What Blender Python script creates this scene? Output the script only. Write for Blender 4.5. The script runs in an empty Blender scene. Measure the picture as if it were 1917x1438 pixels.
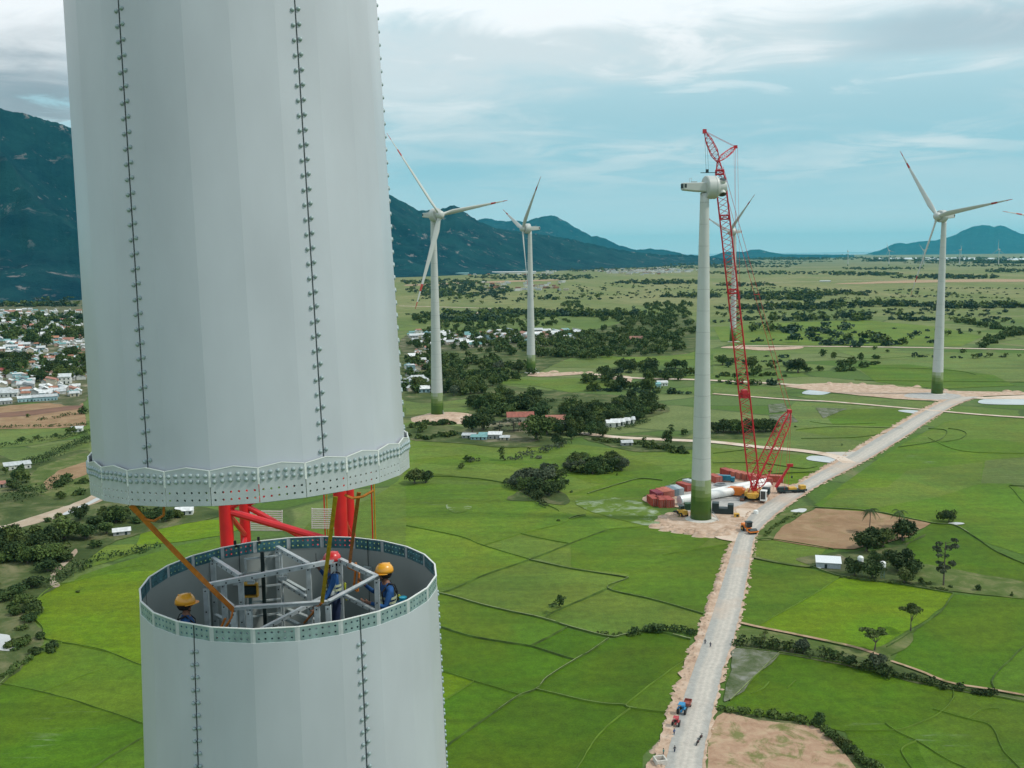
import bpy, bmesh, math, random
import numpy as np
from mathutils import Vector, Matrix, noise as mnoise, geometry as mgeo
R = math.radians
random.seed(7)
rng = np.random.default_rng(7)
scene = bpy.context.scene
col = scene.collection

# ------------------------------------------------------------------ camera
F_PX, PITCH, ROLL, CAMZ = 1900.0, 7.27, -0.7, 105.0
_p, _r = R(PITCH), R(ROLL)
CF = Vector((0, math.cos(_p), -math.sin(_p)))
_R0 = Vector((1, 0, 0)); _U0 = Vector((0, math.sin(_p), math.cos(_p)))
CR = _R0 * math.cos(_r) + _U0 * math.sin(_r)
CU = -_R0 * math.sin(_r) + _U0 * math.cos(_r)
CAM = Vector((0, 0, CAMZ))
cam_d = bpy.data.cameras.new('camera')
cam_d.sensor_width = 36.0
cam_d.lens = F_PX / 1917.0 * 36.0
cam_d.clip_start = 0.1
cam_d.clip_end = 150000.0
cam = bpy.data.objects.new('camera', cam_d)
col.objects.link(cam)
_m = Matrix((CR, CU, -CF)).transposed().to_4x4()
_m.translation = CAM
cam.matrix_world = _m
scene.camera = cam

# ------------------------------------------------------------------ world
SUN_EL, SUN_AZ = 50.0, 98.0          # degrees; azimuth of the sun measured clockwise from +Y
world = bpy.data.worlds.new('World'); scene.world = world
world.use_nodes = True
nt = world.node_tree; nt.nodes.clear()
def WN(t, **k):
    n = nt.nodes.new(t)
    for a, b in k.items():
        setattr(n, a, b)
    return n
def wl(a, b): nt.links.new(a, b)
def s2l(c):
    return tuple(((x/255.0)/12.92 if x/255.0 <= .04045 else ((x/255.0+.055)/1.055)**2.4) for x in c)
def wmath(op, a, b=None, c=None, clamp=False):
    n = WN('ShaderNodeMath', operation=op); n.use_clamp = clamp
    for i, v in enumerate((a, b, c)):
        if v is None: continue
        if isinstance(v, (int, float)): n.inputs[i].default_value = v
        else: wl(v, n.inputs[i])
    return n.outputs[0]
def wmap(v, a, b, c=0.0, d=1.0):
    n = WN('ShaderNodeMapRange'); n.interpolation_type = 'SMOOTHSTEP'
    wl(v, n.inputs[0])
    for i, x in zip((1, 2, 3, 4), (a, b, c, d)): n.inputs[i].default_value = x
    return n.outputs[0]
def wmix(f, a, b):
    n = WN('ShaderNodeMix', data_type='RGBA')
    if isinstance(f, (int, float)): n.inputs[0].default_value = f
    else: wl(f, n.inputs[0])
    for i, v in ((6, a), (7, b)):
        if isinstance(v, tuple): n.inputs[i].default_value = (*v, 1)
        else: wl(v, n.inputs[i])
    return n.outputs[2]
tc = WN('ShaderNodeTexCoord')
sep = WN('ShaderNodeSeparateXYZ'); wl(tc.outputs['Generated'], sep.inputs[0])
X, Y, Z = sep.outputs
sky = WN('ShaderNodeTexSky', sky_type='NISHITA')
sky.sun_disc = False
sky.sun_elevation = R(SUN_EL); sky.sun_rotation = R(SUN_AZ)
sky.air_density = 1.2; sky.dust_density = 2.0; sky.ozone_density = 1.5
zz = wmath('MAXIMUM', Z, 0.0)
ramp = WN('ShaderNodeValToRGB'); wl(zz, ramp.inputs[0])
els = ramp.color_ramp.elements
stops = [(0.0, (226, 246, 252)), (0.02, (206, 238, 247)), (0.045, (184, 224, 236)), (0.08, (154, 209, 225)), (0.13, (172, 214, 226)),
         (0.20, (202, 232, 240)), (0.30, (208, 230, 238)), (1.0, (206, 224, 234))]
els[0].position = 0; els[0].color = (*s2l(stops[0][1]), 1)
els[1].position = 1; els[1].color = (*s2l(stops[-1][1]), 1)
for pz, c in stops[1:-1]:
    e = els.new(pz); e.color = (*s2l(c), 1)
den = wmath('ADD', zz, 0.07)
comb = WN('ShaderNodeCombineXYZ')
wl(wmath('DIVIDE', X, den), comb.inputs[0]); wl(wmath('DIVIDE', Y, den), comb.inputs[1])
def wnoise(scale, det, rough, off, dist=0.0, sx=1.0, sy=1.0):
    mp = WN('ShaderNodeMapping'); wl(comb.outputs[0], mp.inputs[0])
    mp.inputs['Location'].default_value = off
    mp.inputs['Scale'].default_value = (sx, sy, 1)
    n = WN('ShaderNodeTexNoise'); wl(mp.outputs[0], n.inputs['Vector'])
    n.inputs['Scale'].default_value = scale; n.inputs['Detail'].default_value = det
    n.inputs['Roughness'].default_value = rough; n.inputs['Distortion'].default_value = dist
    return n.outputs['Fac']
n1 = wnoise(0.55, 8, 0.56, (3.1, 1.7, 0), 0.5)
n2 = wnoise(1.6, 8, 0.6, (8.3, 4.2, 0), 0.8)
n3 = wnoise(0.33, 6, 0.5, (1.3, 9.9, 0), 0.2)
c_hi = wmap(wmath('ADD', wmath('MULTIPLY', n1, .7), wmath('MULTIPLY', n2, .3)), 0.40, 0.60)
elev_gain = wmap(Z, 0.03, 0.20, 0.12, 1.0)
c_fac = wmath('MULTIPLY', c_hi, elev_gain)
base = wmix(wmath('MULTIPLY', c_fac, .85), ramp.outputs[0], s2l((228, 238, 241)))
# brighter streaks high up, grey shaded undersides
st = wmath('MULTIPLY', wmap(n2, .52, .66), wmap(Z, 0.10, 0.22))
mid_ = wmath('MULTIPLY', wmath('MULTIPLY', wmap(n3, .44, .60), wmap(n2, .40, .62)), wmath('MULTIPLY', wmap(Z, .055, .10), wmap(Z, .17, .13)))
base = wmix(wmath('MULTIPLY', mid_, .85), base, s2l((232, 244, 247)))
topw = wmath('MULTIPLY', wmap(wmath('ADD', Z, wmath('MULTIPLY', wmath('SUBTRACT', n2, .5), .09)), .195, .225), wmap(Z, .6, .3))
base = wmix(wmath('MULTIPLY', topw, .85), base, tuple(1.22*v for v in s2l((246, 250, 251))))
base = wmix(wmath('MULTIPLY', st, .7), base, tuple(1.15*v for v in s2l((246, 249, 250))))
gr = wmath('MULTIPLY', wmap(n3, .52, .68), wmap(Z, 0.12, 0.2))
base = wmix(wmath('MULTIPLY', gr, .55), base, s2l((150, 172, 184)))
# heavy cumulus bank over the mountains on the left: bright crown, dark flat base
azl = wmap(wmath('DIVIDE', X, wmath('MAXIMUM', Y, .05)), -0.34, -0.44)
nz = wmath('ADD', Z, wmath('MULTIPLY', wmath('SUBTRACT', n2, .5), .10))
bank = wmath('MULTIPLY', azl, wmath('MULTIPLY', wmap(nz, 0.118, 0.134), wmap(nz, .40, .30)))
r2 = WN('ShaderNodeValToRGB'); wl(nz, r2.inputs[0])
q = r2.color_ramp.elements
q[0].position = .12; q[0].color = (*s2l((140, 158, 168)), 1)
q[1].position = .215; q[1].color = (1.05, 1.08, 1.1, 1)
e = q.new(.150); e.color = (*s2l((158, 172, 181)), 1)
e = q.new(.178); e.color = (*s2l((226, 231, 234)), 1)
base = wmix(wmath('MULTIPLY', bank, .95), base, r2.outputs[0])
# long grey cloud, upper right
azr = wmap(wmath('DIVIDE', X, wmath('MAXIMUM', Y, .05)), 0.27, 0.40)
nz2 = wmath('ADD', Z, wmath('MULTIPLY', wmath('SUBTRACT', n1, .5), .05))
gb = wmath('MULTIPLY', azr, wmath('MULTIPLY', wmap(nz2, .160, .176), wmap(nz2, .206, .190)))
base = wmix(wmath('MULTIPLY', gb, .7), base, s2l((178, 200, 210)))
# physical sky colour mixed through the clouds so zenith and horizon keep daylight balance
mul = WN('ShaderNodeVectorMath', operation='MULTIPLY')
wl(base, mul.inputs[0]); mul.inputs[1].default_value = (10.0, 10.0, 10.0)
mixn = wmix(0.12, mul.outputs[0], sky.outputs[0])
bg = WN('ShaderNodeBackground'); wl(mixn, bg.inputs[0]); bg.inputs[1].default_value = 0.1
wo = WN('ShaderNodeOutputWorld'); wl(bg.outputs[0], wo.inputs[0])

sd = bpy.data.lights.new('sun', 'SUN'); sd.energy = 2.3; sd.angle = R(4.5); sd.color = (1.0, .94, .84)
sun = bpy.data.objects.new('sun', sd); col.objects.link(sun)
_az = R(SUN_AZ)
sdir = Vector((math.sin(_az)*math.cos(R(SUN_EL)), math.cos(_az)*math.cos(R(SUN_EL)), math.sin(R(SUN_EL))))
sun.rotation_euler = sdir.to_track_quat('Z', 'Y').to_euler()
sun.location = (0, 0, 400)

vs = scene.view_settings
vs.view_transform = 'Standard'; vs.look = 'None'; vs.exposure = 0.0; vs.gamma = 1.0; vs.use_curve_mapping = False
scene.cycles.max_bounces = 6
scene.cycles.volume_bounces = 0
scene.cycles.use_denoising = True

# ------------------------------------------------------------------ projection helpers (photo pixel -> place on the land)
def ray(px, py):
    return CF + CR*((px-958.5)/F_PX) + CU*((719-py)/F_PX)
def G(px, py, z=0.0):
    d = ray(px, py)
    t = (z-CAMZ)/d.z
    return CAM + d*t
def atdist(px, py, D):
    d = ray(px, py); h = math.hypot(d.x, d.y)
    return CAM + d*(D/h)
def aty(px, py, yy):
    d = ray(px, py)
    return CAM + d*(yy/d.y)

# ------------------------------------------------------------------ object helpers
def tag(o, label=None, cat=None, group=None, kind=None):
    if label: o['label'] = label
    if cat: o['category'] = cat
    if group: o['group'] = group
    if kind: o['kind'] = kind
    return o
def link(o, parent=None):
    col.objects.link(o)
    if parent is not None: o.parent = parent
    return o
def empty(name, loc=(0, 0, 0), rz=0.0):
    o = bpy.data.objects.new(name, None); o.location = loc; o.rotation_euler = (0, 0, rz)
    o.empty_display_size = .5
    return link(o)
class MB:
    def __init__(s): s.v = []; s.f = []; s.m = []
    def add(s, vs, fs, m=0):
        b = len(s.v); s.v.extend([tuple(x) for x in vs])
        for f in fs: s.f.append([b+i for i in f]); s.m.append(m)
        return s
    def box(s, c, d, m=0, rot=None):
        x, y, z = d[0]/2, d[1]/2, d[2]/2
        p = [Vector((i*x, j*y, k*z)) for i in (-1, 1) for j in (-1, 1) for k in (-1, 1)]
        if rot is not None: p = [rot @ q for q in p]
        c = Vector(c)
        return s.add([q+c for q in p], [(0, 1, 3, 2), (4, 6, 7, 5), (0, 4, 5, 1), (2, 3, 7, 6), (0, 2, 6, 4), (1, 5, 7, 3)], m)
    def bar(s, a, b, w, h=None, m=0, up=(0, 0, 1)):
        a = Vector(a); b = Vector(b); d = b-a; L = d.length
        if L < 1e-6: return s
        d /= L; upv = Vector(up)
        if abs(d.dot(upv)) > .97: upv = Vector((0, 1, 0))
        sx = d.cross(upv).normalized(); sz = sx.cross(d)
        rot = Matrix((sx, d, sz)).transposed()
        return s.box((a+b)/2, (w, L, h or w), m, rot)
    def tube(s, a, b, r0, r1=None, n=6, m=0, caps=True):
        a = Vector(a); b = Vector(b); d = (b-a)
        if d.length < 1e-6: return s
        d.normalize(); r1 = r0 if r1 is None else r1
        u = d.orthogonal().normalized(); w = d.cross(u)
        vs = []
        for c, r in ((a, r0), (b, r1)):
            for i in range(n):
                t = 2*math.pi*i/n
                vs.append(c+u*(r*math.cos(t))+w*(r*math.sin(t)))
        fs = [(i, (i+1) % n, n+(i+1) % n, n+i) for i in range(n)]
        if caps: fs += [tuple(range(n-1, -1, -1)), tuple(range(n, 2*n))]
        return s.add(vs, fs, m)
    def path(s, pts, r, n=6, m=0):
        for a, b in zip(pts[:-1], pts[1:]): s.tube(a, b, r, r, n, m)
        return s
    def lathe(s, prof, n=24, m=0, org=(0, 0, 0), axis='Z'):
        org = Vector(org); vs = []; fs = []
        for (r, z) in prof:
            for i in range(n):
                t = 2*math.pi*i/n
                p = (r*math.cos(t), r*math.sin(t), z)
                if axis == 'X': p = (p[2], p[0], p[1])
                if axis == 'Y': p = (p[1], p[2], p[0])
                vs.append(org+Vector(p))
        for k in range(len(prof)-1):
            for i in range(n):
                a = k*n+i; b = k*n+(i+1) % n
                fs.append((a, b, b+n, a+n))
        if prof[0][0] > 1e-4: fs.append(tuple(range(n-1, -1, -1)))
        if prof[-1][0] > 1e-4: fs.append(tuple(range((len(prof)-1)*n, len(prof)*n)))
        return s.add(vs, fs, m)
    def quadstrip(s, A, B, m=0):
        n = len(A)
        return s.add(list(A)+list(B), [(i, i+1, n+i+1, n+i) for i in range(n-1)], m)
    def mesh(s, name, mats, smooth=False, bevel=0):
        me = bpy.data.meshes.new(name)
        me.from_pydata(s.v, [], s.f)
        for m in (mats if isinstance(mats, (list, tuple)) else [mats]): me.materials.append(m)
        if any(s.m): me.polygons.foreach_set('material_index', s.m)
        if smooth: me.polygons.foreach_set('use_smooth', [True]*len(s.f))
        me.update()
        return me
    def build(s, name, mats, parent=None, smooth=False, loc=None, bevel=0):
        o = bpy.data.objects.new(name, s.mesh(name, mats, smooth))
        if loc is not None: o.location = loc
        if bevel:
            b = o.modifiers.new('bevel', 'BEVEL'); b.width = bevel; b.segments = 2; b.limit_method = 'ANGLE'
        return link(o, parent)
def smooth_angle(o, deg=35):
    me = o.data
    me.polygons.foreach_set('use_smooth', [True]*len(me.polygons))
    bm = bmesh.new(); bm.from_mesh(me)
    for e in bm.edges:
        if len(e.link_faces) == 2 and e.calc_face_angle(0) > R(deg): e.smooth = False
        elif len(e.link_faces) != 2: e.smooth = False
    bm.to_mesh(me); bm.free()
    return o
def copy_tree(o, parent=None):
    c = o.copy(); col.objects.link(c)
    if parent is not None:
        c.parent = parent; c.matrix_parent_inverse = o.matrix_parent_inverse.copy()
    for ch in list(o.children): copy_tree(ch, c)
    return c

# ------------------------------------------------------------------ materials
def mat(name, c, rough=.6, metal=0.0, var=.12, vscale=4.0, c2=None, bump=0.0, bscale=30.0, coord='Object', spec=.5, rnd=0.0, coat=0.0, stretch=None):
    m = bpy.data.materials.new(name); m.use_nodes = True
    t = m.node_tree; N = t.nodes; L = t.links
    b = N['Principled BSDF']
    b.inputs['Roughness'].default_value = rough; b.inputs['Metallic'].default_value = metal
    b.inputs['Specular IOR Level'].default_value = spec
    b.inputs['Coat Weight'].default_value = coat
    tcn = N.new('ShaderNodeTexCoord'); src = tcn.outputs[coord] if coord != 'Geo' else None
    if coord == 'Geo':
        g = N.new('ShaderNodeNewGeometry'); src = g.outputs['Position']
    if stretch:
        mp = N.new('ShaderNodeMapping'); L.new(src, mp.inputs[0]); mp.inputs['Scale'].default_value = stretch; src = mp.outputs[0]
    n = N.new('ShaderNodeTexNoise'); n.inputs['Scale'].default_value = vscale; n.inputs['Detail'].default_value = 5
    L.new(src, n.inputs['Vector'])
    mr = N.new('ShaderNodeMapRange'); mr.inputs[1].default_value = .32; mr.inputs[2].default_value = .68
    L.new(n.outputs['Fac'], mr.inputs[0])
    mx = N.new('ShaderNodeMix'); mx.data_type = 'RGBA'
    L.new(mr.outputs[0], mx.inputs[0])
    ca = c if c2 else tuple(x*(1-var) for x in c)
    cb = c2 if c2 else tuple(min(1, x*(1+var)) for x in c)
    mx.inputs[6].default_value = (*ca, 1); mx.inputs[7].default_value = (*cb, 1)
    out = mx.outputs[2]
    if rnd:
        oi = N.new('ShaderNodeObjectInfo'); hs = N.new('ShaderNodeHueSaturation')
        a = N.new('ShaderNodeMapRange'); L.new(oi.outputs['Random'], a.inputs[0]); a.inputs[3].default_value = 1-rnd; a.inputs[4].default_value = 1+rnd
        L.new(a.outputs[0], hs.inputs['Value'])
        a2 = N.new('ShaderNodeMath'); a2.operation = 'MULTIPLY_ADD'; L.new(oi.outputs['Random'], a2.inputs[0]); a2.inputs[1].default_value = 7.13; a2.inputs[2].default_value = 0
        fr = N.new('ShaderNodeMath'); fr.operation = 'FRACT'; L.new(a2.outputs[0], fr.inputs[0])
        a3 = N.new('ShaderNodeMapRange'); L.new(fr.outputs[0], a3.inputs[0]); a3.inputs[3].default_value = .5-rnd*.07; a3.inputs[4].default_value = .5+rnd*.05
        L.new(a3.outputs[0], hs.inputs['Hue'])
        L.new(out, hs.inputs['Color']); out = hs.outputs[0]
    L.new(out, b.inputs['Base Color'])
    if bump:
        nb = N.new('ShaderNodeTexNoise'); nb.inputs['Scale'].default_value = bscale; nb.inputs['Detail'].default_value = 4
        L.new(src, nb.inputs['Vector'])
        bp = N.new('ShaderNodeBump'); bp.inputs['Strength'].default_value = bump; L.new(nb.outputs['Fac'], bp.inputs['Height'])
        L.new(bp.outputs[0], b.inputs['Normal'])
    return m
M = {}
M['steel_paint'] = mat('pale_tower_paint', (.455, .495, .54), .34, var=.065, vscale=1.1, stretch=(1, 1, .4), spec=.55, bump=.012, bscale=1.5)
def soften(m, k):
    t = m.node_tree; N = t.nodes; g = N.new('ShaderNodeNewGeometry'); mx = N.new('ShaderNodeMix'); mx.data_type = 'VECTOR'; mx.inputs[0].default_value = k
    t.links.new(g.outputs['True Normal'], mx.inputs[4]); t.links.new(g.outputs['Normal'], mx.inputs[5]); t.links.new(mx.outputs[1], N['Principled BSDF'].inputs['Normal'])
soften(M['steel_paint'], .58)
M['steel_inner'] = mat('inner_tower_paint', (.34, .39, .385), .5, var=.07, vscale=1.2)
M['edge'] = mat('plate_edge', (.74, .78, .76), .4, var=.04)
M['plate'] = mat('splice_plate_paint', (.42, .47, .485), .35, var=.08, vscale=6)
M['zinc'] = mat('zinc_band', (.24, .34, .355), .38, metal=.25, var=.28, vscale=5, c2=None)
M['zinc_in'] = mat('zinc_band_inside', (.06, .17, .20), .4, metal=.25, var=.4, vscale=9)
M['bolt'] = mat('bolt_head', (.30, .385, .395), .45, metal=.1, var=.1)
M['gap'] = mat('dark_seam', (.015, .03, .032), .8)
M['galv'] = mat('galvanised_steel', (.56, .64, .66), .38, metal=.35, var=.14, vscale=8)
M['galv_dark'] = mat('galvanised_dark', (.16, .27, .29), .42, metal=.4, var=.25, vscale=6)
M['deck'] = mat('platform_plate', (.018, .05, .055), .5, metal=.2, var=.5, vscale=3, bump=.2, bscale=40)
M['red'] = mat('crane_red', (.62, .012, .018), .4, var=.12, vscale=2, coat=.2)
M['red2'] = mat('site_crane_red', (.52, .02, .03), .5, var=.15, vscale=.5)
M['white'] = mat('white_paint', (.78, .80, .78), .45, var=.06, vscale=2)
M['turb'] = mat('turbine_white', (.50, .53, .51), .42, var=.04, vscale=.2, spec=.4)
M['turb_joint'] = mat('turbine_joint', (.36, .39, .38), .5)
M['bladered'] = mat('blade_red', (.40, .045, .035), .45)
M['black'] = mat('black_rubber', (.012, .013, .014), .75)
M['dark'] = mat('dark_paint', (.012, .03, .032), .5, var=.2)
M['orange'] = mat('machine_orange', (.75, .20, .02), .5, var=.12)
M['yellow'] = mat('machine_yellow', (.62, .36, .05), .5, var=.15, vscale=2)
M['strap_o'] = mat('strap_orange', (.52, .17, .02), .7, var=.2, vscale=12)
M['strap_y'] = mat('strap_ochre', (.40, .27, .01), .7, var=.2, vscale=12)
M['rope'] = mat('wire_rope', (.03, .035, .035), .6)
M['glass'] = mat('cab_glass', (.02, .03, .035), .08, spec=.8)
M['concrete'] = mat('concrete', (.55, .53, .48), .85, var=.12, vscale=1.5, bump=.2, bscale=8)
def solid(name, c, **k):
    if name not in M: M[name] = mat(name, c, **k)
    return M[name]
# ================================================================== LAND
def ground_mat():
    m = bpy.data.materials.new('grassland'); m.use_nodes = True
    t = m.node_tree; N = t.nodes; L = t.links; b = N['Principled BSDF']
    b.inputs['Roughness'].default_value = .9; b.inputs['Specular IOR Level'].default_value = .15
    g = N.new('ShaderNodeNewGeometry')
    def mp(sx, sy, rz=0.0):
        q = N.new('ShaderNodeMapping'); L.new(g.outputs['Position'], q.inputs[0])
        q.inputs['Scale'].default_value = (sx, sy, 1); q.inputs['Rotation'].default_value = (0, 0, rz); return q.outputs[0]
    def no(vec, sc, det=5, dist=0.0, r=.55):
        q = N.new('ShaderNodeTexNoise'); L.new(vec, q.inputs['Vector']); q.inputs['Scale'].default_value = sc
        q.inputs['Detail'].default_value = det; q.inputs['Distortion'].default_value = dist; q.inputs['Roughness'].default_value = r
        return q.outputs['Fac']
    def rng_(v, a, b_, c=0.0, d=1.0):
        q = N.new('ShaderNodeMapRange'); L.new(v, q.inputs[0]); q.interpolation_type = 'SMOOTHSTEP'
        for i, x in zip((1, 2, 3, 4), (a, b_, c, d)): q.inputs[i].default_value = x
        return q.outputs[0]
    def mix(f, a, b_, bt='MIX'):
        q = N.new('ShaderNodeMix'); q.data_type = 'RGBA'; q.blend_type = bt
        if isinstance(f, (int, float)): q.inputs[0].default_value = f
        else: L.new(f, q.inputs[0])
        for i, v in ((6, a), (7, b_)):
            if isinstance(v, tuple): q.inputs[i].default_value = (*v, 1)
            else: L.new(v, q.inputs[i])
        return q.outputs[2]
    def ma(op, a, b_):
        q = N.new('ShaderNodeMath'); q.operation = op
        for i, v in enumerate((a, b_)):
            if isinstance(v, (int, float)): q.inputs[i].default_value = v
            else: L.new(v, q.inputs[i])
        return q.outputs[0]
    # patchwork of paddies: warped voronoi cells
    pos = g.outputs['Position']
    wn = N.new('ShaderNodeTexNoise'); L.new(pos, wn.inputs['Vector']); wn.inputs['Scale'].default_value = .008; wn.inputs['Detail'].default_value = 3
    wv = N.new('ShaderNodeVectorMath'); wv.operation = 'SCALE'; L.new(wn.outputs['Color'], wv.inputs[0]); wv.inputs[3].default_value = 60
    wa = N.new('ShaderNodeVectorMath'); wa.operation = 'ADD'; L.new(pos, wa.inputs[0]); L.new(wv.outputs[0], wa.inputs[1])
    mv = N.new('ShaderNodeMapping'); L.new(wa.outputs[0], mv.inputs[0]); mv.inputs['Rotation'].default_value = (0, 0, .35); mv.inputs['Scale'].default_value = (1/95, 1/62, 1)
    vo = N.new('ShaderNodeTexVoronoi'); vo.voronoi_dimensions = '2D'; vo.inputs['Scale'].default_value = 1; L.new(mv.outputs[0], vo.inputs['Vector'])
    ve = N.new('ShaderNodeTexVoronoi'); ve.voronoi_dimensions = '2D'; ve.feature = 'DISTANCE_TO_EDGE'; ve.inputs['Scale'].default_value = 1; L.new(mv.outputs[0], ve.inputs['Vector'])
    sp = N.new('ShaderNodeSeparateColor'); L.new(vo.outputs['Color'], sp.inputs[0])
    rp = N.new('ShaderNodeValToRGB'); L.new(sp.outputs[0], rp.inputs[0]); rp.color_ramp.interpolation = 'CONSTANT'
    cs = [(0, (.075, .145, .022)), (.18, (.11, .175, .035)), (.36, (.085, .150, .03)), (.52, (.135, .19, .05)), (.68, (.10, .16, .045)), (.84, (.16, .20, .07))]
    e = rp.color_ramp.elements; e[0].position = 0; e[0].color = (*cs[0][1], 1); e[1].position = cs[1][0]; e[1].color = (*cs[1][1], 1)
    for p_, c in cs[2:]:
        k = e.new(p_); k.color = (*c, 1)
    colr = rp.outputs[0]
    # drier pasture further out
    sy = N.new('ShaderNodeSeparateXYZ'); L.new(pos, sy.inputs[0])
    far = rng_(sy.outputs[1], 900, 2600)
    dry = mix(rng_(no(mp(1, .35), .004, 6, .6), .38, .62), (.19, .215, .075), (.28, .26, .12))
    colr = mix(ma('MULTIPLY', far, .8), colr, dry)
    vfar = rng_(sy.outputs[1], 3500, 8500)
    colr = mix(ma('MULTIPLY', vfar, .55), colr, mix(rng_(no(mp(.4, 1.5), .0016, 6, .8), .4, .6), (.10, .13, .075), (.27, .24, .17)))
    colr = mix(rng_(no(mp(1, 1), .035, 6), .35, .75, 0, .5), colr, (.07, .115, .03))
    colr = mix(ma('MULTIPLY', rng_(no(mp(1, .5), .012, 7, 1.0), .60, .72), .55), colr, (.25, .20, .12))
    edge = rng_(ve.outputs['Distance'], .012, .03, 1, 0)
    colr = mix(ma('MULTIPLY', edge, .6), colr, (.045, .075, .025))
    fine = rng_(no(mp(1, 1), .5, 5, 0, .7), .3, .7, .80, 1.16)
    q = N.new('ShaderNodeVectorMath'); q.operation = 'SCALE'; L.new(colr, q.inputs[0]); L.new(fine, q.inputs[3])
    L.new(q.outputs[0], b.inputs['Base Color'])
    return m
M['ground'] = ground_mat()

def field_mat(name, streak=True, gain=1.0):
    """rice: tint from the field's own colour attribute, broken by growth and painted cloud-shade patches, drill rows and painted water sheen"""
    m = bpy.data.materials.new(name); m.use_nodes = True
    t = m.node_tree; N = t.nodes; L = t.links; b = N['Principled BSDF']
    b.inputs['Roughness'].default_value = .85; b.inputs['Specular IOR Level'].default_value = .2
    at = N.new('ShaderNodeAttribute'); at.attribute_name = 'tint'
    g = N.new('ShaderNodeNewGeometry')
    def no(sc, det, sx=1, sy=1, rz=0, dist=0, r=.55):
        q = N.new('ShaderNodeMapping'); L.new(g.outputs['Position'], q.inputs[0]); q.inputs['Scale'].default_value = (sx, sy, 1); q.inputs['Rotation'].default_value = (0, 0, rz)
        n = N.new('ShaderNodeTexNoise'); L.new(q.outputs[0], n.inputs['Vector']); n.inputs['Scale'].default_value = sc; n.inputs['Detail'].default_value = det
        n.inputs['Distortion'].default_value = dist; n.inputs['Roughness'].default_value = r
        return n.outputs['Fac']
    def mr(v, a, b_, c, d):
        q = N.new('ShaderNodeMapRange'); q.interpolation_type = 'SMOOTHSTEP'; L.new(v, q.inputs[0])
        for i, x in zip((1, 2, 3, 4), (a, b_, c, d)): q.inputs[i].default_value = x
        return q.outputs[0]
    def mul(a, b_):
        q = N.new('ShaderNodeMath'); q.operation = 'MULTIPLY'; L.new(a, q.inputs[0]); L.new(b_, q.inputs[1]); return q.outputs[0]
    f = mul(mr(no(.018, 4, dist=.6), .3, .7, .86, 1.14), mr(no(.35, 6, r=.75), .3, .7, .80, 1.20))  # broad patches double as soft cloud shade put into the rice tint
    f = mul(f, mr(no(.10, 5, sx=.25, sy=1.6, rz=.55, dist=.4), .3, .7, .90, 1.10))
    f = mul(f, mr(no(2.2, 4, r=.75), .3, .7, .80, 1.20))
    q = N.new('ShaderNodeVectorMath'); q.operation = 'SCALE'; L.new(at.outputs['Color'], q.inputs[0]); L.new(f, q.inputs[3])
    hs = N.new('ShaderNodeHueSaturation'); L.new(q.outputs[0], hs.inputs['Color']); L.new(mr(no(.03, 4, dist=.8), .3, .7, .485, .512), hs.inputs['Hue'])
    out = hs.outputs[0]
    if streak:
        mx = N.new('ShaderNodeMix'); mx.data_type = 'RGBA'
        L.new(mul(mr(no(.016, 5, dist=.5), .60, .70, 0, .55), mr(no(.22, 6, sx=.18, sy=1.6, rz=.4, dist=1.2), .56, .70, 0, 1)), mx.inputs[0])
        L.new(out, mx.inputs[6]); mx.inputs[7].default_value = (.30, .36, .26, 1); out = mx.outputs[2]  # pale streaks: water sheen painted into the rice colour
        # narrow dark rills where water stands between the plants
        mx = N.new('ShaderNodeMix'); mx.data_type = 'RGBA'
        L.new(mr(no(.045, 3, sx=.6, sy=1.3, rz=.9, dist=1.6), .497, .5, 0, 1), mx.inputs[0])
        q2 = N.new('ShaderNodeMath'); q2.operation = 'MULTIPLY'
        a = mr(no(.045, 3, sx=.6, sy=1.3, rz=.9, dist=1.6), .4945, .4985, 0, 1); c = mr(no(.045, 3, sx=.6, sy=1.3, rz=.9, dist=1.6), .4985, .5025, 1, 0)
        L.new(mul(mul(a, c), mr(no(.02, 2), .52, .60, 0, .45)), mx.inputs[0])
        L.new(out, mx.inputs[6]); mx.inputs[7].default_value = (.02, .045, .008, 1); out = mx.outputs[2]
    L.new(out, b.inputs['Base Color'])
    nb = N.new('ShaderNodeBump'); nb.inputs['Strength'].default_value = .5; nb.inputs['Distance'].default_value = .3
    L.new(no(1.2, 4, r=.7), nb.inputs['Height']); L.new(nb.outputs[0], b.inputs['Normal'])
    return m
M['rice'] = field_mat('rice_field')
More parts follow.
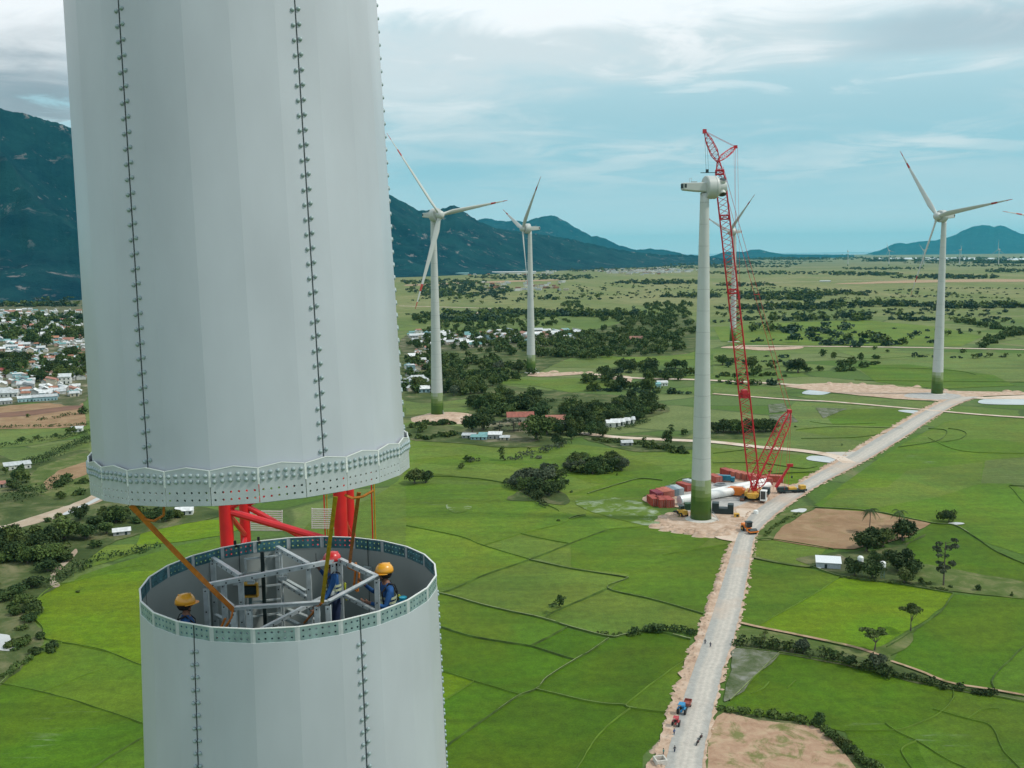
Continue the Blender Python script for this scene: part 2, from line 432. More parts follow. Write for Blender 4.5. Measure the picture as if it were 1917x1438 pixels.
def earth_mat(name, a, b_, c, sc=.25, green=0.0):
    m = bpy.data.materials.new(name); m.use_nodes = True
    t = m.node_tree; N = t.nodes; L = t.links; b = N['Principled BSDF']
    b.inputs['Roughness'].default_value = .95; b.inputs['Specular IOR Level'].default_value = .1
    g = N.new('ShaderNodeNewGeometry')
    def no(s, det, rough=.6, dist=0, scl=(1, 1, 1), rz=0):
        q = N.new('ShaderNodeMapping'); L.new(g.outputs['Position'], q.inputs[0]); q.inputs['Scale'].default_value = scl; q.inputs['Rotation'].default_value = (0, 0, rz)
        n = N.new('ShaderNodeTexNoise'); L.new(q.outputs[0], n.inputs['Vector']); n.inputs['Scale'].default_value = s; n.inputs['Detail'].default_value = det
        n.inputs['Roughness'].default_value = rough; n.inputs['Distortion'].default_value = dist; return n.outputs['Fac']
    rp = N.new('ShaderNodeValToRGB'); L.new(no(sc, 8, .68, .5), rp.inputs[0])
    e = rp.color_ramp.elements; e[0].position = .32; e[0].color = (*a, 1); e[1].position = .68; e[1].color = (*c, 1)
    k = e.new(.5); k.color = (*b_, 1)
    out = rp.outputs[0]
    if green:
        mx = N.new('ShaderNodeMix'); mx.data_type = 'RGBA'; r = N.new('ShaderNodeMapRange'); r.inputs[1].default_value = .52; r.inputs[2].default_value = .62; r.inputs[4].default_value = green
        L.new(no(.13, 7, .7, .5), r.inputs[0]); L.new(r.outputs[0], mx.inputs[0]); L.new(out, mx.inputs[6]); mx.inputs[7].default_value = (.10, .15, .03, 1); out = mx.outputs[2]
    L.new(out, b.inputs['Base Color'])
    nb = N.new('ShaderNodeBump'); nb.inputs['Strength'].default_value = .6; nb.inputs['Distance'].default_value = .3
    L.new(no(1.5, 5, .7), nb.inputs['Height']); L.new(nb.outputs[0], b.inputs['Normal'])
    return m
M['earth'] = earth_mat('orange_earth', (.36, .245, .175), (.50, .365, .27), (.62, .50, .405), .25)
M['earth_pale'] = earth_mat('pale_earth', (.45, .33, .24), (.62, .50, .40), (.70, .62, .54), .08)
M['gravel'] = earth_mat('road_gravel', (.34, .335, .32), (.42, .41, .39), (.50, .49, .465), .35)
M['gravel_mid'] = earth_mat('road_wheel_track', (.44, .41, .37), (.50, .465, .42), (.56, .51, .46), .2)
M['brown'] = earth_mat('ploughed_soil', (.24, .15, .085), (.30, .195, .115), (.36, .25, .15), .10, green=.18)
M['fallow'] = earth_mat('fallow_soil', (.32, .20, .13), (.42, .28, .19), (.48, .36, .24), .30, green=.75)
M['rough'] = earth_mat('rough_grass', (.06, .10, .02), (.10, .14, .04), (.20, .20, .09), .12)
M['scrub'] = earth_mat('scrub_ground', (.035, .06, .018), (.075, .105, .035), (.20, .19, .10), .06)
M['sandy'] = earth_mat('river_sand', (.34, .26, .19), (.44, .35, .26), (.52, .45, .37), .07)
M['townsoil'] = earth_mat('village_ground', (.045, .07, .025), (.10, .11, .055), (.30, .26, .19), .05)
M['brush'] = mat('brush', (.035, .06, .02), .9, var=.4)
def water_mat(name, c, rough=.12):
    m = mat(name, c, rough, var=.15, vscale=.05, coord='Geo', spec=.6, bump=.05, bscale=.5); return m
M['pond'] = water_mat('pond_water', (.50, .52, .51), .25)
M['marsh'] = earth_mat('marsh', (.045, .08, .02), (.125, .145, .085), (.25, .255, .225), .20)
M['sea'] = water_mat('sea_water', (.10, .26, .33), .3)
M['lagoon'] = water_mat('lagoon_water', (.62, .66, .66), .3)

# one ground sheet reaching the horizon
gb = MB(); gs = 60000
gb.add([(-gs, -3000, 0), (gs, -3000, 0), (gs, gs, 0), (-gs, gs, 0)], [(0, 1, 2, 3)])
tag(gb.build('ground', M['ground']), kind='structure')

LZ = [0.02]
def lift():
    LZ[0] += .003
    return LZ[0]
def smooth_px(pts, n=4, closed=True):
    P = [Vector((x, y, 0)) for x, y in pts]; N = len(P); out = []
    rngi = range(N) if closed else range(N-1)
    for i in rngi:
        if closed: a, b, c, d = P[(i-1) % N], P[i], P[(i+1) % N], P[(i+2) % N]
        else: a, b, c, d = P[max(i-1, 0)], P[i], P[i+1], P[min(i+2, N-1)]
        for k in range(n):
            t = k/n
            out.append(.5*((2*b)+(c-a)*t+(2*a-5*b+4*c-d)*t*t+(3*b-a-3*c+d)*t*t*t))
    if not closed: out.append(P[-1])
    return [(v.x, v.y) for v in out]
def ragged(pts3, amp, closed=True, step=4.0, seed=0):
    """walks a ground outline in real metres and frays it"""
    out = []; n = len(pts3)
    for i in range(n if closed else n-1):
        a = pts3[i]; b = pts3[(i+1) % n]; L = (b-a).length; k = max(1, int(L/step))
        for j in range(k):
            p = a.lerp(b, j/k)
            dx = mnoise.noise(Vector((p.x*.11, p.y*.11, seed)))+.5*mnoise.noise(Vector((p.x*.4, p.y*.4, seed+3)))
            dy = mnoise.noise(Vector((p.x*.11, p.y*.11, seed+9)))+.5*mnoise.noise(Vector((p.x*.4, p.y*.4, seed+5)))
            out.append(p+Vector((dx, dy, 0))*amp)
    if not closed: out.append(pts3[-1])
    return out
def poly_faces(pts3):
    tris = mgeo.tessellate_polygon([pts3]); return tris
def sheet(mb, px, z, fray=0.0, smooth=False, step=4.0, seed=1, tint=None, tints=None):
    if smooth: px = smooth_px(px)
    P = [G(x, y, z) for x, y in px]
    if fray: P = ragged(P, fray, True, step, seed)
    tr = poly_faces(P)
    fs = []
    for t in tr:
        a, b, c = [P[i] for i in t]
        fs.append(t if (b-a).cross(c-a).z > 0 else (t[0], t[2], t[1]))
    mb.add(P, fs)
    if tints is not None: tints.extend([tint]*len(fs))
def ribbon3(mb, P, w, h=0.0, z=0.03, m=0):
    """strip (or low bank when h>0) following ground points P; w may be a list"""
    n = len(P); Ls = []; Rs = []
    ws = w if isinstance(w, (list, tuple)) else [w]*n
    for i in range(n):
        t = (P[min(i+1, n-1)]-P[max(i-1, 0)]); t.z = 0; t.normalize(); s = Vector((-t.y, t.x, 0))
        Ls.append(P[i]+s*ws[i]/2); Rs.append(P[i]-s*ws[i]/2)
    if h <= 0:
        for v in Ls+Rs: v.z = z
        mb.quadstrip(Rs, Ls, m); return
    A = [v.copy() for v in Ls]; B = [P[i]+(Ls[i]-P[i])*.35 for i in range(n)]; Cc = [P[i]+(Rs[i]-P[i])*.35 for i in range(n)]; D = [v.copy() for v in Rs]
    for v in A+D: v.z = 0.005
    for v in B+Cc: v.z = z+h
    mb.quadstrip(B, A, m); mb.quadstrip(Cc, B, m); mb.quadstrip(D, Cc, m)
def line(px, smooth=True, n=4, z=0.0):
    if smooth and len(px) > 2: px = smooth_px(px, n, False)
    return [G(x, y, z) for x, y in px]

# ---- rice fields, each with the tint of its own crop (order: lower sheets first)
G1, G2, G3, G4, G5 = (.080, .150, .007), (.060, .125, .002), (.106, .184, .002), (.108, .170, .020), (.112, .162, .036)
G0 = (.092, .160, .010); G6 = (.104, .172, .011)
fields = [
 # left of the road, between the towers
 (G4, [(760, 812), (900, 806), (1060, 830), (1200, 842), (1300, 836), (1420, 846), (1500, 852), (1560, 862), (1530, 885), (1440, 880), (1240, 905), (1205, 930), (1240, 965), (1225, 985), (1300, 1003), (1360, 1010), (1375, 1022), (1352, 1066), (1318, 1140), (1170, 1083), (1066, 1062), (991, 1046), (907, 1075), (700, 1090), (560, 1000), (700, 930), (760, 880)], 1),
 (G1, [(991.5, 1049), (1070, 1066), (1166, 1081), (1180, 1074), (1300, 1030), (1374, 1018), (1352, 1066), (1318, 1140), (1314, 1151), (1227, 1125), (1140, 1104), (1172, 1085)], 0),
 (G4, [(1240, 905), (1330, 880), (1440, 880), (1530, 885), (1500, 908), (1400, 893), (1340, 893), (1280, 905)], 0),
 (G3, [(1440, 893), (1480, 880), (1545, 884), (1505, 908), (1470, 906)], 0),
 (G1, [(1000, 945), (1100, 915), (1170, 893), (1240, 885), (1300, 878), (1255, 905), (1205, 932), (1110, 930), (1060, 925)], 0),
 (G4, [(907, 1078), (991.5, 1049), (1166, 1081), (1172, 1086), (1137, 1103), (1076, 1130), (1018, 1159.5), (920, 1138), (700, 1098), (760, 1090)], 0),
 (G4, [(1018, 1159.5), (1076, 1130), (1138, 1104), (1227, 1125), (1314, 1151), (1300, 1182), (1230, 1180), (1163, 1191), (1140, 1193), (1064, 1174)], 0),
 (G1, [(600, 1100), (820, 1111), (920, 1138), (1018, 1160), (1061, 1175), (994, 1210), (951, 1204.6), (878, 1191.5), (600, 1150)], 0),
 (G2, [(1061, 1176), (1140, 1197), (1105, 1220), (1076, 1236.5), (994, 1212)], 0),
 (G2, [(600, 1155), (820, 1174), (878, 1191.5), (951, 1204.6), (994, 1212), (1076, 1236.5), (1023.5, 1270), (1003, 1292), (974, 1302), (942, 1293), (887, 1276), (829, 1258), (600, 1200)], 0),
 (G2, [(1076, 1236.5), (1105, 1220), (1140, 1197), (1198, 1185), (1233, 1185), (1292, 1199), (1285, 1235), (1227, 1276), (1169, 1322), (1128, 1319), (1082, 1311), (1003, 1292), (1023.5, 1270)], 0),
 (G3, [(790, 1245), (829, 1258), (887, 1277), (833, 1311), (780, 1330)], 0),
 (G1, [(1169, 1322), (1227, 1276), (1285, 1235), (1268, 1300), (1252, 1337), (1180, 1327)], 0),
 (G2, [(780, 1330), (833, 1311), (887, 1277), (942, 1293), (974, 1302), (878, 1369), (837, 1398), (780, 1430)], 0),
 (G2, [(780, 1430), (837, 1398), (965, 1308), (1003, 1292), (1082, 1311), (1169, 1322), (1180, 1327), (1128, 1369), (1099, 1410), (1070, 1500), (700, 1700)], 0),
 (G2, [(1070, 1500), (1099, 1410), (1128, 1369), (1180, 1327), (1250, 1337), (1245, 1370), (1205, 1415), (1190, 1600), (900, 1700)], 0),
 (G0, [(760, 905), (945, 908), (1010, 948), (1046, 958), (975, 1000), (905, 1022), (860, 1005), (760, 985)], 0),
 (G6, [(760, 985), (860, 1005), (905, 1022), (991, 1047), (907, 1077), (840, 1100), (760, 1095)], 0),
 (G0, [(1046, 958), (1098, 966), (1140, 992), (1067, 1018), (1020, 1010), (975, 1000)], 0),
 (G1, [(1140, 992), (1225, 985), (1300, 1003), (1330, 1008), (1300, 1030), (1180, 1074), (1070, 1062), (1067, 1019)], 0),
 (G6, [(1100, 930), (1200, 935), (1235, 975), (1225, 986), (1140, 992), (1098, 966)], 0),
 (G0, [(765, 838), (850, 838), (890, 850), (945, 862), (1000, 862), (1100, 850), (1180, 860), (1240, 880), (1120, 905), (1060, 890), (945, 900), (760, 890)], 1),
 # right of the road
 (G1, [(1930, 785), (1840, 780), (1770, 790), (1700, 825), (1640, 862), (1580, 905), (1525, 945), (1545, 953), (1632, 958), (1745, 980), (1788, 985), (1830, 1010), (1980, 1060), (2150, 1080), (2150, 800)], 0),
 (G4, [(1930, 785), (1840, 780), (1770, 792), (1700, 828), (1760, 826), (1850, 822), (1930, 830)], 0),
 (G4, [(1700, 880), (1840, 865), (1835, 905), (1760, 930), (1640, 950), (1540, 946), (1580, 915), (1660, 912)], 0),
 (G5, [(1845, 862), (1990, 850), (2100, 900), (1990, 950), (1890, 905), (1835, 905)], 0),
 (G2, [(1718, 1001), (1745, 980), (1788, 985), (1869, 1036), (1980, 1075), (1980, 1102), (1917, 1090), (1724, 1055), (1659, 1031)], 0),
 (G4, [(1420, 1012), (1446, 1011), (1546, 1027), (1524, 1055), (1508, 1061), (1410, 1043)], 0),
 (G1, [(1405, 1046), (1454, 1055), (1508, 1063), (1575, 1080), (1508, 1123), (1416, 1173), (1385, 1170), (1392, 1120)], 0),
 (G3, [(1575, 1080), (1670, 1093), (1783, 1112), (1772, 1131), (1724, 1166), (1702, 1179), (1637, 1217), (1560, 1203), (1480, 1186), (1416, 1174), (1508, 1123)], 0),
 (G2, [(1785, 1113), (1990, 1125), (2050, 1330), (1917, 1307), (1858, 1290), (1780, 1280), (1670, 1240), (1680, 1222), (1708, 1200), (1711, 1182), (1760, 1147)], 0),
 (G1, [(1917, 1212), (1884, 1244), (1858, 1274), (1862, 1290), (1917, 1306), (2000, 1320), (2000, 1160)], 0),
 (G2, [(1459, 1223), (1571, 1242), (1620, 1255), (1700, 1273), (1784, 1290), (1783, 1309), (1760, 1335), (1722, 1355), (1676, 1368), (1582, 1370), (1535, 1360), (1500, 1352), (1352, 1330), (1367, 1313)], 0),
 (G1, [(1784, 1290), (1917, 1315), (2100, 1350), (2100, 1600), (1800, 1600), (1679, 1371), (1722, 1355), (1760, 1335), (1783, 1309)], 0),
 (G2, [(1582, 1370), (1676, 1368), (1716, 1392), (1810, 1600), (1660, 1500), (1640, 1440), (1600, 1405)], 0),
 # behind the crane
 (G4, [(1330, 842), (1420, 846), (1500, 852), (1516, 858), (1500, 875), (1420, 868), (1335, 870)], 0),
 (G5, [(1490, 752), (1570, 757), (1680, 763), (1752, 773), (1720, 792), (1670, 815), (1600, 848), (1480, 840), (1335, 826), (1335, 790), (1450, 785)], 0),
 (G1, [(1540, 772), (1600, 766), (1680, 765), (1735, 782), (1700, 800), (1560, 795)], 0),
 (G4, [(1500, 800), (1690, 803), (1640, 830), (1540, 815), (1490, 806)], 0),
 (G5, [(1490, 742), (1560, 738), (1700, 750), (1745, 753), (1750, 766), (1700, 764), (1560, 755)], 0),
 # left of the foreground tower
 (G3, [(134, 1091), (195, 1073), (260, 1060), (420, 1062), (420, 1260), (256, 1246), (195, 1219), (116, 1204), (82, 1195), (79, 1174), (49, 1145), (61, 1131), (100, 1098)], 0),
 (G1, [(134, 1090), (150, 1078), (215, 1056), (270, 1040), (330, 1022), (410, 1005), (420, 1065), (260, 1070), (195, 1076)], 0),
 (G1, [(116, 1204), (195, 1219), (265, 1244), (420, 1270), (420, 1400), (265, 1355), (152, 1317), (79, 1297), (0, 1282), (40, 1244), (70, 1225)], 0),
 (G2, [(-60, 1275), (0, 1281), (79, 1297), (152, 1317), (265, 1355), (420, 1400), (420, 1800), (-400, 1800), (-300, 1330)], 0),
 (G1, [(420, 1300), (268, 1382), (207, 1419), (150, 1470), (160, 1700), (500, 1700)], 0),
 (G3, [(300, 985), (360, 975), (430, 972), (470, 985), (410, 1003), (330, 1015), (255, 1022), (262, 1000)], 0),
 (G4, [(110, 1060), (140, 1035), (180, 1022), (255, 1018), (290, 1022), (210, 1050), (140, 1070)], 0),
 (G4, [(-60, 1050), (70, 1045), (92, 1060), (60, 1085), (30, 1105), (-60, 1110)], 0),
 (G5, [(-40, 806), (110, 800), (150, 812), (120, 822), (60, 834), (-40, 840)], 0),
 (G5, [(-40, 842), (60, 838), (165, 820), (168, 838), (100, 850), (62, 866), (-40, 876)], 0),
 (G1, [(-40, 922), (30, 918), (66, 930), (30, 948), (-40, 955)], 0),
 (G4, [(90, 940), (140, 912), (175, 905), (175, 925), (120, 942)], 0),
 (G4, [(760, 838), (850, 838), (885, 850), (760, 862)], 0),
 (G4, [(760, 865), (850, 872), (920, 868), (1000, 880), (960, 905), (760, 880)], 0),
 (G5, [(760, 752), (830, 742), (900, 745), (900, 760), (880, 772), (760, 778)], 0),
 (G4, [(880, 782), (940, 775), (1010, 762), (1080, 757), (1140, 765), (1160, 775), (1060, 790), (1040, 780), (940, 785)], 0),
 (G4, [(925, 718), (960, 708), (1010, 712), (1080, 708), (1140, 712), (1150, 728), (1070, 735), (1000, 722)], 0),
 (G5, [(1005, 672), (1030, 668), (1150, 672), (1160, 690), (1050, 688), (1005, 682)], 0),
 (G4, [(1110, 655), (1230, 648), (1300, 646), (1300, 672), (1200, 680), (1130, 672)], 0),
 (G4, [(1335, 612), (1480, 604), (1620, 600), (1760, 612), (1840, 630), (1800, 648), (1480, 646), (1350, 640)], 0),
 (G5, [(1560, 655), (1917, 662), (2000, 690), (1917, 715), (1800, 722), (1640, 712), (1600, 690), (1640, 680)], 0),
 (G1, [(1600, 684), (1700, 682), (1860, 702), (1900, 722), (1760, 728), (1640, 715)], 0),
 (G5, [(1335, 660), (1480, 662), (1480, 680), (1400, 700), (1335, 702)], 0),
 (G5, [(1335, 725), (1470, 730), (1478, 745), (1335, 738)], 0),
]
fb = MB(); tints = []
for i, (tn, px, sm) in enumerate(fields):
    k = random.uniform(.92, 1.08)
    sheet(fb, px, lift(), fray=.5, smooth=bool(sm), seed=i, tint=tuple(c*k for c in tn), tints=tints)
fo = fb.build('rice_fields', M['rice'])
ca = fo.data.color_attributes.new('tint', 'FLOAT_COLOR', 'CORNER')
arr = []
for pl, tn in zip(fo.data.polygons, tints): arr.extend(list(tn)+[1.0] for _ in range(pl.loop_total))
ca.data.foreach_set('color', np.array(arr, dtype=np.float32).ravel())
tag(fo, kind='structure')

# ---- bare, fallow and rough ground
def ground_piece(name, material, polys, fray=1.0, smooth=True, step=3.0):
    mb = MB()
    for i, px in enumerate(polys): sheet(mb, px, lift(), fray, smooth, step, seed=i+11)
    return tag(mb.build(name, M[material]), kind='structure')
M['wet'] = earth_mat('wet_paddy', (.10, .17, .02), (.115, .18, .03), (.34, .40, .30), .12)
ground_piece('wet_paddy', 'wet', [[(1085, 932), (1130, 930), (1200, 940), (1236, 962), (1228, 984), (1170, 975), (1110, 958), (1080, 945)], [(835, 945), (870, 942), (882, 952), (850, 960)]], .8)
ground_piece('scrub_ground', 'scrub', [
 [(-60, 880), (60, 868), (165, 842), (200, 900), (300, 940), (430, 960), (300, 990), (200, 1020), (143, 1070), (60, 1130), (48, 1146), (84, 1190), (60, 1225), (0, 1282), (-60, 1290)],
 [(950, 935), (1000, 910), (1060, 925), (1058, 945), (1000, 938)],
 [(1380, 1196), (1470, 1196), (1560, 1215), (1660, 1238), (1780, 1282), (1930, 1308), (1930, 1318), (1784, 1291), (1700, 1274), (1571, 1243), (1459, 1224), (1375, 1215)],
 [(1490, 1046), (1560, 1034), (1640, 1030), (1720, 1010), (1730, 1000), (1700, 1025), (1720, 1056), (1790, 1100), (1670, 1091), (1570, 1079), (1525, 1060)],
 [(760, 800), (800, 796), (900, 800), (1010, 806), (1060, 828), (960, 838), (860, 830), (760, 822)],
 [(1095, 818), (1210, 815), (1300, 822), (1300, 840), (1200, 846), (1130, 832)],
 [(1338, 1325), (1352, 1330), (1500, 1352), (1540, 1362), (1600, 1405), (1660, 1450), (1600, 1440), (1526, 1364), (1342, 1342)],
], 1.5)
ground_piece('scrub_ground', 'scrub', [
 [(760, 650), (1000, 640), (1230, 590), (1300, 600), (1310, 655), (1200, 668), (1080, 668), (1000, 700), (930, 718), (1070, 735), (1160, 740), (1240, 755), (1240, 775), (1090, 800), (980, 800), (880, 795), (880, 770), (900, 745), (760, 750)],
 [(1335, 820), (1340, 800), (1440, 798), (1450, 815), (1400, 822)]], 2.0)
ground_piece('rough_grass', 'rough', [
 [(1637, 1218), (1671, 1200), (1705, 1183), (1708, 1198), (1673, 1228), (1671, 1242), (1650, 1236)],
 [(1724, 1055), (1917, 1090), (1990, 1105), (1990, 1125), (1791, 1108), (1700, 1092), (1690, 1062)],
 [(1410, 1005), (1450, 968), (1490, 950), (1526, 948), (1500, 965), (1462, 990), (1444, 1010)],
 [(55, 905), (66, 880), (110, 862), (168, 850), (172, 905), (120, 930), (80, 925)],
 [(1354, 1338), (1336, 1330), (1318, 1380), (1306, 1440), (1320, 1500), (1334, 1440), (1345, 1345)],
 [(1372, 1196), (1392, 1176), (1480, 1190), (1560, 1208), (1640, 1222), (1650, 1238), (1560, 1220), (1440, 1200)],
], 1.2)
ground_piece('fallow_field', 'fallow', [[(1342, 1341), (1417, 1348), (1500, 1357), (1525, 1361), (1561, 1390), (1607, 1438), (1680, 1560), (1310, 1560), (1321, 1438)]], .8)
ground_piece('ploughed_field', 'brown', [
 [(1525, 951), (1632, 958), (1742, 980), (1724, 990), (1700, 1005), (1640, 1020), (1597, 1028), (1546, 1027), (1446, 1011), (1462, 988), (1494, 969)],
 [(-60, 764), (60, 756), (155, 750), (162, 797), (100, 802), (0, 803), (-60, 803)],
 [(80, 905), (110, 880), (168, 862), (170, 885), (120, 905), (90, 918)],
], .8, smooth=False)
sheetz = MB(); sheet(sheetz, [(-60, 778), (60, 768), (155, 757), (157, 764), (60, 778), (-60, 786)], lift(), 1.0)
tag(sheetz.build('furrow_band', solid('furrow', (.16, .08, .05), rough=.95, coord='Geo', vscale=.05, var=.3)), kind='structure')
ground_piece('village_ground', 'townsoil', [
 [(-120, 575), (40, 572), (165, 570), (165, 746), (60, 752), (-120, 762)],
 [(760, 628), (900, 622), (1080, 618), (1090, 640), (980, 650), (860, 655), (765, 668)],
 [(880, 800), (960, 790), (1010, 806), (1000, 826), (930, 828), (870, 818)],
 [(1545, 1040), (1575, 1040), (1600, 1060), (1560, 1070), (1525, 1062)]], 2.5)
ground_piece('river_bed', 'sandy', [[(-60, 985), (0, 985), (60, 968), (100, 955), (140, 942), (185, 922), (200, 932), (150, 952), (110, 968), (60, 982), (0, 1000), (-60, 1004)]], 1.5)
ground_piece('dirt_path', 'sandy', [[(141, 1028), (146, 1033), (135, 1047), (112, 1068), (102, 1082), (112, 1096), (98, 1099), (93, 1085), (100, 1068), (124, 1047)]], .5)
ground_piece('marsh', 'marsh', [[(1375, 1215), (1416, 1217), (1459, 1223), (1415, 1266), (1367, 1313), (1358, 1300), (1369, 1254)],
], .8)
ground_piece('wet_paddy', 'marsh', [[(1438, 757), (1468, 755), (1478, 770), (1440, 773)], [(1440, 776), (1480, 774), (1496, 790), (1442, 793)], [(1526, 763), (1586, 765), (1541, 783)]], .4, smooth=False)
ground_piece('pond', 'pond', [
 [(1502, 737), (1516, 730), (1555, 733), (1539, 739)], [(1683, 770), (1699, 767.5), (1753, 772), (1742, 777.5)],
 [(1513, 861), (1521, 853), (1571, 857.6), (1585, 865), (1574, 868)], [(1831, 753), (1854, 746), (1960, 746), (1960, 757), (1860, 757)],
 [(1775, 980), (1790, 977.5), (1806, 980), (1790, 982.5)], [(-40, 1186), (12, 1188), (20, 1196), (33, 1208), (25, 1217), (4, 1218), (-40, 1208)],
 [(120, 960), (165, 940), (190, 927), (192, 932), (160, 948), (126, 963)],
 [(1480, 957), (1496, 952), (1510, 953), (1503, 959)], [(1553, 888), (1575, 880), (1580, 882), (1562, 890)]], .25)
# ---- sea and lagoons far out
def far_water(name, m, px, z):
    mb = MB(); P = [G(x, y, z) for x, y in px]; mb.add(P, [tuple(range(len(P)))])
    o = mb.build(name, M[m]); 
    if o.data.polygons[0].normal.z < 0: o.data.flip_normals()
    return tag(o, kind='structure')
sea = MB(); P = [G(1150, 483, .6), G(1400, 479.5, .6), G(1640, 476.5, .6)]
for x in (1640, 1150):
    d = ray(x, 480); d.z = 0; d.normalize(); P.append(Vector((d.x*59500, d.y*59500, .6)))
sea.add(P, [tuple(range(5))]); o = sea.build('sea', M['sea']); tag(o, kind='structure')
far_water('lagoon', 'lagoon', [(1330, 484), (1450, 482.2), (1545, 480.7), (1545, 478.7), (1450, 479.3), (1330, 481.2)], .8)
far_water('lagoon', 'lagoon', [(1630, 483), (1760, 482), (1990, 484), (1990, 487.5), (1760, 486), (1650, 485)], .8)

# ---- roads
rl = [(1600, 1190, 1296), (1500, 1222, 1302), (1438, 1245, 1314), (1400, 1252, 1318), (1350, 1268, 1330), (1300, 1282, 1341), (1250, 1299, 1354), (1200, 1317, 1372), (1150, 1334, 1384), (1100, 1350, 1395),
      (1050, 1365, 1403), (1010, 1378, 1410), (985, 1388, 1426), (960, 1408, 1453), (940, 1436, 1480), (920, 1470, 1510), (900, 1506, 1545), (880, 1542, 1584), (860, 1578, 1622),
      (840, 1610, 1656), (820, 1642, 1688), (800, 1677, 1718), (780, 1712, 1748), (760, 1748, 1782), (748, 1775, 1812), (742, 1795, 1836)]
def road_sheet(name, m, rows, z, fl=0.0, fr=0.0, seed=0):
    A = [G(l, y, z) for y, l, r in rows]; B = [G(r, y, z) for y, l, r in rows]
    A2 = []; B2 = []
    for i in range(len(A)-1):
        k = max(2, int((A[i+1]-A[i]).length/1.5))
        for j in range(k):
            for S, T, f in ((A, A2, fl), (B, B2, fr)):
                p = S[i].lerp(S[i+1], j/k)
                d = (A[i]-B[i]).normalized(); s = 1 if S is A else -1
                n_ = mnoise.noise(Vector((p.x*.35, p.y*.35, seed)))+.8*mnoise.noise(Vector((p.x*.9, p.y*.9, seed+7)))
                T.append(p+d*(s*f*n_))
    mb = MB(); mb.quadstrip(A2, B2) ; o = mb.build(name, M[m])
    if o.data.polygons[0].normal.z < 0: o.data.flip_normals()
    return tag(o, kind='structure'), A2, B2
verge_rows = [(y, l-w*.8, r+v*.7) for (y, l, r), w, v in zip(rl, [40, 40, 40, 27, 27, 26, 25, 22, 20, 14, 12, 10, 12, 20, 6, 6, 8, 10, 12, 12, 14, 12, 12, 14, 12, 20], [7]*8+[5]*5+[9]*3+[6]*10)]
road_sheet('earth_verge', 'earth', verge_rows, lift(), 1.1, .9, 3)
zr = lift()+.05
def road_mat():
    m = bpy.data.materials.new('gravel_road'); m.use_nodes = True; t = m.node_tree; N = t.nodes; L = t.links; b = N['Principled BSDF']
    b.inputs['Roughness'].default_value = .95; b.inputs['Specular IOR Level'].default_value = .1
    at = N.new('ShaderNodeAttribute'); at.attribute_name = 'across'; g = N.new('ShaderNodeNewGeometry')
    def no(s_, det, r=.6):
        n = N.new('ShaderNodeTexNoise'); L.new(g.outputs['Position'], n.inputs['Vector']); n.inputs['Scale'].default_value = s_; n.inputs['Detail'].default_value = det; n.inputs['Roughness'].default_value = r; return n.outputs['Fac']
    a = N.new('ShaderNodeMath'); a.operation = 'MULTIPLY_ADD'; L.new(no(.12, 5), a.inputs[0]); a.inputs[1].default_value = .26; a.inputs[2].default_value = -.13
    c = N.new('ShaderNodeMath'); c.operation = 'ADD'; L.new(at.outputs['Fac'], c.inputs[0]); L.new(a.outputs[0], c.inputs[1])
    rp = N.new('ShaderNodeValToRGB'); L.new(c.outputs[0], rp.inputs[0]); e = rp.color_ramp.elements
    st_ = [(0, (.38, .375, .35)), (.20, (.38, .375, .35)), (.34, (.50, .465, .41)), (.42, (.46, .43, .385)), (.52, (.53, .49, .435)), (.60, (.48, .45, .40)), (.72, (.53, .49, .435)), (.84, (.42, .405, .37)), (1, (.38, .375, .35))]
    e[0].position = 0; e[0].color = (*st_[0][1], 1); e[1].position = 1; e[1].color = (*st_[-1][1], 1)
    for p_, k in st_[1:-1]:
        q = e.new(p_); q.color = (*k, 1)
    mr = N.new('ShaderNodeMapRange'); L.new(no(.9, 7, .72), mr.inputs[0]); mr.inputs[1].default_value = .3; mr.inputs[2].default_value = .7; mr.inputs[3].default_value = .82; mr.inputs[4].default_value = 1.14
    q = N.new('ShaderNodeVectorMath'); q.operation = 'SCALE'; L.new(rp.outputs[0], q.inputs[0]); L.new(mr.outputs[0], q.inputs[3])
    mx = N.new('ShaderNodeMix'); mx.data_type = 'RGBA'; m2 = N.new('ShaderNodeMapRange'); L.new(no(.03, 4), m2.inputs[0]); m2.inputs[1].default_value = .52; m2.inputs[2].default_value = .66; m2.inputs[4].default_value = .55
    L.new(m2.outputs[0], mx.inputs[0]); L.new(q.outputs[0], mx.inputs[6]); mx.inputs[7].default_value = (.52, .40, .31, 1); L.new(mx.outputs[2], b.inputs['Base Color'])
    bp = N.new('ShaderNodeBump'); bp.inputs['Strength'].default_value = .5; bp.inputs['Distance'].default_value = .2; L.new(no(2.5, 5, .75), bp.inputs['Height']); L.new(bp.outputs[0], b.inputs['Normal'])
    return m
M['road'] = road_mat()
ro, A2_, B2_ = road_sheet('gravel_road', 'road', rl, zr, .15, .3, 5)
ra_ = ro.data.attributes.new('across', 'FLOAT', 'POINT'); ra_.data.foreach_set('value', [0.0]*len(A2_)+[1.0]*len(B2_))
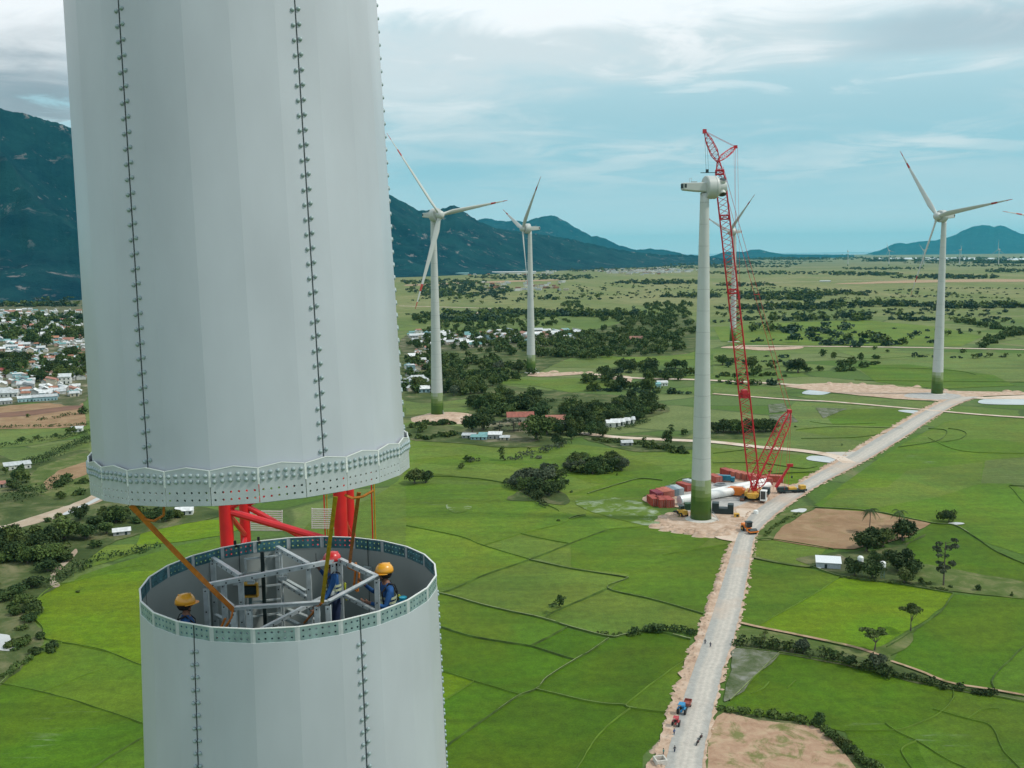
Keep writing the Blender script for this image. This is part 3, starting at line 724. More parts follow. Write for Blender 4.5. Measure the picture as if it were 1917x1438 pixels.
ground_piece('earth_pad', 'earth', [
 [(1200, 936), (1242, 916), (1283, 902), (1350, 886), (1434, 896), (1484, 910), (1512, 914), (1480, 945), (1440, 966), (1412, 992), (1395, 1005), (1370, 1010), (1339, 1005), (1293, 1000), (1233, 988), (1240, 973), (1272, 967), (1287, 953), (1255, 948)],
 [(1480, 721), (1560, 717), (1674, 723), (1772, 731), (1902, 734), (1960, 737), (1822, 743), (1772, 753), (1749, 750), (1685, 747), (1560, 735), (1480, 725)],
 [(988, 703), (1000, 699), (1028, 699), (1075, 696), (1090, 700), (1040, 704), (1010, 705)],
 [(1350, 651), (1370, 648), (1440, 650), (1500, 649), (1495, 653), (1430, 656), (1390, 653)],
 [(1120, 706), (1160, 703), (1182, 706), (1180, 716), (1165, 712)]], 1.0)
ground_piece('gravel_pad', 'gravel', [[(1283, 922), (1320, 908), (1380, 902), (1430, 908), (1440, 925), (1400, 940), (1350, 958), (1305, 960), (1268, 948)], [(1700, 737), (1750, 735), (1800, 740), (1770, 748), (1700, 744)]], .8)
ground_piece('pale_spill', 'earth_pale', [[(1339, 1005), (1386, 992), (1382, 1008), (1374, 1013)], [(1380, 952), (1425, 956), (1402, 968), (1384, 966)], [(1830, 744), (1960, 739), (1960, 746), (1850, 747)]], .6)
def track(name, m, px, w, z=None):
    mb = MB(); P = line(px, True, 6, 0); ribbon3(mb, P, w, 0, z or lift()+.06)
    o = mb.build(name, M[m])
    if o.data.polygons[0].normal.z < 0: o.data.flip_normals()
    return tag(o, kind='structure')
track('gravel_track', 'earth_pale', [(1590, 868), (1560, 855), (1500, 845), (1420, 838), (1340, 829), (1240, 824), (1160, 820), (1085, 812)], [9.0]*1+[7.5]*60 if False else 7.0)
ground_piece('road_junction', 'gravel_mid', [[(1540, 848), (1600, 846), (1640, 842), (1612, 862), (1582, 880), (1575, 866)]], .5)
track('gravel_track', 'earth_pale', [(1335, 738), (1480, 749), (1571, 754), (1763, 771), (1860, 779), (1960, 785)], 4.5)
track('gravel_track', 'earth_pale', [(1380, 648), (1480, 648.6), (1700, 651), (1960, 656)], 8)
track('gravel_track', 'earth_pale', [(1100, 700), (1179, 708), (1298, 711.5), (1400, 716), (1500, 722)], 8)
track('gravel_track', 'earth_pale', [(745, 573), (820, 575), (930, 578)], 10)
track('gravel_track', 'earth_pale', [(930, 577), (895, 586), (855, 595)], 8)
track('gravel_track', 'earth_pale', [(1335, 531), (1500, 528), (1700, 524)], 14)
track('footpath', 'rough', [(1408, 1044), (1454, 1054), (1508, 1062), (1527, 1057)], 1.8)
track('footpath', 'fallow', [(1386, 1168), (1420, 1176), (1500, 1192), (1600, 1214), (1645, 1229)], 1.3)
track('footpath', 'fallow', [(1668, 1240), (1720, 1258), (1780, 1281), (1860, 1294), (1960, 1312)], 1.0)
ground_piece('dry_flat', 'fallow', [[(1560, 532), (1640, 527), (1700, 525), (1830, 523), (1990, 524), (1990, 527), (1800, 528), (1690, 530)], [(765, 533), (900, 527), (1040, 523), (1040, 525), (900, 530), (780, 535)]], 25, step=30)

# ---- bunds between the paddies: low banks with a worn pale crest
dark = MB(); pale = MB(); thin = MB()
bunds = [
 ([(760, 985), (860, 1005), (905, 1022), (991, 1048)], .5), ([(945, 905), (1010, 946), (1022, 952)], .5), ([(1096, 966), (1070, 973), (1040, 985), (975, 1000), (905, 1022)], .5), ([(1140, 992), (1225, 985), (1235, 978)], .4),
 ([(975, 1000), (1020, 1010), (1067, 1019)], .4), ([(1067, 1019), (1120, 1045), (1180, 1070)], .3), ([(1240, 1040), (1300, 1030), (1372, 1018)], .4), ([(885, 950), (880, 965), (885, 985)], .3), ([(990, 1049), (998, 1066), (996, 1078)], .3),
 ([(1115, 1060), (1200, 1050), (1262, 1062), (1300, 1075)], .3), ([(1335, 1070), (1330, 1110), (1322, 1130)], .3), ([(1020, 1155), (1080, 1150), (1110, 1130)], .25),
 ([(1120, 1270), (1122, 1278), (1140, 1282), (1155, 1270), (1180, 1250)], .3), ([(1190, 1330), (1196, 1350), (1180, 1380), (1160, 1410)], .3), ([(990, 1305), (1020, 1330), (1030, 1350), (1000, 1390), (965, 1430)], .3),
 ([(1460, 1150), (1490, 1140), (1540, 1118)], .3), ([(1430, 1135), (1445, 1150), (1440, 1165)], .25), ([(1400, 1100), (1450, 1115), (1500, 1122)], .3), ([(1500, 1122), (1560, 1135), (1620, 1158)], .3),
 ([(1710, 1155), (1800, 1165), (1917, 1178)], .3), ([(1825, 1168), (1815, 1185)], .25), ([(1405, 1300), (1425, 1292), (1440, 1278)], .4), ([(1475, 1290), (1490, 1275)], .4),
 ([(1737, 820), (1800, 845), (1917, 850)], .4), ([(1560, 930), (1620, 918), (1700, 920), (1838, 925)], .3), ([(1645, 960), (1700, 905)], .25), ([(1775, 945), (1850, 950), (1917, 945)], .3),
 ([(690, 1090), (820, 1111), (920, 1138), (1018, 1159.5), (1064, 1174), (1140, 1193), (1163, 1191), (1198, 1183), (1233, 1184), (1292, 1198)], 1.3),
 ([(780, 1117), (840, 1107), (907, 1078), (991.5, 1049), (1067, 1019), (1138, 992.5)], .8),
 ([(991.5, 1049), (1070, 1066), (1166, 1081), (1172, 1085), (1137, 1103), (1227, 1125), (1316, 1151)], .7),
 ([(1137, 1103), (1076, 1130), (1035, 1148), (1018, 1159.5)], .8),
 ([(780, 1168), (820, 1174), (878, 1191.5), (951, 1204.6), (994, 1212), (1076, 1236.5)], 1.4),
 ([(994, 1210), (1028, 1194), (1061, 1175.5)], .8),
 ([(1140, 1197), (1105, 1220), (1076, 1236.5), (1023.5, 1270), (1003, 1292), (965, 1308), (878, 1369), (830, 1402), (780, 1440)], .6),
 ([(1003, 1292), (1082, 1311), (1128, 1319), (1169, 1322), (1180, 1327), (1247, 1335)], .55),
 ([(1169, 1322), (1227, 1276), (1285, 1235)], .35), ([(1180, 1327), (1128, 1369), (1099, 1410), (1060, 1470)], .5),
 ([(829, 1258), (887, 1276), (942, 1293), (974, 1302)], .4), ([(887, 1277), (833, 1311), (790, 1335)], .35),
 ([(1785, 1113), (1760, 1147), (1711, 1182), (1660, 1213)], .9),
 ([(1930, 1200), (1884, 1244), (1858, 1274), (1861, 1290)], .8),
 ([(1784, 1290), (1783, 1309), (1760, 1335), (1722, 1355), (1676, 1368), (1582, 1370)], .4),
 ([(1657, 1355), (1679, 1371), (1716, 1390), (1776, 1425), (1830, 1450)], .45),
 ([(1746, 1329), (1811, 1348), (1857, 1363), (1881, 1409), (1920, 1450)], .4),
 ([(1811, 1348), (1835, 1331), (1870, 1328)], .35), ([(1716, 1390), (1688, 1407.5), (1710, 1445)], .4),
 ([(1367, 1313), (1415, 1266), (1459, 1223)], .5),
 ([(1375, 1214), (1459, 1223), (1571, 1242), (1620, 1255), (1700, 1273), (1784, 1290), (1930, 1318)], .5),
 ([(1416, 1174), (1508, 1123), (1575, 1080)], .45), ([(1520, 1062), (1575, 1080), (1670, 1093), (1783, 1112)], .9),
 ([(1420, 1012), (1446, 1011), (1546, 1027), (1560, 1030)], .6),
 ([(1525, 951), (1632, 958), (1742, 980), (1788, 985), (1830, 1010), (1869, 1036), (1930, 1062)], .9),
 ([(1682, 838), (1751, 827), (1771, 813), (1769, 806), (1738, 803)], .6), ([(1762, 829), (1796, 823), (1809, 813), (1796, 806), (1775, 803)], .6),
 ([(1695, 885), (1745, 862), (1840, 866)], .3), ([(1835, 903), (1842, 864)], .3), ([(1889, 910), (1930, 912)], .6), ([(1889, 910), (1917, 942)], .4),
 ([(1740, 948), (1737, 965), (1745, 978)], .3), ([(1700, 893), (1838, 905)], .25),
 ([(1205, 930), (1225, 925), (1262, 905), (1275, 898), (1300, 896)], .7), ([(1100, 925), (1165, 905), (1200, 897), (1240, 900)], .9),
 ([(760, 893), (840, 893), (900, 898), (945, 905)], .9), ([(1022, 945), (1045, 956), (1046, 958)], .5), ([(1065, 972), (1080, 967), (1096, 965)], .7),
 ([(-20, 1279), (0, 1281), (79, 1297), (152, 1317), (265, 1355)], .5), ([(79, 1297), (152, 1268), (200, 1250)], .35), ([(275, 1378), (207, 1419), (160, 1450)], .6),
 ([(116, 1204), (195, 1219), (256, 1244), (280, 1250)], .5), ([(0, 1283), (40, 1244), (82, 1210), (116, 1204), (82, 1195), (79, 1174), (49, 1145), (61, 1131), (100, 1098), (134, 1091), (195, 1073), (270, 1058)], .5),
 ([(1335, 868), (1420, 868), (1500, 878), (1530, 874)], .7), ([(1335, 895), (1400, 893), (1450, 888), (1530, 884)], .7),
 ([(1490, 806), (1560, 800), (1690, 803)], .7), ([(1335, 850), (1370, 846), (1400, 842)], .6),
 ([(1500, 822), (1600, 820), (1660, 812)], .6), ([(1516, 790), (1560, 795), (1640, 793)], .5),
 ([(1590, 690), (1700, 690), (1790, 695), (1826, 702)], 1.2), ([(1600, 712), (1700, 714), (1917, 716)], 1.0), ([(1560, 668), (1640, 672), (1740, 665)], 1.2),
]
for i, (px, w) in enumerate(bunds):
    if w < .33: continue
    P = line(px, True, 5)
    P = ragged(P, .25, False, 3.0, seed=i+40)
    ribbon3(dark if w > .55 else thin, P, [(w*.6 if w > .55 else w*.6)*(.72+.75*mnoise.noise(p*.13+Vector((i, 0, 0)))) for p in P], .14 if w > .55 else .04, LZ[0])
    # worn crest, in broken runs
    s = 0
    while s < len(P)-3 and w > .45:
        L = random.randint(4, 22); e_ = min(len(P), s+L)
        if random.random() < .38 and e_-s > 2:
            Q = [p+Vector((.12*w, -.15*w, 0)) for p in P[s:e_]]
            ribbon3(pale, Q, w*random.uniform(.18, .4), 0, LZ[0]+.16)
        s = e_
tag(dark.build('paddy_bank', M['rough'] if False else solid('bank_grass', (.058, .108, .012), rough=.95, coord='Geo', vscale=.2, var=.45)), kind='structure')
tag(thin.build('paddy_rill', solid('rill_green', (.105, .185, .014), rough=.9, coord='Geo', vscale=.15, var=.25)), kind='structure')
tag(pale.build('bank_footway', solid('bank_crest', (.19, .23, .10), rough=.95, coord='Geo', vscale=.6, var=.35)), kind='structure')

# ---- heaps of dug earth along the road and round the pads
def heaps(name, spots, m='earth', seed=0):
    rr = random.Random(seed); mb = MB()
    for (c, r, h) in spots:
        n = 9; vs = []; rows = 4; ox = rr.uniform(0, 99)
        for j in range(rows):
            t = j/(rows-1); rad = r*(1-t)**.8; z = h*(1-(1-t)**1.6)
            for i in range(n):
                a = 2*math.pi*i/n
                k = 1+.35*mnoise.noise(Vector((math.cos(a)*1.3+ox, math.sin(a)*1.3, t)))
                vs.append((c.x+rad*k*math.cos(a), c.y+rad*k*math.sin(a)*.8, z*(1+.3*mnoise.noise(Vector((a, ox, t))))+.02))
        fs = [(j*n+i, j*n+(i+1) % n, (j+1)*n+(i+1) % n, (j+1)*n+i) for j in range(rows-1) for i in range(n)]
        mb.add(vs, fs)
    return tag(mb.build(name, M[m], smooth=True), kind='structure')
spots = []
rr = random.Random(3)
for (y, l, r), (y2, l2, r2), w in zip(rl[:-1], rl[1:], [30, 30, 25, 22, 20, 19, 17, 15, 12, 9, 8, 6, 6, 6, 6, 6, 8, 8, 9, 9, 9, 8, 8, 8, 8]):
    A = G(l, y); B = G(l2, y2); k = int((B-A).length/1.5)
    for j in range(k):
        t = j/k; yy = y+(y2-y)*t; xx = l+(l2-l)*t
        if yy < 1020 and rr.random() < .5: continue
        for _ in range(2):
            q = G(xx-rr.uniform(2, w+3), yy, 0); spots.append((q, rr.uniform(.5, 1.3), rr.uniform(.25, .8)))
    A = G(r, y); B = G(r2, y2)
    for j in range(int(k*.8)):
        t = rr.random(); yy = y+(y2-y)*t; xx = r+(r2-r)*t
        q = G(xx+rr.uniform(1, 9), yy, 0); spots.append((q, rr.uniform(.3, .8), rr.uniform(.15, .45)))
heaps('earth_heaps', spots, 'earth', 5)
spots = []
for x, y in [(1233, 988), (1250, 993), (1270, 997), (1293, 1001), (1315, 1004), (1339, 1006), (1355, 1004), (1370, 998), (1390, 990), (1240, 978), (1250, 970), (1262, 968)]:
    for _ in range(7):
        q = G(x+rr.uniform(-10, 10), y-rr.uniform(0, 6)); spots.append((q, rr.uniform(1.2, 3.2), rr.uniform(.5, 1.3)))
for x, y in [(1560, 719), (1600, 720), (1660, 722), (1700, 725), (1770, 731), (1900, 735), (1003, 700), (1040, 697), (1090, 697)]:
    for _ in range(4):
        q = G(x+rr.uniform(-18, 18), y+rr.uniform(-2, 3)); spots.append((q, rr.uniform(2, 5), rr.uniform(.6, 1.4)))
heaps('earth_heaps', spots, 'earth', 6)

# ================================================================== HILLS
def hill_mat(name, dark_, light, rock, rocks=.62):
    m = bpy.data.materials.new(name); m.use_nodes = True
    t = m.node_tree; N = t.nodes; L = t.links; b = N['Principled BSDF']
    b.inputs['Roughness'].default_value = .95; b.inputs['Specular IOR Level'].default_value = .05
    g = N.new('ShaderNodeNewGeometry')
    def no(s, det, r=.6, dist=0):
        n = N.new('ShaderNodeTexNoise'); L.new(g.outputs['Position'], n.inputs['Vector']); n.inputs['Scale'].default_value = s; n.inputs['Detail'].default_value = det
        n.inputs['Roughness'].default_value = r; n.inputs['Distortion'].default_value = dist; return n.outputs['Fac']
    def mr(v, a, b_, c=0, d=1):
        q = N.new('ShaderNodeMapRange'); L.new(v, q.inputs[0])
        for i, x in zip((1, 2, 3, 4), (a, b_, c, d)): q.inputs[i].default_value = x
        return q.outputs[0]
    mx = N.new('ShaderNodeMix'); mx.data_type = 'RGBA'; L.new(mr(no(.004, 9, .7), .4, .62), mx.inputs[0])
    mx.inputs[6].default_value = (*dark_, 1); mx.inputs[7].default_value = (*light, 1)
    m2 = N.new('ShaderNodeMix'); m2.data_type = 'RGBA'
    ml = N.new('ShaderNodeMath'); ml.operation = 'MULTIPLY'; L.new(mr(no(.011, 8, .72, .6), rocks, rocks+.03), ml.inputs[0]); L.new(mr(no(.0016, 3), .42, .56, 0, .85), ml.inputs[1])
    L.new(ml.outputs[0], m2.inputs[0]); L.new(mx.outputs[2], m2.inputs[6]); m2.inputs[7].default_value = (*rock, 1)
    L.new(m2.outputs[2], b.inputs['Base Color'])
    nb = N.new('ShaderNodeBump'); nb.inputs['Strength'].default_value = 1.0; nb.inputs['Distance'].default_value = 14
    L.new(no(.02, 7, .75), nb.inputs['Height']); L.new(nb.outputs[0], b.inputs['Normal'])
    return m
def interp(pts, x):
    if x <= pts[0][0]: return pts[0][1]
    for (a, b), (c, d) in zip(pts[:-1], pts[1:]):
        if x <= c:
            t = (x-a)/(c-a); t = t*t*(3-2*t)*.35+t*.65
            return b+(d-b)*t
    return pts[-1][1]
def hill(name, m, ridge, foot, depth, x0, x1, step, rows=40, rough=.16, foot_d=None, jag=.8, wl_=900.0):
    """a mountain range: foot on the plain, crest `depth` metres behind it, spurs and gullies in between"""
    vs = []; cols_ = []
    nx = int((x1-x0)/step)+1
    for i in range(nx):
        x = x0+i*step
        rp = interp(ridge, x)
        jg = jag*(mnoise.noise(Vector((x*.11, 3.3, depth)))+.6*mnoise.noise(Vector((x*.35, 7.1, depth))))
        F_ = G(x, foot if isinstance(foot, (int, float)) else interp(foot, x)) if foot_d is None else atdist(x, 480, foot_d)
        F_ = Vector((F_.x, F_.y, 0)); dF = math.hypot(F_.x, F_.y)
        dR = dF+depth
        C_ = atdist(x, rp+jg, dR); hR = max(C_.z, 2.0)
        el = (hR-CAMZ)/dR
        dirh = Vector((F_.x/dF, F_.y/dF, 0))
        for j in range(rows+7):
            s = j/(rows-1)
            d = dF+depth*s if s <= 1 else dR+depth*.9*(s-1)*3
            P = dirh*d
            if s <= 1:
                prof = s**1.25*(1-.0*s)
                q = Vector((P.x/wl_, P.y/wl_, depth*.01))
                ridg = 1-abs(mnoise.noise(q)*1.6); ridg2 = mnoise.fractal(q*3.1, .9, 2.1, 5)
                z = hR*prof
                z *= 1+rough*4*(ridg-.72)*(1-s)*(s+.15)*2.0+rough*ridg2*(1-s)*1.5
                cap = CAMZ+(el-.0022-.05*(1-s)*abs(el))*d
                z = min(z, cap) if s < .985 else hR
                if j == 0: z = -2
            else:
                z = hR*max(0, 1-(s-1)*6)-1
            vs.append((P.x, P.y, z))
    nr = rows+7
    fs = [(i*nr+j, i*nr+j+1, (i+1)*nr+j+1, (i+1)*nr+j) for i in range(nx-1) for j in range(nr-1)]
    mb = MB(); mb.add(vs, fs); o = mb.build(name, m, smooth=True)
    if sum(p.normal.z for p in list(o.data.polygons)[:200]) < 0: o.data.flip_normals()
    return tag(o, kind='structure')
hm1 = hill_mat('hazed_hill_forest', (.002, .030, .050), (.010, .058, .070), (.22, .21, .21), .59)  # teal haze cast put into the forest tones
hm2 = hill_mat('hazed_far_forest', (.002, .060, .095), (.010, .085, .110), (.18, .20, .22), .61)  # farther range: stronger haze teal mixed into its base colours
ridgeA = [(-420, 190), (-200, 150), (-60, 172), (0, 198), (60, 212), (128, 230), (200, 262), (320, 300), (450, 318), (600, 345), (733, 365), (757, 377), (786, 393.6), (822, 393.6), (836, 389), (849, 384), (863.6, 388), (870, 396),
          (884.5, 406), (903, 416.6), (928, 427), (960, 432), (1010, 438), (1060, 446), (1100, 455), (1150, 466), (1190, 472), (1233, 476), (1305, 478), (1360, 484), (1420, 492)]
footA = [(-420, 575), (0, 569), (140, 563), (400, 545), (735, 520), (900, 514), (1050, 507), (1200, 501), (1300, 496), (1420, 492)]
hill('hills', hm1, ridgeA, footA, 1900, -420, 1420, 2.5, rows=64, rough=.32, jag=1.9)
ridgeB = [(820, 470), (860, 430), (897, 411), (911.6, 409), (947, 415), (964, 412), (980.5, 415.5), (1007.7, 408), (1022, 403.6), (1037, 404), (1055.7, 412), (1074.5, 425), (1095, 435), (1108, 442.7), (1116, 440.6), (1130, 446), (1160.5, 460), (1192, 468), (1212.7, 465.5), (1233.6, 467), (1258.7, 470), (1279.5, 476), (1300, 482)]
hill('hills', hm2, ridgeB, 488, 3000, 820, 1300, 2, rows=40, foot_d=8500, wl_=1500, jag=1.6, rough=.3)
ridgeC = [(1322, 481), (1336, 478.6), (1355, 472), (1375, 471), (1392, 471.7), (1407, 467.5), (1421, 467), (1442, 472), (1467, 476), (1500, 476.5), (1560, 477), (1600, 478.5)]
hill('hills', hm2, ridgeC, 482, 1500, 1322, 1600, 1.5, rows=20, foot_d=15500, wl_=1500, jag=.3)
ridgeD = [(1612, 478), (1643, 470), (1674.5, 456), (1685, 455), (1695, 456.4), (1720, 452), (1749.6, 450), (1770.5, 445), (1785, 440.7), (1799.7, 432), (1820.6, 424), (1837, 421.5), (1850, 422.6), (1858, 425), (1868.6, 422), (1879, 424), (1895.7, 432), (1910, 438), (1930, 440), (1980, 455), (2060, 478)]
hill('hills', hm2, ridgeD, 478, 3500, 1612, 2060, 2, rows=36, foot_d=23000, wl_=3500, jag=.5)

# ================================================================== HAZE
hb = MB(); hb.box((0, 29500, 549), (140000, 65000, 1100))
ho = hb.build('haze', None or bpy.data.materials.new('haze_air'))
hm = ho.data.materials[0]; hm.use_nodes = True; hm.node_tree.nodes.clear()
vn = hm.node_tree.nodes.new('ShaderNodeVolumePrincipled'); on = hm.node_tree.nodes.new('ShaderNodeOutputMaterial')
vn.inputs['Color'].default_value = (.16, .84, 1.0, 1); vn.inputs['Density'].default_value = 1.7e-5
vn.inputs['Density Attribute'].default_value = ''; vn.inputs['Anisotropy'].default_value = 0
hm.node_tree.links.new(vn.outputs[0], on.inputs['Volume'])
ho.location.z = 0; tag(ho, kind='stuff')
# ================================================================== FOREGROUND TOWER SECTIONS
LOW_C = Vector((-3.606, 15.953, 99.858)); LOW_R = 2.35
UP_C = Vector((-4.0135, 15.515, 101.656)); UP_R = 2.40
UP_N = Vector((-.0285, .0391, 1)).normalized()
NF = 24
def dome_mesh(name, r, h, m):
    mb = MB(); mb.lathe([(r*1.06, 0), (r*1.04, h*.2), (r, h*.3), (r*.9, h*.6), (r*.6, h*.9), (0.0001, h)], 12, 0)
    return mb.mesh(name, m, smooth=True)
bolt_me = dome_mesh('bolt_head', .0285, .030, M['bolt'])
def holed_panel(w, h0, h1, holes, hr, y_off=0.0, thick=.012, top=None, bend=None):
    """plate in local X (width) / Z (height), facing -Y; round holes cut right through.  holes = (columns, [z rows])"""
    mb = MB(); nc, rows = holes
    cw = w/nc; zs = [h0]; 
    for z in rows: zs += [z-cw*.5 if len(rows) == 1 else z-hr*1.7, z+hr*1.7]
    zs.append(h1)
    xs = [-w/2+cw*i for i in range(nc+1)]
    for k in range(len(zs)-1):
        za, zb = zs[k], zs[k+1]
        is_h = k % 2 == 1
        for i in range(nc):
            xa, xb = xs[i], xs[i+1]
            def tz(x, z):
                if top is not None and abs(z-h1) < 1e-9: return z+top*(1-abs(x)/(w/2))
                return z
            if not is_h:
                xm = (xa+xb)/2
                mb.add([(xa, 0, tz(xa, za)), (xm, 0, tz(xm, za)), (xb, 0, tz(xb, za)), (xb, 0, tz(xb, zb)), (xm, 0, tz(xm, zb)), (xa, 0, tz(xa, zb))], [(0, 1, 2, 3, 4, 5)])
            else:
                cx, cz = (xa+xb)/2, (za+zb)/2
                out = []
                for a in range(8):
                    t = a*math.pi/4+math.pi/4
                    ox = cx+(xb-xa)/2*max(-1, min(1, 1.4143*math.cos(t))); oz = cz+(zb-za)/2*max(-1, min(1, 1.4143*math.sin(t)))
                    out.append((ox, 0, oz))
                inn = [(cx+hr*math.cos(a*math.pi/4+math.pi/4), 0, cz+hr*math.sin(a*math.pi/4+math.pi/4)) for a in range(8)]
                mb.add(out+inn, [(a, (a+1) % 8, 8+(a+1) % 8, 8+a) for a in range(8)])
    return mb
def finish_plate(mb, name, mats, thick):
    me = mb.mesh(name, mats); bm = bmesh.new(); bm.from_mesh(me)
    bmesh.ops.remove_doubles(bm, verts=bm.verts, dist=1e-5)
    bmesh.ops.recalc_face_normals(bm, faces=bm.faces)
    avg = sum((f.normal.y for f in bm.faces))
    if avg > 0: bmesh.ops.reverse_faces(bm, faces=bm.faces)
    bmesh.ops.solidify(bm, geom=list(bm.faces), thickness=thick)
    # edge faces take the pale sawn-edge material
    for f in bm.faces:
        if abs(f.normal.y) < .5:
            c = f.calc_center_median(); f.material_index = 1 if len(mats) > 1 else 0
    bm.to_mesh(me); bm.free()
    return me
def fac(theta_deg, cen):
    """world azimuth (from the tower's centre) of an angle measured from the direction facing the camera"""
    a0 = math.atan2(CAM.y-cen.y, CAM.x-cen.x)
    return a0+R(theta_deg)
def radial_place(o, th_world, r, z, parent):
    """object whose -Y faces outward, standing at azimuth th_world"""
    o.location = (r*math.cos(th_world), r*math.sin(th_world), z)
    o.rotation_euler = (0, 0, th_world+math.pi/2)
    link(o, parent)
def shell(name, z0, z1, rfun, th0, m, thick=.022, seams=(), zn=2):
    """faceted steel skin; each facet flat"""
    mb = MB(); zs = [z0+(z1-z0)*k/zn for k in range(zn+1)]
    for f in range(NF):
        a = th0+2*math.pi*f/NF; b = a+2*math.pi/NF
        for k in range(zn):
            ra, rb = rfun(zs[k]), rfun(zs[k+1])
            P = [(ra*math.cos(a), ra*math.sin(a), zs[k]), (ra*math.cos(b), ra*math.sin(b), zs[k]), (rb*math.cos(b), rb*math.sin(b), zs[k+1]), (rb*math.cos(a), rb*math.sin(a), zs[k+1])]
            mb.add(P, [(0, 1, 2, 3)])
            Q = [(x*(1-thick/ra), y*(1-thick/ra), z) for x, y, z in P]
            mb.add(Q, [(3, 2, 1, 0)], 1)
    for z, flip in ((z0, 0), (z1, 1)):
        r = rfun(z)
        for f in range(NF):
            a = th0+2*math.pi*f/NF; b = a+2*math.pi/NF; ri = r-thick
            P = [(r*math.cos(a), r*math.sin(a), z), (r*math.cos(b), r*math.sin(b), z), (ri*math.cos(b), ri*math.sin(b), z), (ri*math.cos(a), ri*math.sin(a), z)]
            mb.add(P, [(0, 1, 2, 3) if flip else (3, 2, 1, 0)], 2)
    return mb
def weld(o):
    bm = bmesh.new(); bm.from_mesh(o.data); bmesh.ops.remove_doubles(bm, verts=bm.verts, dist=1e-4)
    for f in bm.faces: f.smooth = True
    for e in bm.edges:
        if len(e.link_faces) != 2 or e.calc_face_angle(0) > R(40): e.smooth = False
    bm.to_mesh(o.data); bm.free()
AP = math.cos(math.pi/NF)       # apothem factor
seam_th = [1-37.5+60*k for k in range(6)]
def add_seams(root, cen, rfun, z0, z1, pitch, zstart, stuff_z=None, limit=100, bolt_name='seam_bolt', bare_from=None):
    allb = []
    for k, th in enumerate(seam_th):
        w = fac(th, cen); u = Vector((math.cos(w), math.sin(w), 0)); t = Vector((-u.y, u.x, 0))
        mb = MB(); zk = [z0, max(z0+.1, z1-8), z1] if z0 > 20 else [z0, z1]
        for za, zb in zip(zk[:-1], zk[1:]):
            A = u*(rfun(za)*AP+.0035); B = u*(rfun(zb)*AP+.0035); A.z = za; B.z = zb
            mb.bar(A, B, .013, .005, 0, up=u)
        mb.build('seam', M['gap'], root)
        n = int((z1-zstart)/pitch)
        for i in range(n):
            z = zstart+(i+.5)*pitch
            for s in (-1, 1):
                zz_ = z+(.012*s)
                p = u*(rfun(zz_)*AP+.001)+t*(s*.045); p.z = zz_
                allb.append((p, w, th, zz_))
    return allb
def place_bolts(root, lst, name, limit, mw):
    """nearest ones are parts of their own, the remainder one part"""
    lst = sorted(lst, key=lambda b: (0 if (abs(((b[2]+180) % 360)-180) < 80 and b[4]) else 1, (mw @ b[0]-CAM).length))
    for p, w, th, z, vis in lst[:limit]:
        o = bpy.data.objects.new(name, bolt_me); o.location = p
        u = Vector((math.cos(w), math.sin(w), 0)); o.rotation_euler = u.to_track_quat('Z', 'Y').to_euler(); link(o, root)
    if len(lst) > limit:
        mb = MB()
        bv = [v.co.copy() for v in bolt_me.vertices]; bf = [list(f.vertices) for f in bolt_me.polygons]
        for p, w, th, z, vis in lst[limit:]:
            q = Vector((math.cos(w), math.sin(w), 0)).to_track_quat('Z', 'Y').to_matrix()
            mb.add([q @ v+p for v in bv], bf)
        tag(mb.build(name, M['bolt'], root, smooth=True), kind='stuff')
def inview(p):
    d = p-CAM; z = d.dot(CF)
    if z < .5: return False
    x = 958.5+F_PX*d.dot(CR)/z; y = 719-F_PX*d.dot(CU)/z
    return 0 < x < 1917 and 0 < y < 1438

# ---- upper section, hanging
up = empty('hanging_tower_section', UP_C); up.rotation_euler = Vector((0, 0, 1)).rotation_difference(UP_N).to_euler()
tag(up, 'upper steel tower section hanging above the open tower, ringed with bolted splice plates', 'tower section')
UH = 13.0
rU = lambda z: UP_R-.05-.0132*z
th0u = fac(1, UP_C)
mb = shell('shell', .235, UH, rU, th0u, None, zn=4)
so = mb.build('shell', [M['steel_paint'], M['steel_inner'], M['edge']], up); weld(so)
W = 2*UP_R*math.sin(math.pi/NF)-.012
pl = holed_panel(W, 0.0, .47, (6, [.075, .175]), .0165, top=.045)
pme = finish_plate(pl, 'splice_plate', [M['plate'], M['edge']], .016)
ipl = holed_panel(W*.93, 0.0, .42, (6, [.075, .175]), .020)
ipme = finish_plate(ipl, 'inner_splice_plate', [M['galv_dark'], M['galv_dark']], .012)
flb = []
mwU = Matrix.Translation(UP_C) @ up.rotation_euler.to_matrix().to_4x4()
for f in range(NF):
    th = 1+7.5+15*f; w = fac(th, UP_C)
    o = bpy.data.objects.new('splice_plate', pme); radial_place(o, w, UP_R*AP+.004, random.uniform(-.003, .003), up)
    o2 = bpy.data.objects.new('inner_splice_plate', ipme); radial_place(o2, w, UP_R*AP-.075, -.02, up)
    u = Vector((math.cos(w), math.sin(w), 0)); t = Vector((-u.y, u.x, 0))
    for i in range(6):
        for z in (.32, .40):
            p = u*(UP_R*AP+.004)+t*(-W/2+W/6*(i+.5)); p.z = z+.012*(1-abs(i-2.5)/2.5)
            flb.append((p, w, th, z, inview(mwU @ p)))
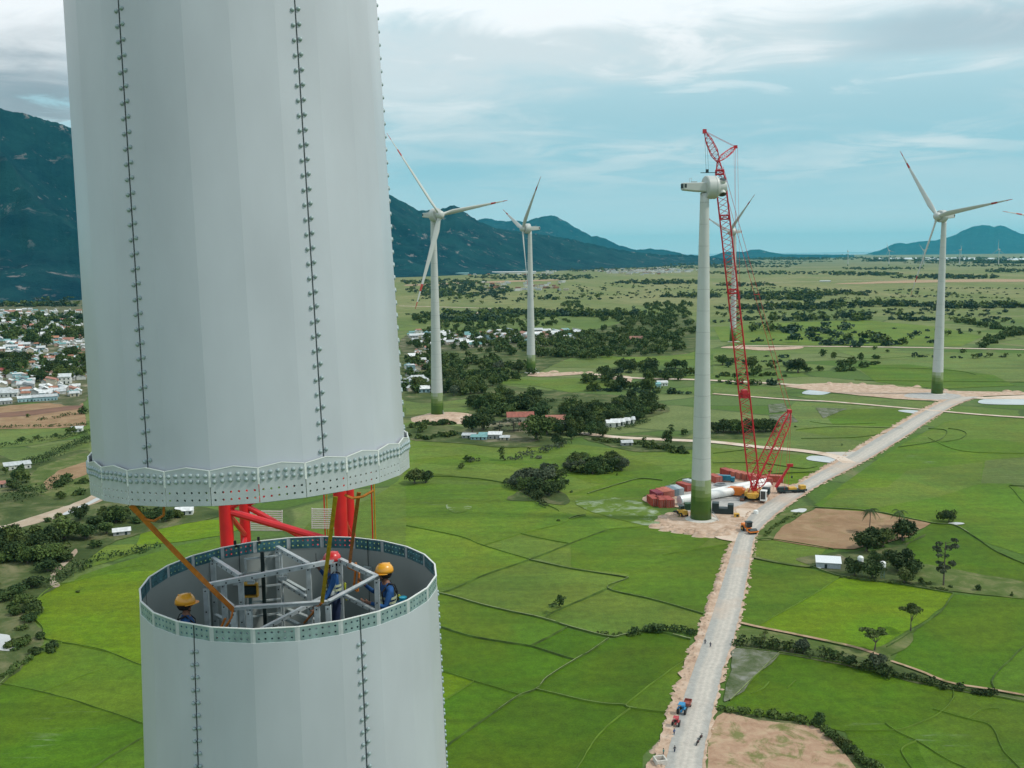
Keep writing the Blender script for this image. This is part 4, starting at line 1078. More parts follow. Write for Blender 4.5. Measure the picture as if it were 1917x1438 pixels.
# white lip along each plate's upper edge
mb = MB()
for f in range(NF):
    w = fac(1+7.5+15*f, UP_C); u = Vector((math.cos(w), math.sin(w), 0)); t = Vector((-u.y, u.x, 0)); c = u*(UP_R*AP+.002)
    pts = [c-t*(W/2)+Vector((0, 0, .25)), c-t*(W/2)+Vector((0, 0, .471)), c+Vector((0, 0, .516)), c+t*(W/2)+Vector((0, 0, .471)), c+t*(W/2)+Vector((0, 0, .25))]
    for a, b in zip(pts[:-1], pts[1:]): mb.bar(a, b, .011, .013, 0, up=u)
mb.build('sealant_lip', M['edge'], up)
place_bolts(up, flb, 'flange_bolt', 96, mwU)
sb = [(*b, inview(mwU @ b[0])) for b in add_seams(up, UP_C, rU, .48, UH, .197, .50)]
place_bolts(up, sb, 'seam_bolt', 100, mwU)

# ---- lower tower with the open top
low = empty('open_steel_tower', (LOW_C.x, LOW_C.y, 0))
tag(low, 'faceted pale steel tower with an open top and three workers inside', 'tower')
ZT = LOW_C.z
def rL(z):
    d = ZT-z
    return LOW_R+(.03*d if d < 8 else .24+.0195*(d-8))
th0l = fac(1, LOW_C)
BAND = .20
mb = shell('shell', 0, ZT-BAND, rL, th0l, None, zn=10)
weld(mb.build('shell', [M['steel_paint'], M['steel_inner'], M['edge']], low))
# bare zinc band with holes at the rim
Wl = 2*LOW_R*math.sin(math.pi/NF)
bp_ = holed_panel(Wl-.07, -BAND, 0, (6, [-.145, -.055]), .0165)
bme = finish_plate(bp_, 'zinc_plate', [M['zinc'], M['zinc']], .020)
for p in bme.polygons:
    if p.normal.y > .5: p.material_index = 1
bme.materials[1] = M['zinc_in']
for f in range(NF):
    w = fac(1+7.5+15*f, LOW_C)
    o = bpy.data.objects.new('zinc_plate', bme); radial_place(o, w, LOW_R*AP, ZT, low)
for f in range(NF):
    a = fac(1+15*f, LOW_C); mb = MB()
    for s in (-1, 1):
        b = a+s*.5*2*math.pi/NF; ca = Vector((math.cos(a), math.sin(a), 0)); cb = Vector((math.cos(b), math.sin(b), 0))
        e1 = ca*LOW_R; e2 = e1+(cb*LOW_R*AP-e1).normalized()*.036
        P = []
        for z in (ZT-BAND+.001, ZT-.001):
            for e_, k in ((e1, 1), (e2, 1), (e2, .9915), (e1, .9915)):
                P.append((e_.x*k, e_.y*k, z))
        mb.add(P, [(0, 1, 5, 4), (1, 2, 6, 5), (2, 3, 7, 6), (3, 0, 4, 7)])
    mb.build('corner_strip', M['plate'], low)
mb = MB()
for f in range(NF):
    a = fac(1+15*f, LOW_C); b = fac(16+15*f, LOW_C)
    A = Vector((math.cos(a), math.sin(a), 0))*(LOW_R-.010); B = Vector((math.cos(b), math.sin(b), 0))*(LOW_R-.010); A.z = B.z = ZT+.006
    mb.bar(A, B, .026, .012)
mb.build('rim', M['edge'], low)
sb = [(*b, inview(Vector((LOW_C.x, LOW_C.y, 0))+b[0])) for b in add_seams(low, LOW_C, rL, 80, ZT-.002, .188, ZT-BAND-.10-.188*60) if b[3] < ZT-BAND-.1]
sb = [b for b in sb]
place_bolts(low, sb, 'seam_bolt', 100, Matrix.Translation((LOW_C.x, LOW_C.y, 0)))
# bolt holes just under the band, beside each seam, and inside seam strips
mb = MB()
for th in seam_th:
    w = fac(th, LOW_C); u = Vector((math.cos(w), math.sin(w), 0)); t = Vector((-u.y, u.x, 0))
    for s in (-1, 1):
        c = u*(LOW_R*AP+.004)+t*(s*.04); c.z = ZT-BAND-.06
        mb.tube(c, c+u*.001, .013, .013, 8)
    A = u*(LOW_R*AP-.026); B = A.copy(); A.z = ZT-2.0; B.z = ZT-.002
    mb.bar(A, B, .012, .004, 0, up=u)
mb.build('open_hole', M['gap'], low)
# inside: earthing boxes and cable glands on the wall
def inwall(th, z, w_, h_, m, name='wall_bracket', d=.05):
    w = fac(th, LOW_C); u = Vector((math.cos(w), math.sin(w), 0))
    mb = MB(); c = u*(LOW_R*AP-.03-d/2); c.z = z
    rot = Matrix.Rotation(w+math.pi/2, 3, 'Z'); mb.box((0, 0, 0), (w_, d, h_), 0)
    for sx in (-.25, .25): mb.tube((sx*w_, d*.5, h_*.25), (sx*w_, d*.5+.02, h_*.25), .018, .018, 8, 1)
    o = mb.build(name, [M['galv'], M['black']], low, bevel=.004); o.location = c; o.rotation_euler = (0, 0, w+math.pi/2)
inwall(143.5, ZT-.62, .16, .24, 'g'); inwall(-98, ZT-.62, .16, .24, 'g'); inwall(-156.5, ZT-.62, .14, .22, 'g')
# deck
DZ = ZT-1.82
mb = MB(); rr_ = LOW_R-.03
mb.lathe([(.001, DZ), (rr_, DZ), (rr_, DZ-.06), (.001, DZ-.06)], 24)
for v in range(len(mb.v)): pass
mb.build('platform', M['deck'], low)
mb = MB()
for k in range(-3, 4):
    L = math.sqrt(max(.1, 2.25**2-(k*.6)**2)); mb.box((k*.6, 0, DZ+.03), (.06, 2*L, .05))
mb.build('platform_beam', M['galv_dark'], low)

# ---- galvanised ladder-way frame standing on the deck
frm = empty('lift_shaft_frame', (LOW_C.x, LOW_C.y, DZ))
tag(frm, 'galvanised angle frame with open top rails standing inside the open tower', 'frame')
FZ = 99.75
def lp(px, py, z): 
    g = G(px, py, z); return Vector((g.x-LOW_C.x, g.y-LOW_C.y, z-DZ))
A_, B_, C_, D_, E_ = [lp(x, y, FZ) for x, y in ((385, 1093), (636, 1045), (705, 1077), (614, 1125), (437, 1136))]
bk1, bk2, m1, m2 = [lp(x, y, FZ) for x, y in ((398, 1043), (519, 1022), (450, 1076), (577, 1054))]
def rail(a, b, w=.075, h=.075, name='top_rail'):
    mb = MB(); mb.bar(a, b, w, .012); dz = Vector((0, 0, -h/2))
    d = (b-a).normalized(); s = d.cross(Vector((0, 0, 1))).normalized()
    mb.bar(a+dz+s*w*.45, b+dz+s*w*.45, .010, h-.014)
    L = (b-a).length
    for i in range(int(L/.22)):
        p = a+d*(.1+.22*i)+dz+s*(w*.45+.006)
        mb.tube(p, p+s*.008, .014, .014, 6, 1)
    return mb.build(name, [M['galv'], M['gap']], frm)
for a, b in ((A_, B_), (B_, C_), (C_, D_), (D_, E_), (E_, A_), (bk1, m1), (bk2, m2)): rail(a, b)
mid_z = -.62
def dn(p, dz): return Vector((p.x, p.y, p.z+dz))
rail(dn(E_+(B_-E_)*.12, -.55), dn(B_+(A_-B_)*.04, -.55), .06, .06, 'mid_rail')
rail(dn(B_+(C_-B_)*.05, -.62), dn(C_, -.62), .06, .06, 'mid_rail')
rail(dn(A_, -.75), dn(E_+(D_-E_)*.1, -.75), .06, .06, 'mid_rail')
rail(dn(bk2, -.62), dn(m2, -.62), .06, .06, 'mid_rail')
def post(p, name='post', w=.075, top=0.0):
    q = Vector((p.x, p.y, 0)); t = Vector((p.x, p.y, p.z+top-.07))
    mb = MB(); mb.bar(q+Vector((w*.5, 0, 0)), t+Vector((w*.5, 0, 0)), .010, w, 0, up=(0, 1, 0)); mb.bar(q+Vector((0, -w*.5, 0)), t+Vector((0, -w*.5, 0)), w, .010, 0, up=(0, 1, 0))
    for k in range(5):
        z = .2+k*.35; mb.tube((p.x, p.y-w*.5-.006, z), (p.x, p.y-w*.5-.012, z), .013, .013, 6, 1)
    return mb.build(name, [M['galv'], M['gap']], frm)
for p in (A_, B_, C_, D_, E_, bk1, bk2, m1, m2, E_+(D_-E_)*.16, D_+(E_-D_)*.12, A_+(m1-A_)*.5, B_+(m2-B_)*.22): post(p)
# angle braces and the cross members near the deck
for a, b in ((lp(520, 1150, 98.6), lp(560, 1168, 98.6)), (lp(540, 1140, 98.5), lp(592, 1160, 98.5)), (lp(404, 1150, 98.9), lp(440, 1170, 98.8)), (lp(518, 1075, 99.2), lp(572, 1105, 99.05))):
    mb = MB(); mb.bar(a, b, .07, .012); mb.bar(a+Vector((0, 0, -.03)), b+Vector((0, 0, -.03)), .01, .06); mb.build('cross_member', M['galv'], frm)
# clamps with wire tails
for x, y in ((470, 1090), (443, 1092), (530, 1083)):
    c = lp(x, y, 99.4); mb = MB(); mb.box(c, (.12, .05, .06)); 
    for k in range(4): 
        a = c+Vector((.03*k-.05, -.02, .02)); mb.path([a, a+Vector((.02, 0, .07)), a+Vector((.06, .01, .05)), a+Vector((.07, 0, -.03))], .006, 5)
    mb.build('cable_clamp', M['galv'], frm)

# ---- ladder with rungs, its dark safety rail and the orange tool box
lad = empty('ladder', (LOW_C.x, LOW_C.y, DZ)); tag(lad, 'light metal ladder with a dark guide rail against the back wall inside the open tower', 'ladder')
l0, l1 = lp(440, 1050, 99.35), lp(489, 1040, 99.35)
l0 = Vector((-1.22, 1.72, 0)); l1 = Vector((-.62, 1.92, 0))
mb = MB(); mb.tube((l0.x, l0.y, 0.02), (l0.x, l0.y, 1.62), .022, n=8); mb.build('side_rail', M['galv'], lad)
mb = MB(); mb.tube((l1.x, l1.y, 0.02), (l1.x, l1.y, 1.62), .022, n=8); mb.build('side_rail', M['galv'], lad)
for k in range(6):
    z = .25+k*.27; mb = MB(); mb.bar((l0.x, l0.y, z), (l1.x, l1.y, z), .03, .03); mb.build('rung', M['galv'], lad)
c = (l0+l1)/2; mb = MB(); mb.bar((c.x, c.y-.06, 0.02), (c.x, c.y-.06, 1.72), .06, .05); mb.build('guide_rail', M['dark'], lad)
tb = empty('tool_box', (LOW_C.x-1.12, LOW_C.y+1.55, DZ)); tag(tb, 'small orange tool box beside the ladder inside the open tower', 'box')
mb = MB(); mb.box((0, 0, 1.2), (.30, .10, .035)); mb.box((0, .05, 1.08), (.30, .02, .24)); mb.box((-.14, 0, 1.08), (.02, .1, .22)); mb.box((.14, 0, 1.08), (.02, .1, .22)); mb.box((0, 0, .97), (.30, .1, .03))
mb.build('case', M['yellow'], tb, bevel=.006); mb = MB(); mb.box((0, -.01, 1.08), (.24, .05, .14)); mb.build('hollow', M['dark'], tb)
mb = MB(); mb.box((.0, .02, .49), (.05, .04, .96)); mb.build('stand', M['galv_dark'], tb)
# black clips on the rim
for x, y in ((436, 1030), (489, 1018)):
    g = aty(x, y, LOW_C.y+2.1)
    mb = MB(); mb.box((0, 0, 0), (.045, .03, .13)); mb.box((.01, -.04, -.03), (.04, .05, .04)); o = mb.build('clip', M['black'], low, bevel=.004)
    th = math.atan2(2.0, g.x-LOW_C.x); o.location = (LOW_R*.995*math.cos(th), LOW_R*.995*math.sin(th), ZT+.02); o.rotation_euler = (0, 0, th-math.pi/2)
# blue bucket behind the right-hand worker
bk = empty('water_container', (LOW_C.x+1.72, LOW_C.y+.62, DZ)); tag(bk, 'round blue plastic water container behind the worker in the yellow helmet on the right', 'container')
mb = MB(); mb.lathe([(.20, 0), (.23, .05), (.23, .5), (.2, .56), (.23, .6), (.23, 1.02), (.17, 1.14), (.06, 1.18)], 20)
mb.build('body', solid('blue_plastic', (.01, .12, .22), rough=.3), bk, smooth=True); mb = MB(); mb.lathe([(.065, 1.17), (.07, 1.24), (.001, 1.25)], 14); mb.build('cap', solid('cyan_plastic', (.02, .35, .5), rough=.3), bk)

# ---- lifting straps
def strap(name_lab, pts, w, m, tail=None):
    mb = MB(); Lp = []; Rp = []
    n = len(pts)
    for i, p in enumerate(pts):
        t = (pts[min(i+1, n-1)]-pts[max(i-1, 0)]).normalized()
        v = (p-CAM).normalized(); s = t.cross(v).normalized()
        tw = Matrix.Rotation(.5*math.sin(i*1.1), 3, t); s = tw @ s
        Lp.append(p+s*w/2); Rp.append(p-s*w/2)
    mb.quadstrip(Lp, Rp)
    o = mb.build('lifting_strap', m)
    so = o.modifiers.new('thick', 'SOLIDIFY'); so.thickness = .006; so.offset = 0
    tag(o, name_lab, 'strap', 'webbing straps between the tower sections'); return o
def lerpn(a, b, n, sag=0.0):
    return [a.lerp(b, i/n)+Vector((0, 0, -sag*4*(i/n)*(1-i/n))) for i in range(n+1)]
a = G(245, 946, 101.68); b = G(436, 1141, FZ-.03)
s1 = strap('dull orange strap from the left edge of the hanging section to the frame', lerpn(a, b, 14, .02), .075, M['strap_o'])
mb = MB(); q = [a.lerp(b, .12), a.lerp(b, .10)+Vector((.16, 0, -.06)), a.lerp(b, .10)+Vector((.30, 0, .02)), a.lerp(b, .06)+Vector((.36, .02, .12))]
mb.path(q, .018, 5); mb.build('loose_end', M['strap_o'], s1)
mb = MB(); mb.path([b, b+Vector((-.02, 0, -.12)), b+Vector((-.14, .03, -.30)), b+Vector((-.22, .03, -.33)), b+Vector((-.12, 0, -.14))], .02, 5); mb.build('loop', M['strap_o'], s1)
a = aty(628, 935, UP_C.y+1.6); a = G(628, 930, 101.72); b = G(603, 1128, FZ+.02)
s2 = strap('ochre strap hanging in front of the red-helmeted worker', lerpn(a, b, 12), .062, M['strap_y'])
mb = MB(); c2 = G(570, 1166, 98.95)
mb.path(lerpn(b, c2, 4), .022, 6); mb.build('lower_run', M['strap_o'], s2)
a = G(672, 922, 101.72); b = G(655, 1052, FZ+.02)
s3 = strap('orange strap ending in a loop over the frame rail between the two workers', lerpn(a, b, 12, -.02), .058, M['strap_o'])
mb = MB(); mb.path([b, b+Vector((-.03, 0, -.10)), b+Vector((.10, -.05, -.14)), b+Vector((.06, -.05, -.45)), b+Vector((.13, -.08, -.5)), b+Vector((.16, -.06, -.2)), b+Vector((.10, -.04, .0))], .022, 6); mb.build('loop', M['strap_o'], s3)
mb = MB(); mb.path([a+Vector((-.2, 0, -.03)), a+Vector((-.1, 0, -.08)), a+Vector((.05, 0, -.06)), a+Vector((.2, .02, .02))], .02, 5); mb.build('bight', M['strap_o'], s3)

# ================================================================== BIG RED CRANE BEHIND THE TOWER
cr = empty('lattice_boom_crane', (-5.9, 27, 0)); tag(cr, 'large red tubular lattice crane boom standing close behind the open tower', 'crane')
o0 = Vector((-5.9, 27, 0))
fl_, fr_ = aty(424, 985, 25.5), aty(638, 985, 25.5); bl_, br_ = aty(459, 985, 28.3), aty(655, 985, 28.3)
cor = [Vector((p.x, p.y, 0))-o0 for p in (fl_, fr_, br_, bl_)]
for k, p in enumerate(cor):
    mb = MB(); rad = .175 if k in (0, 1) else .15
    for a, b in ((0, 35), (35, 70), (70, 105), (105, 140)):
        mb.tube((p.x, p.y, a), (p.x, p.y, b), rad, rad, 16)
        mb.tube((p.x, p.y, b-.15), (p.x, p.y, b+.15), rad*1.25, rad*1.25, 16)
    mb.build('chord', M['red'], cr, smooth=False); smooth_angle(cr.children[-1])
zf = atdist(430, 955, math.hypot(fl_.x, 25.5)).z
bay = 2.9
mb = MB()
zz0 = zf-bay*30
for i in range(44):
    z = zz0+i*bay
    if z < 1 or z > 136: continue
    p, q = cor[0], cor[1]
    mb.tube((p.x, p.y, z), (q.x, q.y, z-.92), .095, .095, 10); mb.tube((q.x, q.y, z-.92), (p.x, p.y, z-bay), .095, .095, 10)
    p, q = cor[3], cor[2]
    mb.tube((p.x, p.y, z-.55), (q.x, q.y, z+.55), .085, .085, 10); mb.tube((q.x, q.y, z+.55), (p.x, p.y, z-.55+bay), .085, .085, 10)
    for (p, q) in ((cor[0], cor[3]), (cor[1], cor[2])):
        mb.tube((p.x, p.y, z), (q.x, q.y, z+bay*.5), .07, .07, 8); mb.tube((q.x, q.y, z+bay*.5), (p.x, p.y, z+bay), .07, .07, 8)
lo = mb.build('lacing', M['red'], cr); smooth_angle(lo)
for x0_, x1_, y0_ in ((468, 529, 957), (583, 627, 953)):
    mb = MB()
    for k in range(10):
        a = aty(x0_, y0_+k*3.9, 29.0)-o0; b = aty(x1_, y0_+k*3.9+.6, 29.0)-o0
        mb.bar(a, b, .022, .03)
    a = aty(x0_+1, y0_-2, 29.02)-o0; b = aty(x0_+1, y0_+37, 29.02)-o0; mb.bar(a, b, .02, .02)
    a = aty(x1_-1, y0_-2, 29.02)-o0; b = aty(x1_-1, y0_+37, 29.02)-o0; mb.bar(a, b, .02, .02)
    mb.build('catwalk_grating', M['white'], cr)
for x, m in ((588, 'red'), (593, 'strap_y'), (607, 'rope'), (612, 'rope'), (677, 'red'), (682, 'strap_y')):
    p = aty(x, 985, 29.4)-o0; mb = MB(); mb.tube((p.x, p.y, 2), (p.x+.5, p.y, 150), .022, n=6); mb.build('hoist_rope', M[m], cr)
mb = MB(); mb.box((0, 1.4, 1.2), (7.5, 9, 1.6)); mb.box((-3.6, 1.4, .6), (1.4, 11, 1.2)); mb.box((3.6, 1.4, .6), (1.4, 11, 1.2)); mb.build('crawler_base', M['yellow'], cr, bevel=.1)
# ================================================================== WIND TURBINES
def sm_mesh(me, deg=32):
    bm = bmesh.new(); bm.from_mesh(me)
    for f in bm.faces: f.smooth = True
    for e in bm.edges:
        if len(e.link_faces) != 2 or e.calc_face_angle(0) > R(deg): e.smooth = False
    bm.to_mesh(me); bm.free(); return me
def turbine_meshes():
    D = {}
    H = 129.0
    mb = MB(); n = 32; zs = [0, 5, 8.2, 9.8, 11.2, 12.6, 14.2, 16.5] + [25+i*8.2 for i in range(13)]; zs = [z for z in zs if z < H-3]+[H-2.2]
    rt = lambda z: 4.15-(4.15-1.62)*(z/H)**.92
    prof = [(rt(z), z) for z in zs]
    mb.lathe(prof, n)
    fi = 0
    for k in range(len(prof)-1):
        z = (zs[k]+zs[k+1])/2
        for i in range(n):
            q_ = (i//5) % 3
            if z < 8.2: mb.m[fi] = 1
            elif z < 9.8: mb.m[fi] = 2 if q_ else 1
            elif z < 11.2: mb.m[fi] = 3 if q_ else 2
            elif z < 12.6: mb.m[fi] = 3 if q_ == 1 else (4 if q_ else 2)
            elif z < 14.2: mb.m[fi] = 4 if q_ else 3
            elif z < 16.5: mb.m[fi] = 4 if q_ != 1 else 6
            fi += 1
    for z in zs[8:]: mb.lathe([(rt(z)+.015, z-.09), (rt(z)+.015, z+.09)], n, 5)
    mb.lathe([(rt(0)+.25, 0), (rt(0)+.25, .5), (rt(0)+.02, .6)], n, 5)
    # door and outside stair
    D['tower'] = mb.mesh('tower_shell', [M['turb'], solid('band_green_1', (.045, .105, .006), rough=.45), solid('band_green_2', (.085, .155, .02), rough=.45),
        solid('band_green_3', (.15, .22, .06), rough=.45), solid('band_green_4', (.24, .31, .15), rough=.45), M['turb_joint'], solid('band_green_5', (.34, .40, .28), rough=.45)])
    bm = bmesh.new(); bm.from_mesh(D['tower']); 
    for f in bm.faces: f.smooth = True
    bm.to_mesh(D['tower']); bm.free()
    D['H'] = H
    # foundation
    mb = MB(); mb.lathe([(6.2, 0), (6.2, .35), (4.3, .7)], 40); mb.add([(3, -5.6, .36), (11, -5, .05), (11.5, 1, .05), (4, 2, .36)], [(0, 1, 2, 3)]); D['found'] = mb.mesh('foundation', M['concrete'])
    mb = MB()
    for k in range(9): mb.box((4.6+.28*k, -1.2, 2.9-.32*k), (.3, 1.1, .06))
    mb.bar((4.4, -1.8, 3.9), (7.0, -1.8, .9), .05); mb.bar((4.4, -.6, 3.9), (7.0, -.6, .9), .05); mb.box((4.15, -1.2, 4.1), (.14, .9, 2.1), 1)
    D['stair'] = mb.mesh('stair', [M['galv'], M['turb_joint']])
    # nacelle: tapered box tail, drum
    mb = MB()
    sec = []
    for x, w, h, zc in ((-9.4, 1.35, 1.2, .35), (-9.0, 1.55, 1.45, .25), (-4, 1.75, 1.7, .05), (.2, 1.9, 1.9, 0)):
        ring = []
        for (yy, z) in ((-1, -.75), (-.8, -1), (.8, -1), (1, -.75), (1, .85), (.85, 1), (-.85, 1), (-1, .85)): ring.append((x, yy*w, zc+z*h))
        sec.append(ring)
    vs = [v for r in sec for v in r]; fs = [tuple(range(7, -1, -1))]
    for k in range(3):
        for i in range(8): fs.append((k*8+i, k*8+(i+1) % 8, (k+1)*8+(i+1) % 8, (k+1)*8+i))
    mb.add(vs, fs)
    D['tail'] = mb.mesh('nacelle', M['turb'])
    mb = MB()
    for k in range(4): mb.box((-9.46+.03, -1.0+.66*k, .45), (.2, .45, 1.7))
    mb.box((-8.6, -1.58, .5), (.9, .06, 1.5)); mb.box((-8.6, 1.58, .5), (.9, .06, 1.5))
    D['vent'] = mb.mesh('vent', M['dark'])
    mb = MB(); mb.lathe([(.001, .1), (4.25, .12), (4.5, .45), (4.5, 1.0), (4.5, 3.3), (4.38, 3.35), (4.38, 3.6), (4.5, 3.65), (4.5, 4.3), (4.2, 4.8), (2.6, 4.95)], 40, 0, axis='X')
    D['drum'] = sm_mesh(mb.mesh('generator', M['turb']))
    mb = MB(); mb.lathe([(2.5, 4.9), (2.75, 5.3), (2.75, 7.6), (2.5, 8.4), (1.9, 9.1), (1.0, 9.5), (.001, 9.6)], 32, 0, axis='X'); D['hub'] = mb.mesh('hub', M['turb'], smooth=True)
    mb = MB(); mb.lathe([(2.3, 4.9), (2.6, 5.2), (2.6, 8.2), (2.2, 8.6), (.001, 8.7)], 32, 0, axis='X')
    for k in range(3):
        a = R(118+120*k); d = Vector((0, math.cos(a), math.sin(a)))
        mb.tube(Vector((6.7, 0, 0))+d*1.8, Vector((6.7, 0, 0))+d*3.3, 1.55, 1.5, 24, 0)
    D['barehub'] = sm_mesh(mb.mesh('hub', M['turb']))
    mb = MB()
    for k in range(3):
        a = R(118+120*k); d = Vector((0, math.cos(a), math.sin(a)))
        mb.tube(Vector((6.7, 0, 0))+d*3.31, Vector((6.7, 0, 0))+d*3.34, 1.25, 1.25, 24, 0)
    D['open'] = mb.mesh('blade_opening', M['dark'])
    mb = MB(); mb.bar((-6, -.9, 2.0), (-6, -.9, 3.6), .08); mb.bar((-6, .9, 2.0), (-6, .9, 3.6), .08); mb.bar((-6, -1.1, 3.3), (-6, 1.1, 3.3), .06); mb.box((-4.5, 0, 2.1), (2.2, 1.4, .25)); D['mast'] = mb.mesh('wind_gauge', M['turb_joint'])
    # blade along +Z, chord along Y, thickness along X
    L = 61.0; mb = MB(); st = 26; n = 14; prev = None; vs = []; mm = []
    for k in range(st+1):
        t = k/st; z = L*t
        root = max(0, 1-t/.16)
        ch = 3.9*(1-t)**.85*(1-.0)*min(1, .55+t*3.2)+.25; ch = ch*(1-root**2)+2.3*root**2
        th = ch*(.27-.09*t)*(1-root**2)+2.3*root**2; tw = R(40-22*t**.5)
        for i in range(n):
            a = 2*math.pi*i/n
            cy = math.cos(a)*ch/2-ch*.12*(1-root); cx = math.sin(a)*th/2*(1-.35*math.cos(a)*(1-root))
            vs.append((cx*math.cos(tw)-cy*math.sin(tw)+(-.9*t*t), cx*math.sin(tw)+cy*math.cos(tw), z))
    fs = []; mi = []
    for k in range(st):
        t = (k+.5)/st; m_ = 1 if (.72 < t < .79 or t > .93) else 0
        for i in range(n): fs.append((k*n+i, k*n+(i+1) % n, (k+1)*n+(i+1) % n, (k+1)*n+i)); mi.append(m_)
    fs.append(tuple(range(st*n, st*n+n))); mi.append(1)
    mb.v = vs; mb.f = [list(f) for f in fs]; mb.m = mi
    D['blade'] = mb.mesh('blade', [M['turb'], M['bladered']], smooth=True)
    return D
TM = turbine_meshes()
def turbine(base, H, psi, phis, label, bare=False, far=False, L=None, bands=True, group='white wind turbines standing on the plain'):
    r = empty('wind_turbine', (base.x, base.y, 0), 0); tag(r, label, 'wind turbine', group)
    s = H/TM['H']
    def ch(name, me, **k):
        o = bpy.data.objects.new(name, me); link(o, r); return o
    o = ch('tower_shell', TM['tower']); o.scale = (s, s, s)
    if not far:
        o = ch('foundation', TM['found']); o.rotation_euler = (0, 0, R(0)); o = ch('stair', TM['stair']); o.rotation_euler = (0, 0, R(-12))
    for nm, me in (('nacelle', TM['tail']), ('vent', TM['vent']), ('generator', TM['drum']), ('hub', TM['barehub'] if bare else TM['hub']), ('wind_gauge', TM['mast'])):
        if far and nm in ('vent', 'wind_gauge'): continue
        if nm == 'hub' and phis is None and not bare: continue
        o = ch(nm, me); o.location = (0, 0, H); o.rotation_euler = (0, 0, R(psi)); o.scale = (.97, .97, .97)
        if nm == 'vent': 
            p = r.children
    if bare: o = ch('blade_opening', TM['open']); o.location = (0, 0, H); o.rotation_euler = (0, 0, R(psi))
    if phis is not None:
        a = Vector((math.cos(R(psi)), math.sin(R(psi)), 0)); sv = a.cross(Vector((0, 0, 1)))
        for ph in phis:
            d = Vector((0, 0, 1))*math.cos(R(ph))+sv*math.sin(R(ph))
            yb = d.cross(a)
            mt = Matrix((a, yb, d)).transposed()
            o = ch('blade', TM['blade']); o.location = Vector((0, 0, H))+a*6.6+d*1.2; o.rotation_euler = mt.to_euler()
    return r
turbine(G(819, 782), 130.4, 315, (40, 160, 280), 'wind turbine beside the right edge of the steel tower, standing on an orange mound')
turbine(G(994.5, 698), 127.4, 198, (72, 192, 312), 'wind turbine with one dark raised blade, seen against the hills behind the wood')
turbine(G(1754, 738), 128.4, 204, (38, 158, 278), 'tall wind turbine on the right beside the end of the gravel road')
turbine(G(1372, 640), 128.0, 201, (70, 190, 310), 'smaller wind turbine partly hidden behind the red crane boom')
T3 = turbine(G(1312, 973), 129.4, 13, None, 'bladeless wind turbine tower with a bare round nacelle beside the red crane', bare=True)
turbine(G(1992, 690), 126.0, 266, (80, 200, 320), 'wind turbine of which only one thin blade shows at the right edge')
for i, (x, y, psi, ph, lab) in enumerate([(1587, 498, 200, None, 'far bladeless turbine tower, leftmost of the tiny row on the horizon'),
    (1664, 498, 205, (20, 140, 260), 'tiny far turbine at the left foot of the right-hand mountain'),
    (1729, 499, 200, (45, 165, 285), 'tiny far turbine just behind the lowest blade of the right turbine'),
    (1796, 500, 340, (60, 180, 300), 'tiny far turbine with two raised blades right of the tall right tower'),
    (1869, 499, 200, (0, 120, 240), 'tiny far turbine furthest right below the mountain, one blade straight up')]):
    b = G(x, y); turbine(b, 100, psi, ph, lab, far=True, group='tiny wind turbines along the horizon')
# earth mound under the nearest turbine
b = G(819, 782)
mb = MB(); n = 40; vs = []
for j, (rad, z) in enumerate(((22, .0), (17, 1.3), (12, 2.3), (9, 2.6))):
    for i in range(n):
        a = 2*math.pi*i/n; k = 1+.12*mnoise.noise(Vector((math.cos(a)*2, math.sin(a)*2, j*.7)))
        vs.append((b.x+5+rad*k*math.cos(a), b.y-4+rad*k*math.sin(a)*1.1, z*(1 if j else 1)))
fs = [(j*n+i, j*n+(i+1) % n, (j+1)*n+(i+1) % n, (j+1)*n+i) for j in range(3) for i in range(n)]+[tuple(range(3*n, 4*n))]
mb.add(vs, fs); tag(mb.build('earth_mound', M['earth'], smooth=True), kind='structure')

# ================================================================== SITE CRANE
def lattice(mb, a, b, wa, wb, nbay, rc, rb, side=None, taper=0.06, m=0, dep=None):
    a = Vector(a); b = Vector(b); d = (b-a).normalized(); side = (side or Vector((1, 0, 0)))
    s = (side-d*side.dot(d)).normalized(); u = d.cross(s)
    L = (b-a).length; rings = []
    for k in range(nbay+1):
        t = k/nbay; w = wa+(wb-wa)*t
        e = min(1, min(t, 1-t)/taper*.75+.25) if taper else 1
        hw = w/2*e; hd = (dep or w)/2*e; c = a+d*(L*t)
        rings.append([c+s*hw+u*hd, c-s*hw+u*hd, c-s*hw-u*hd, c+s*hw-u*hd])
    for k in range(nbay):
        for i in range(4):
            mb.tube(rings[k][i], rings[k+1][i], rc, rc, 5, m, caps=False)
            j = (i+1) % 4
            if k % 2: mb.tube(rings[k][i], rings[k+1][j], rb, rb, 4, m, caps=False)
            else: mb.tube(rings[k][j], rings[k+1][i], rb, rb, 4, m, caps=False)
    for k in (0, nbay):
        for i in range(4): mb.tube(rings[k][i], rings[k][(i+1) % 4], rc, rc, 5, m)
    return rings
cb = G(1412, 935); cb.z = 0
sc = empty('crawler_crane', cb); tag(sc, 'tall red lattice crawler crane with orange body standing beside the bladeless turbine', 'crane')
Rm = M['red2']
yaw = R(-22)                                   # tracks point a little right of the view line
rot = Matrix.Rotation(yaw, 3, 'Z')
def loc(v): return rot @ Vector(v)
D3 = cb.y
def at3(px, py, dy=0.0): return aty(px, py, D3+dy)-cb
foot = Vector((0, 0, 3.4)); top = at3(1345, 303, -14); elbow = top
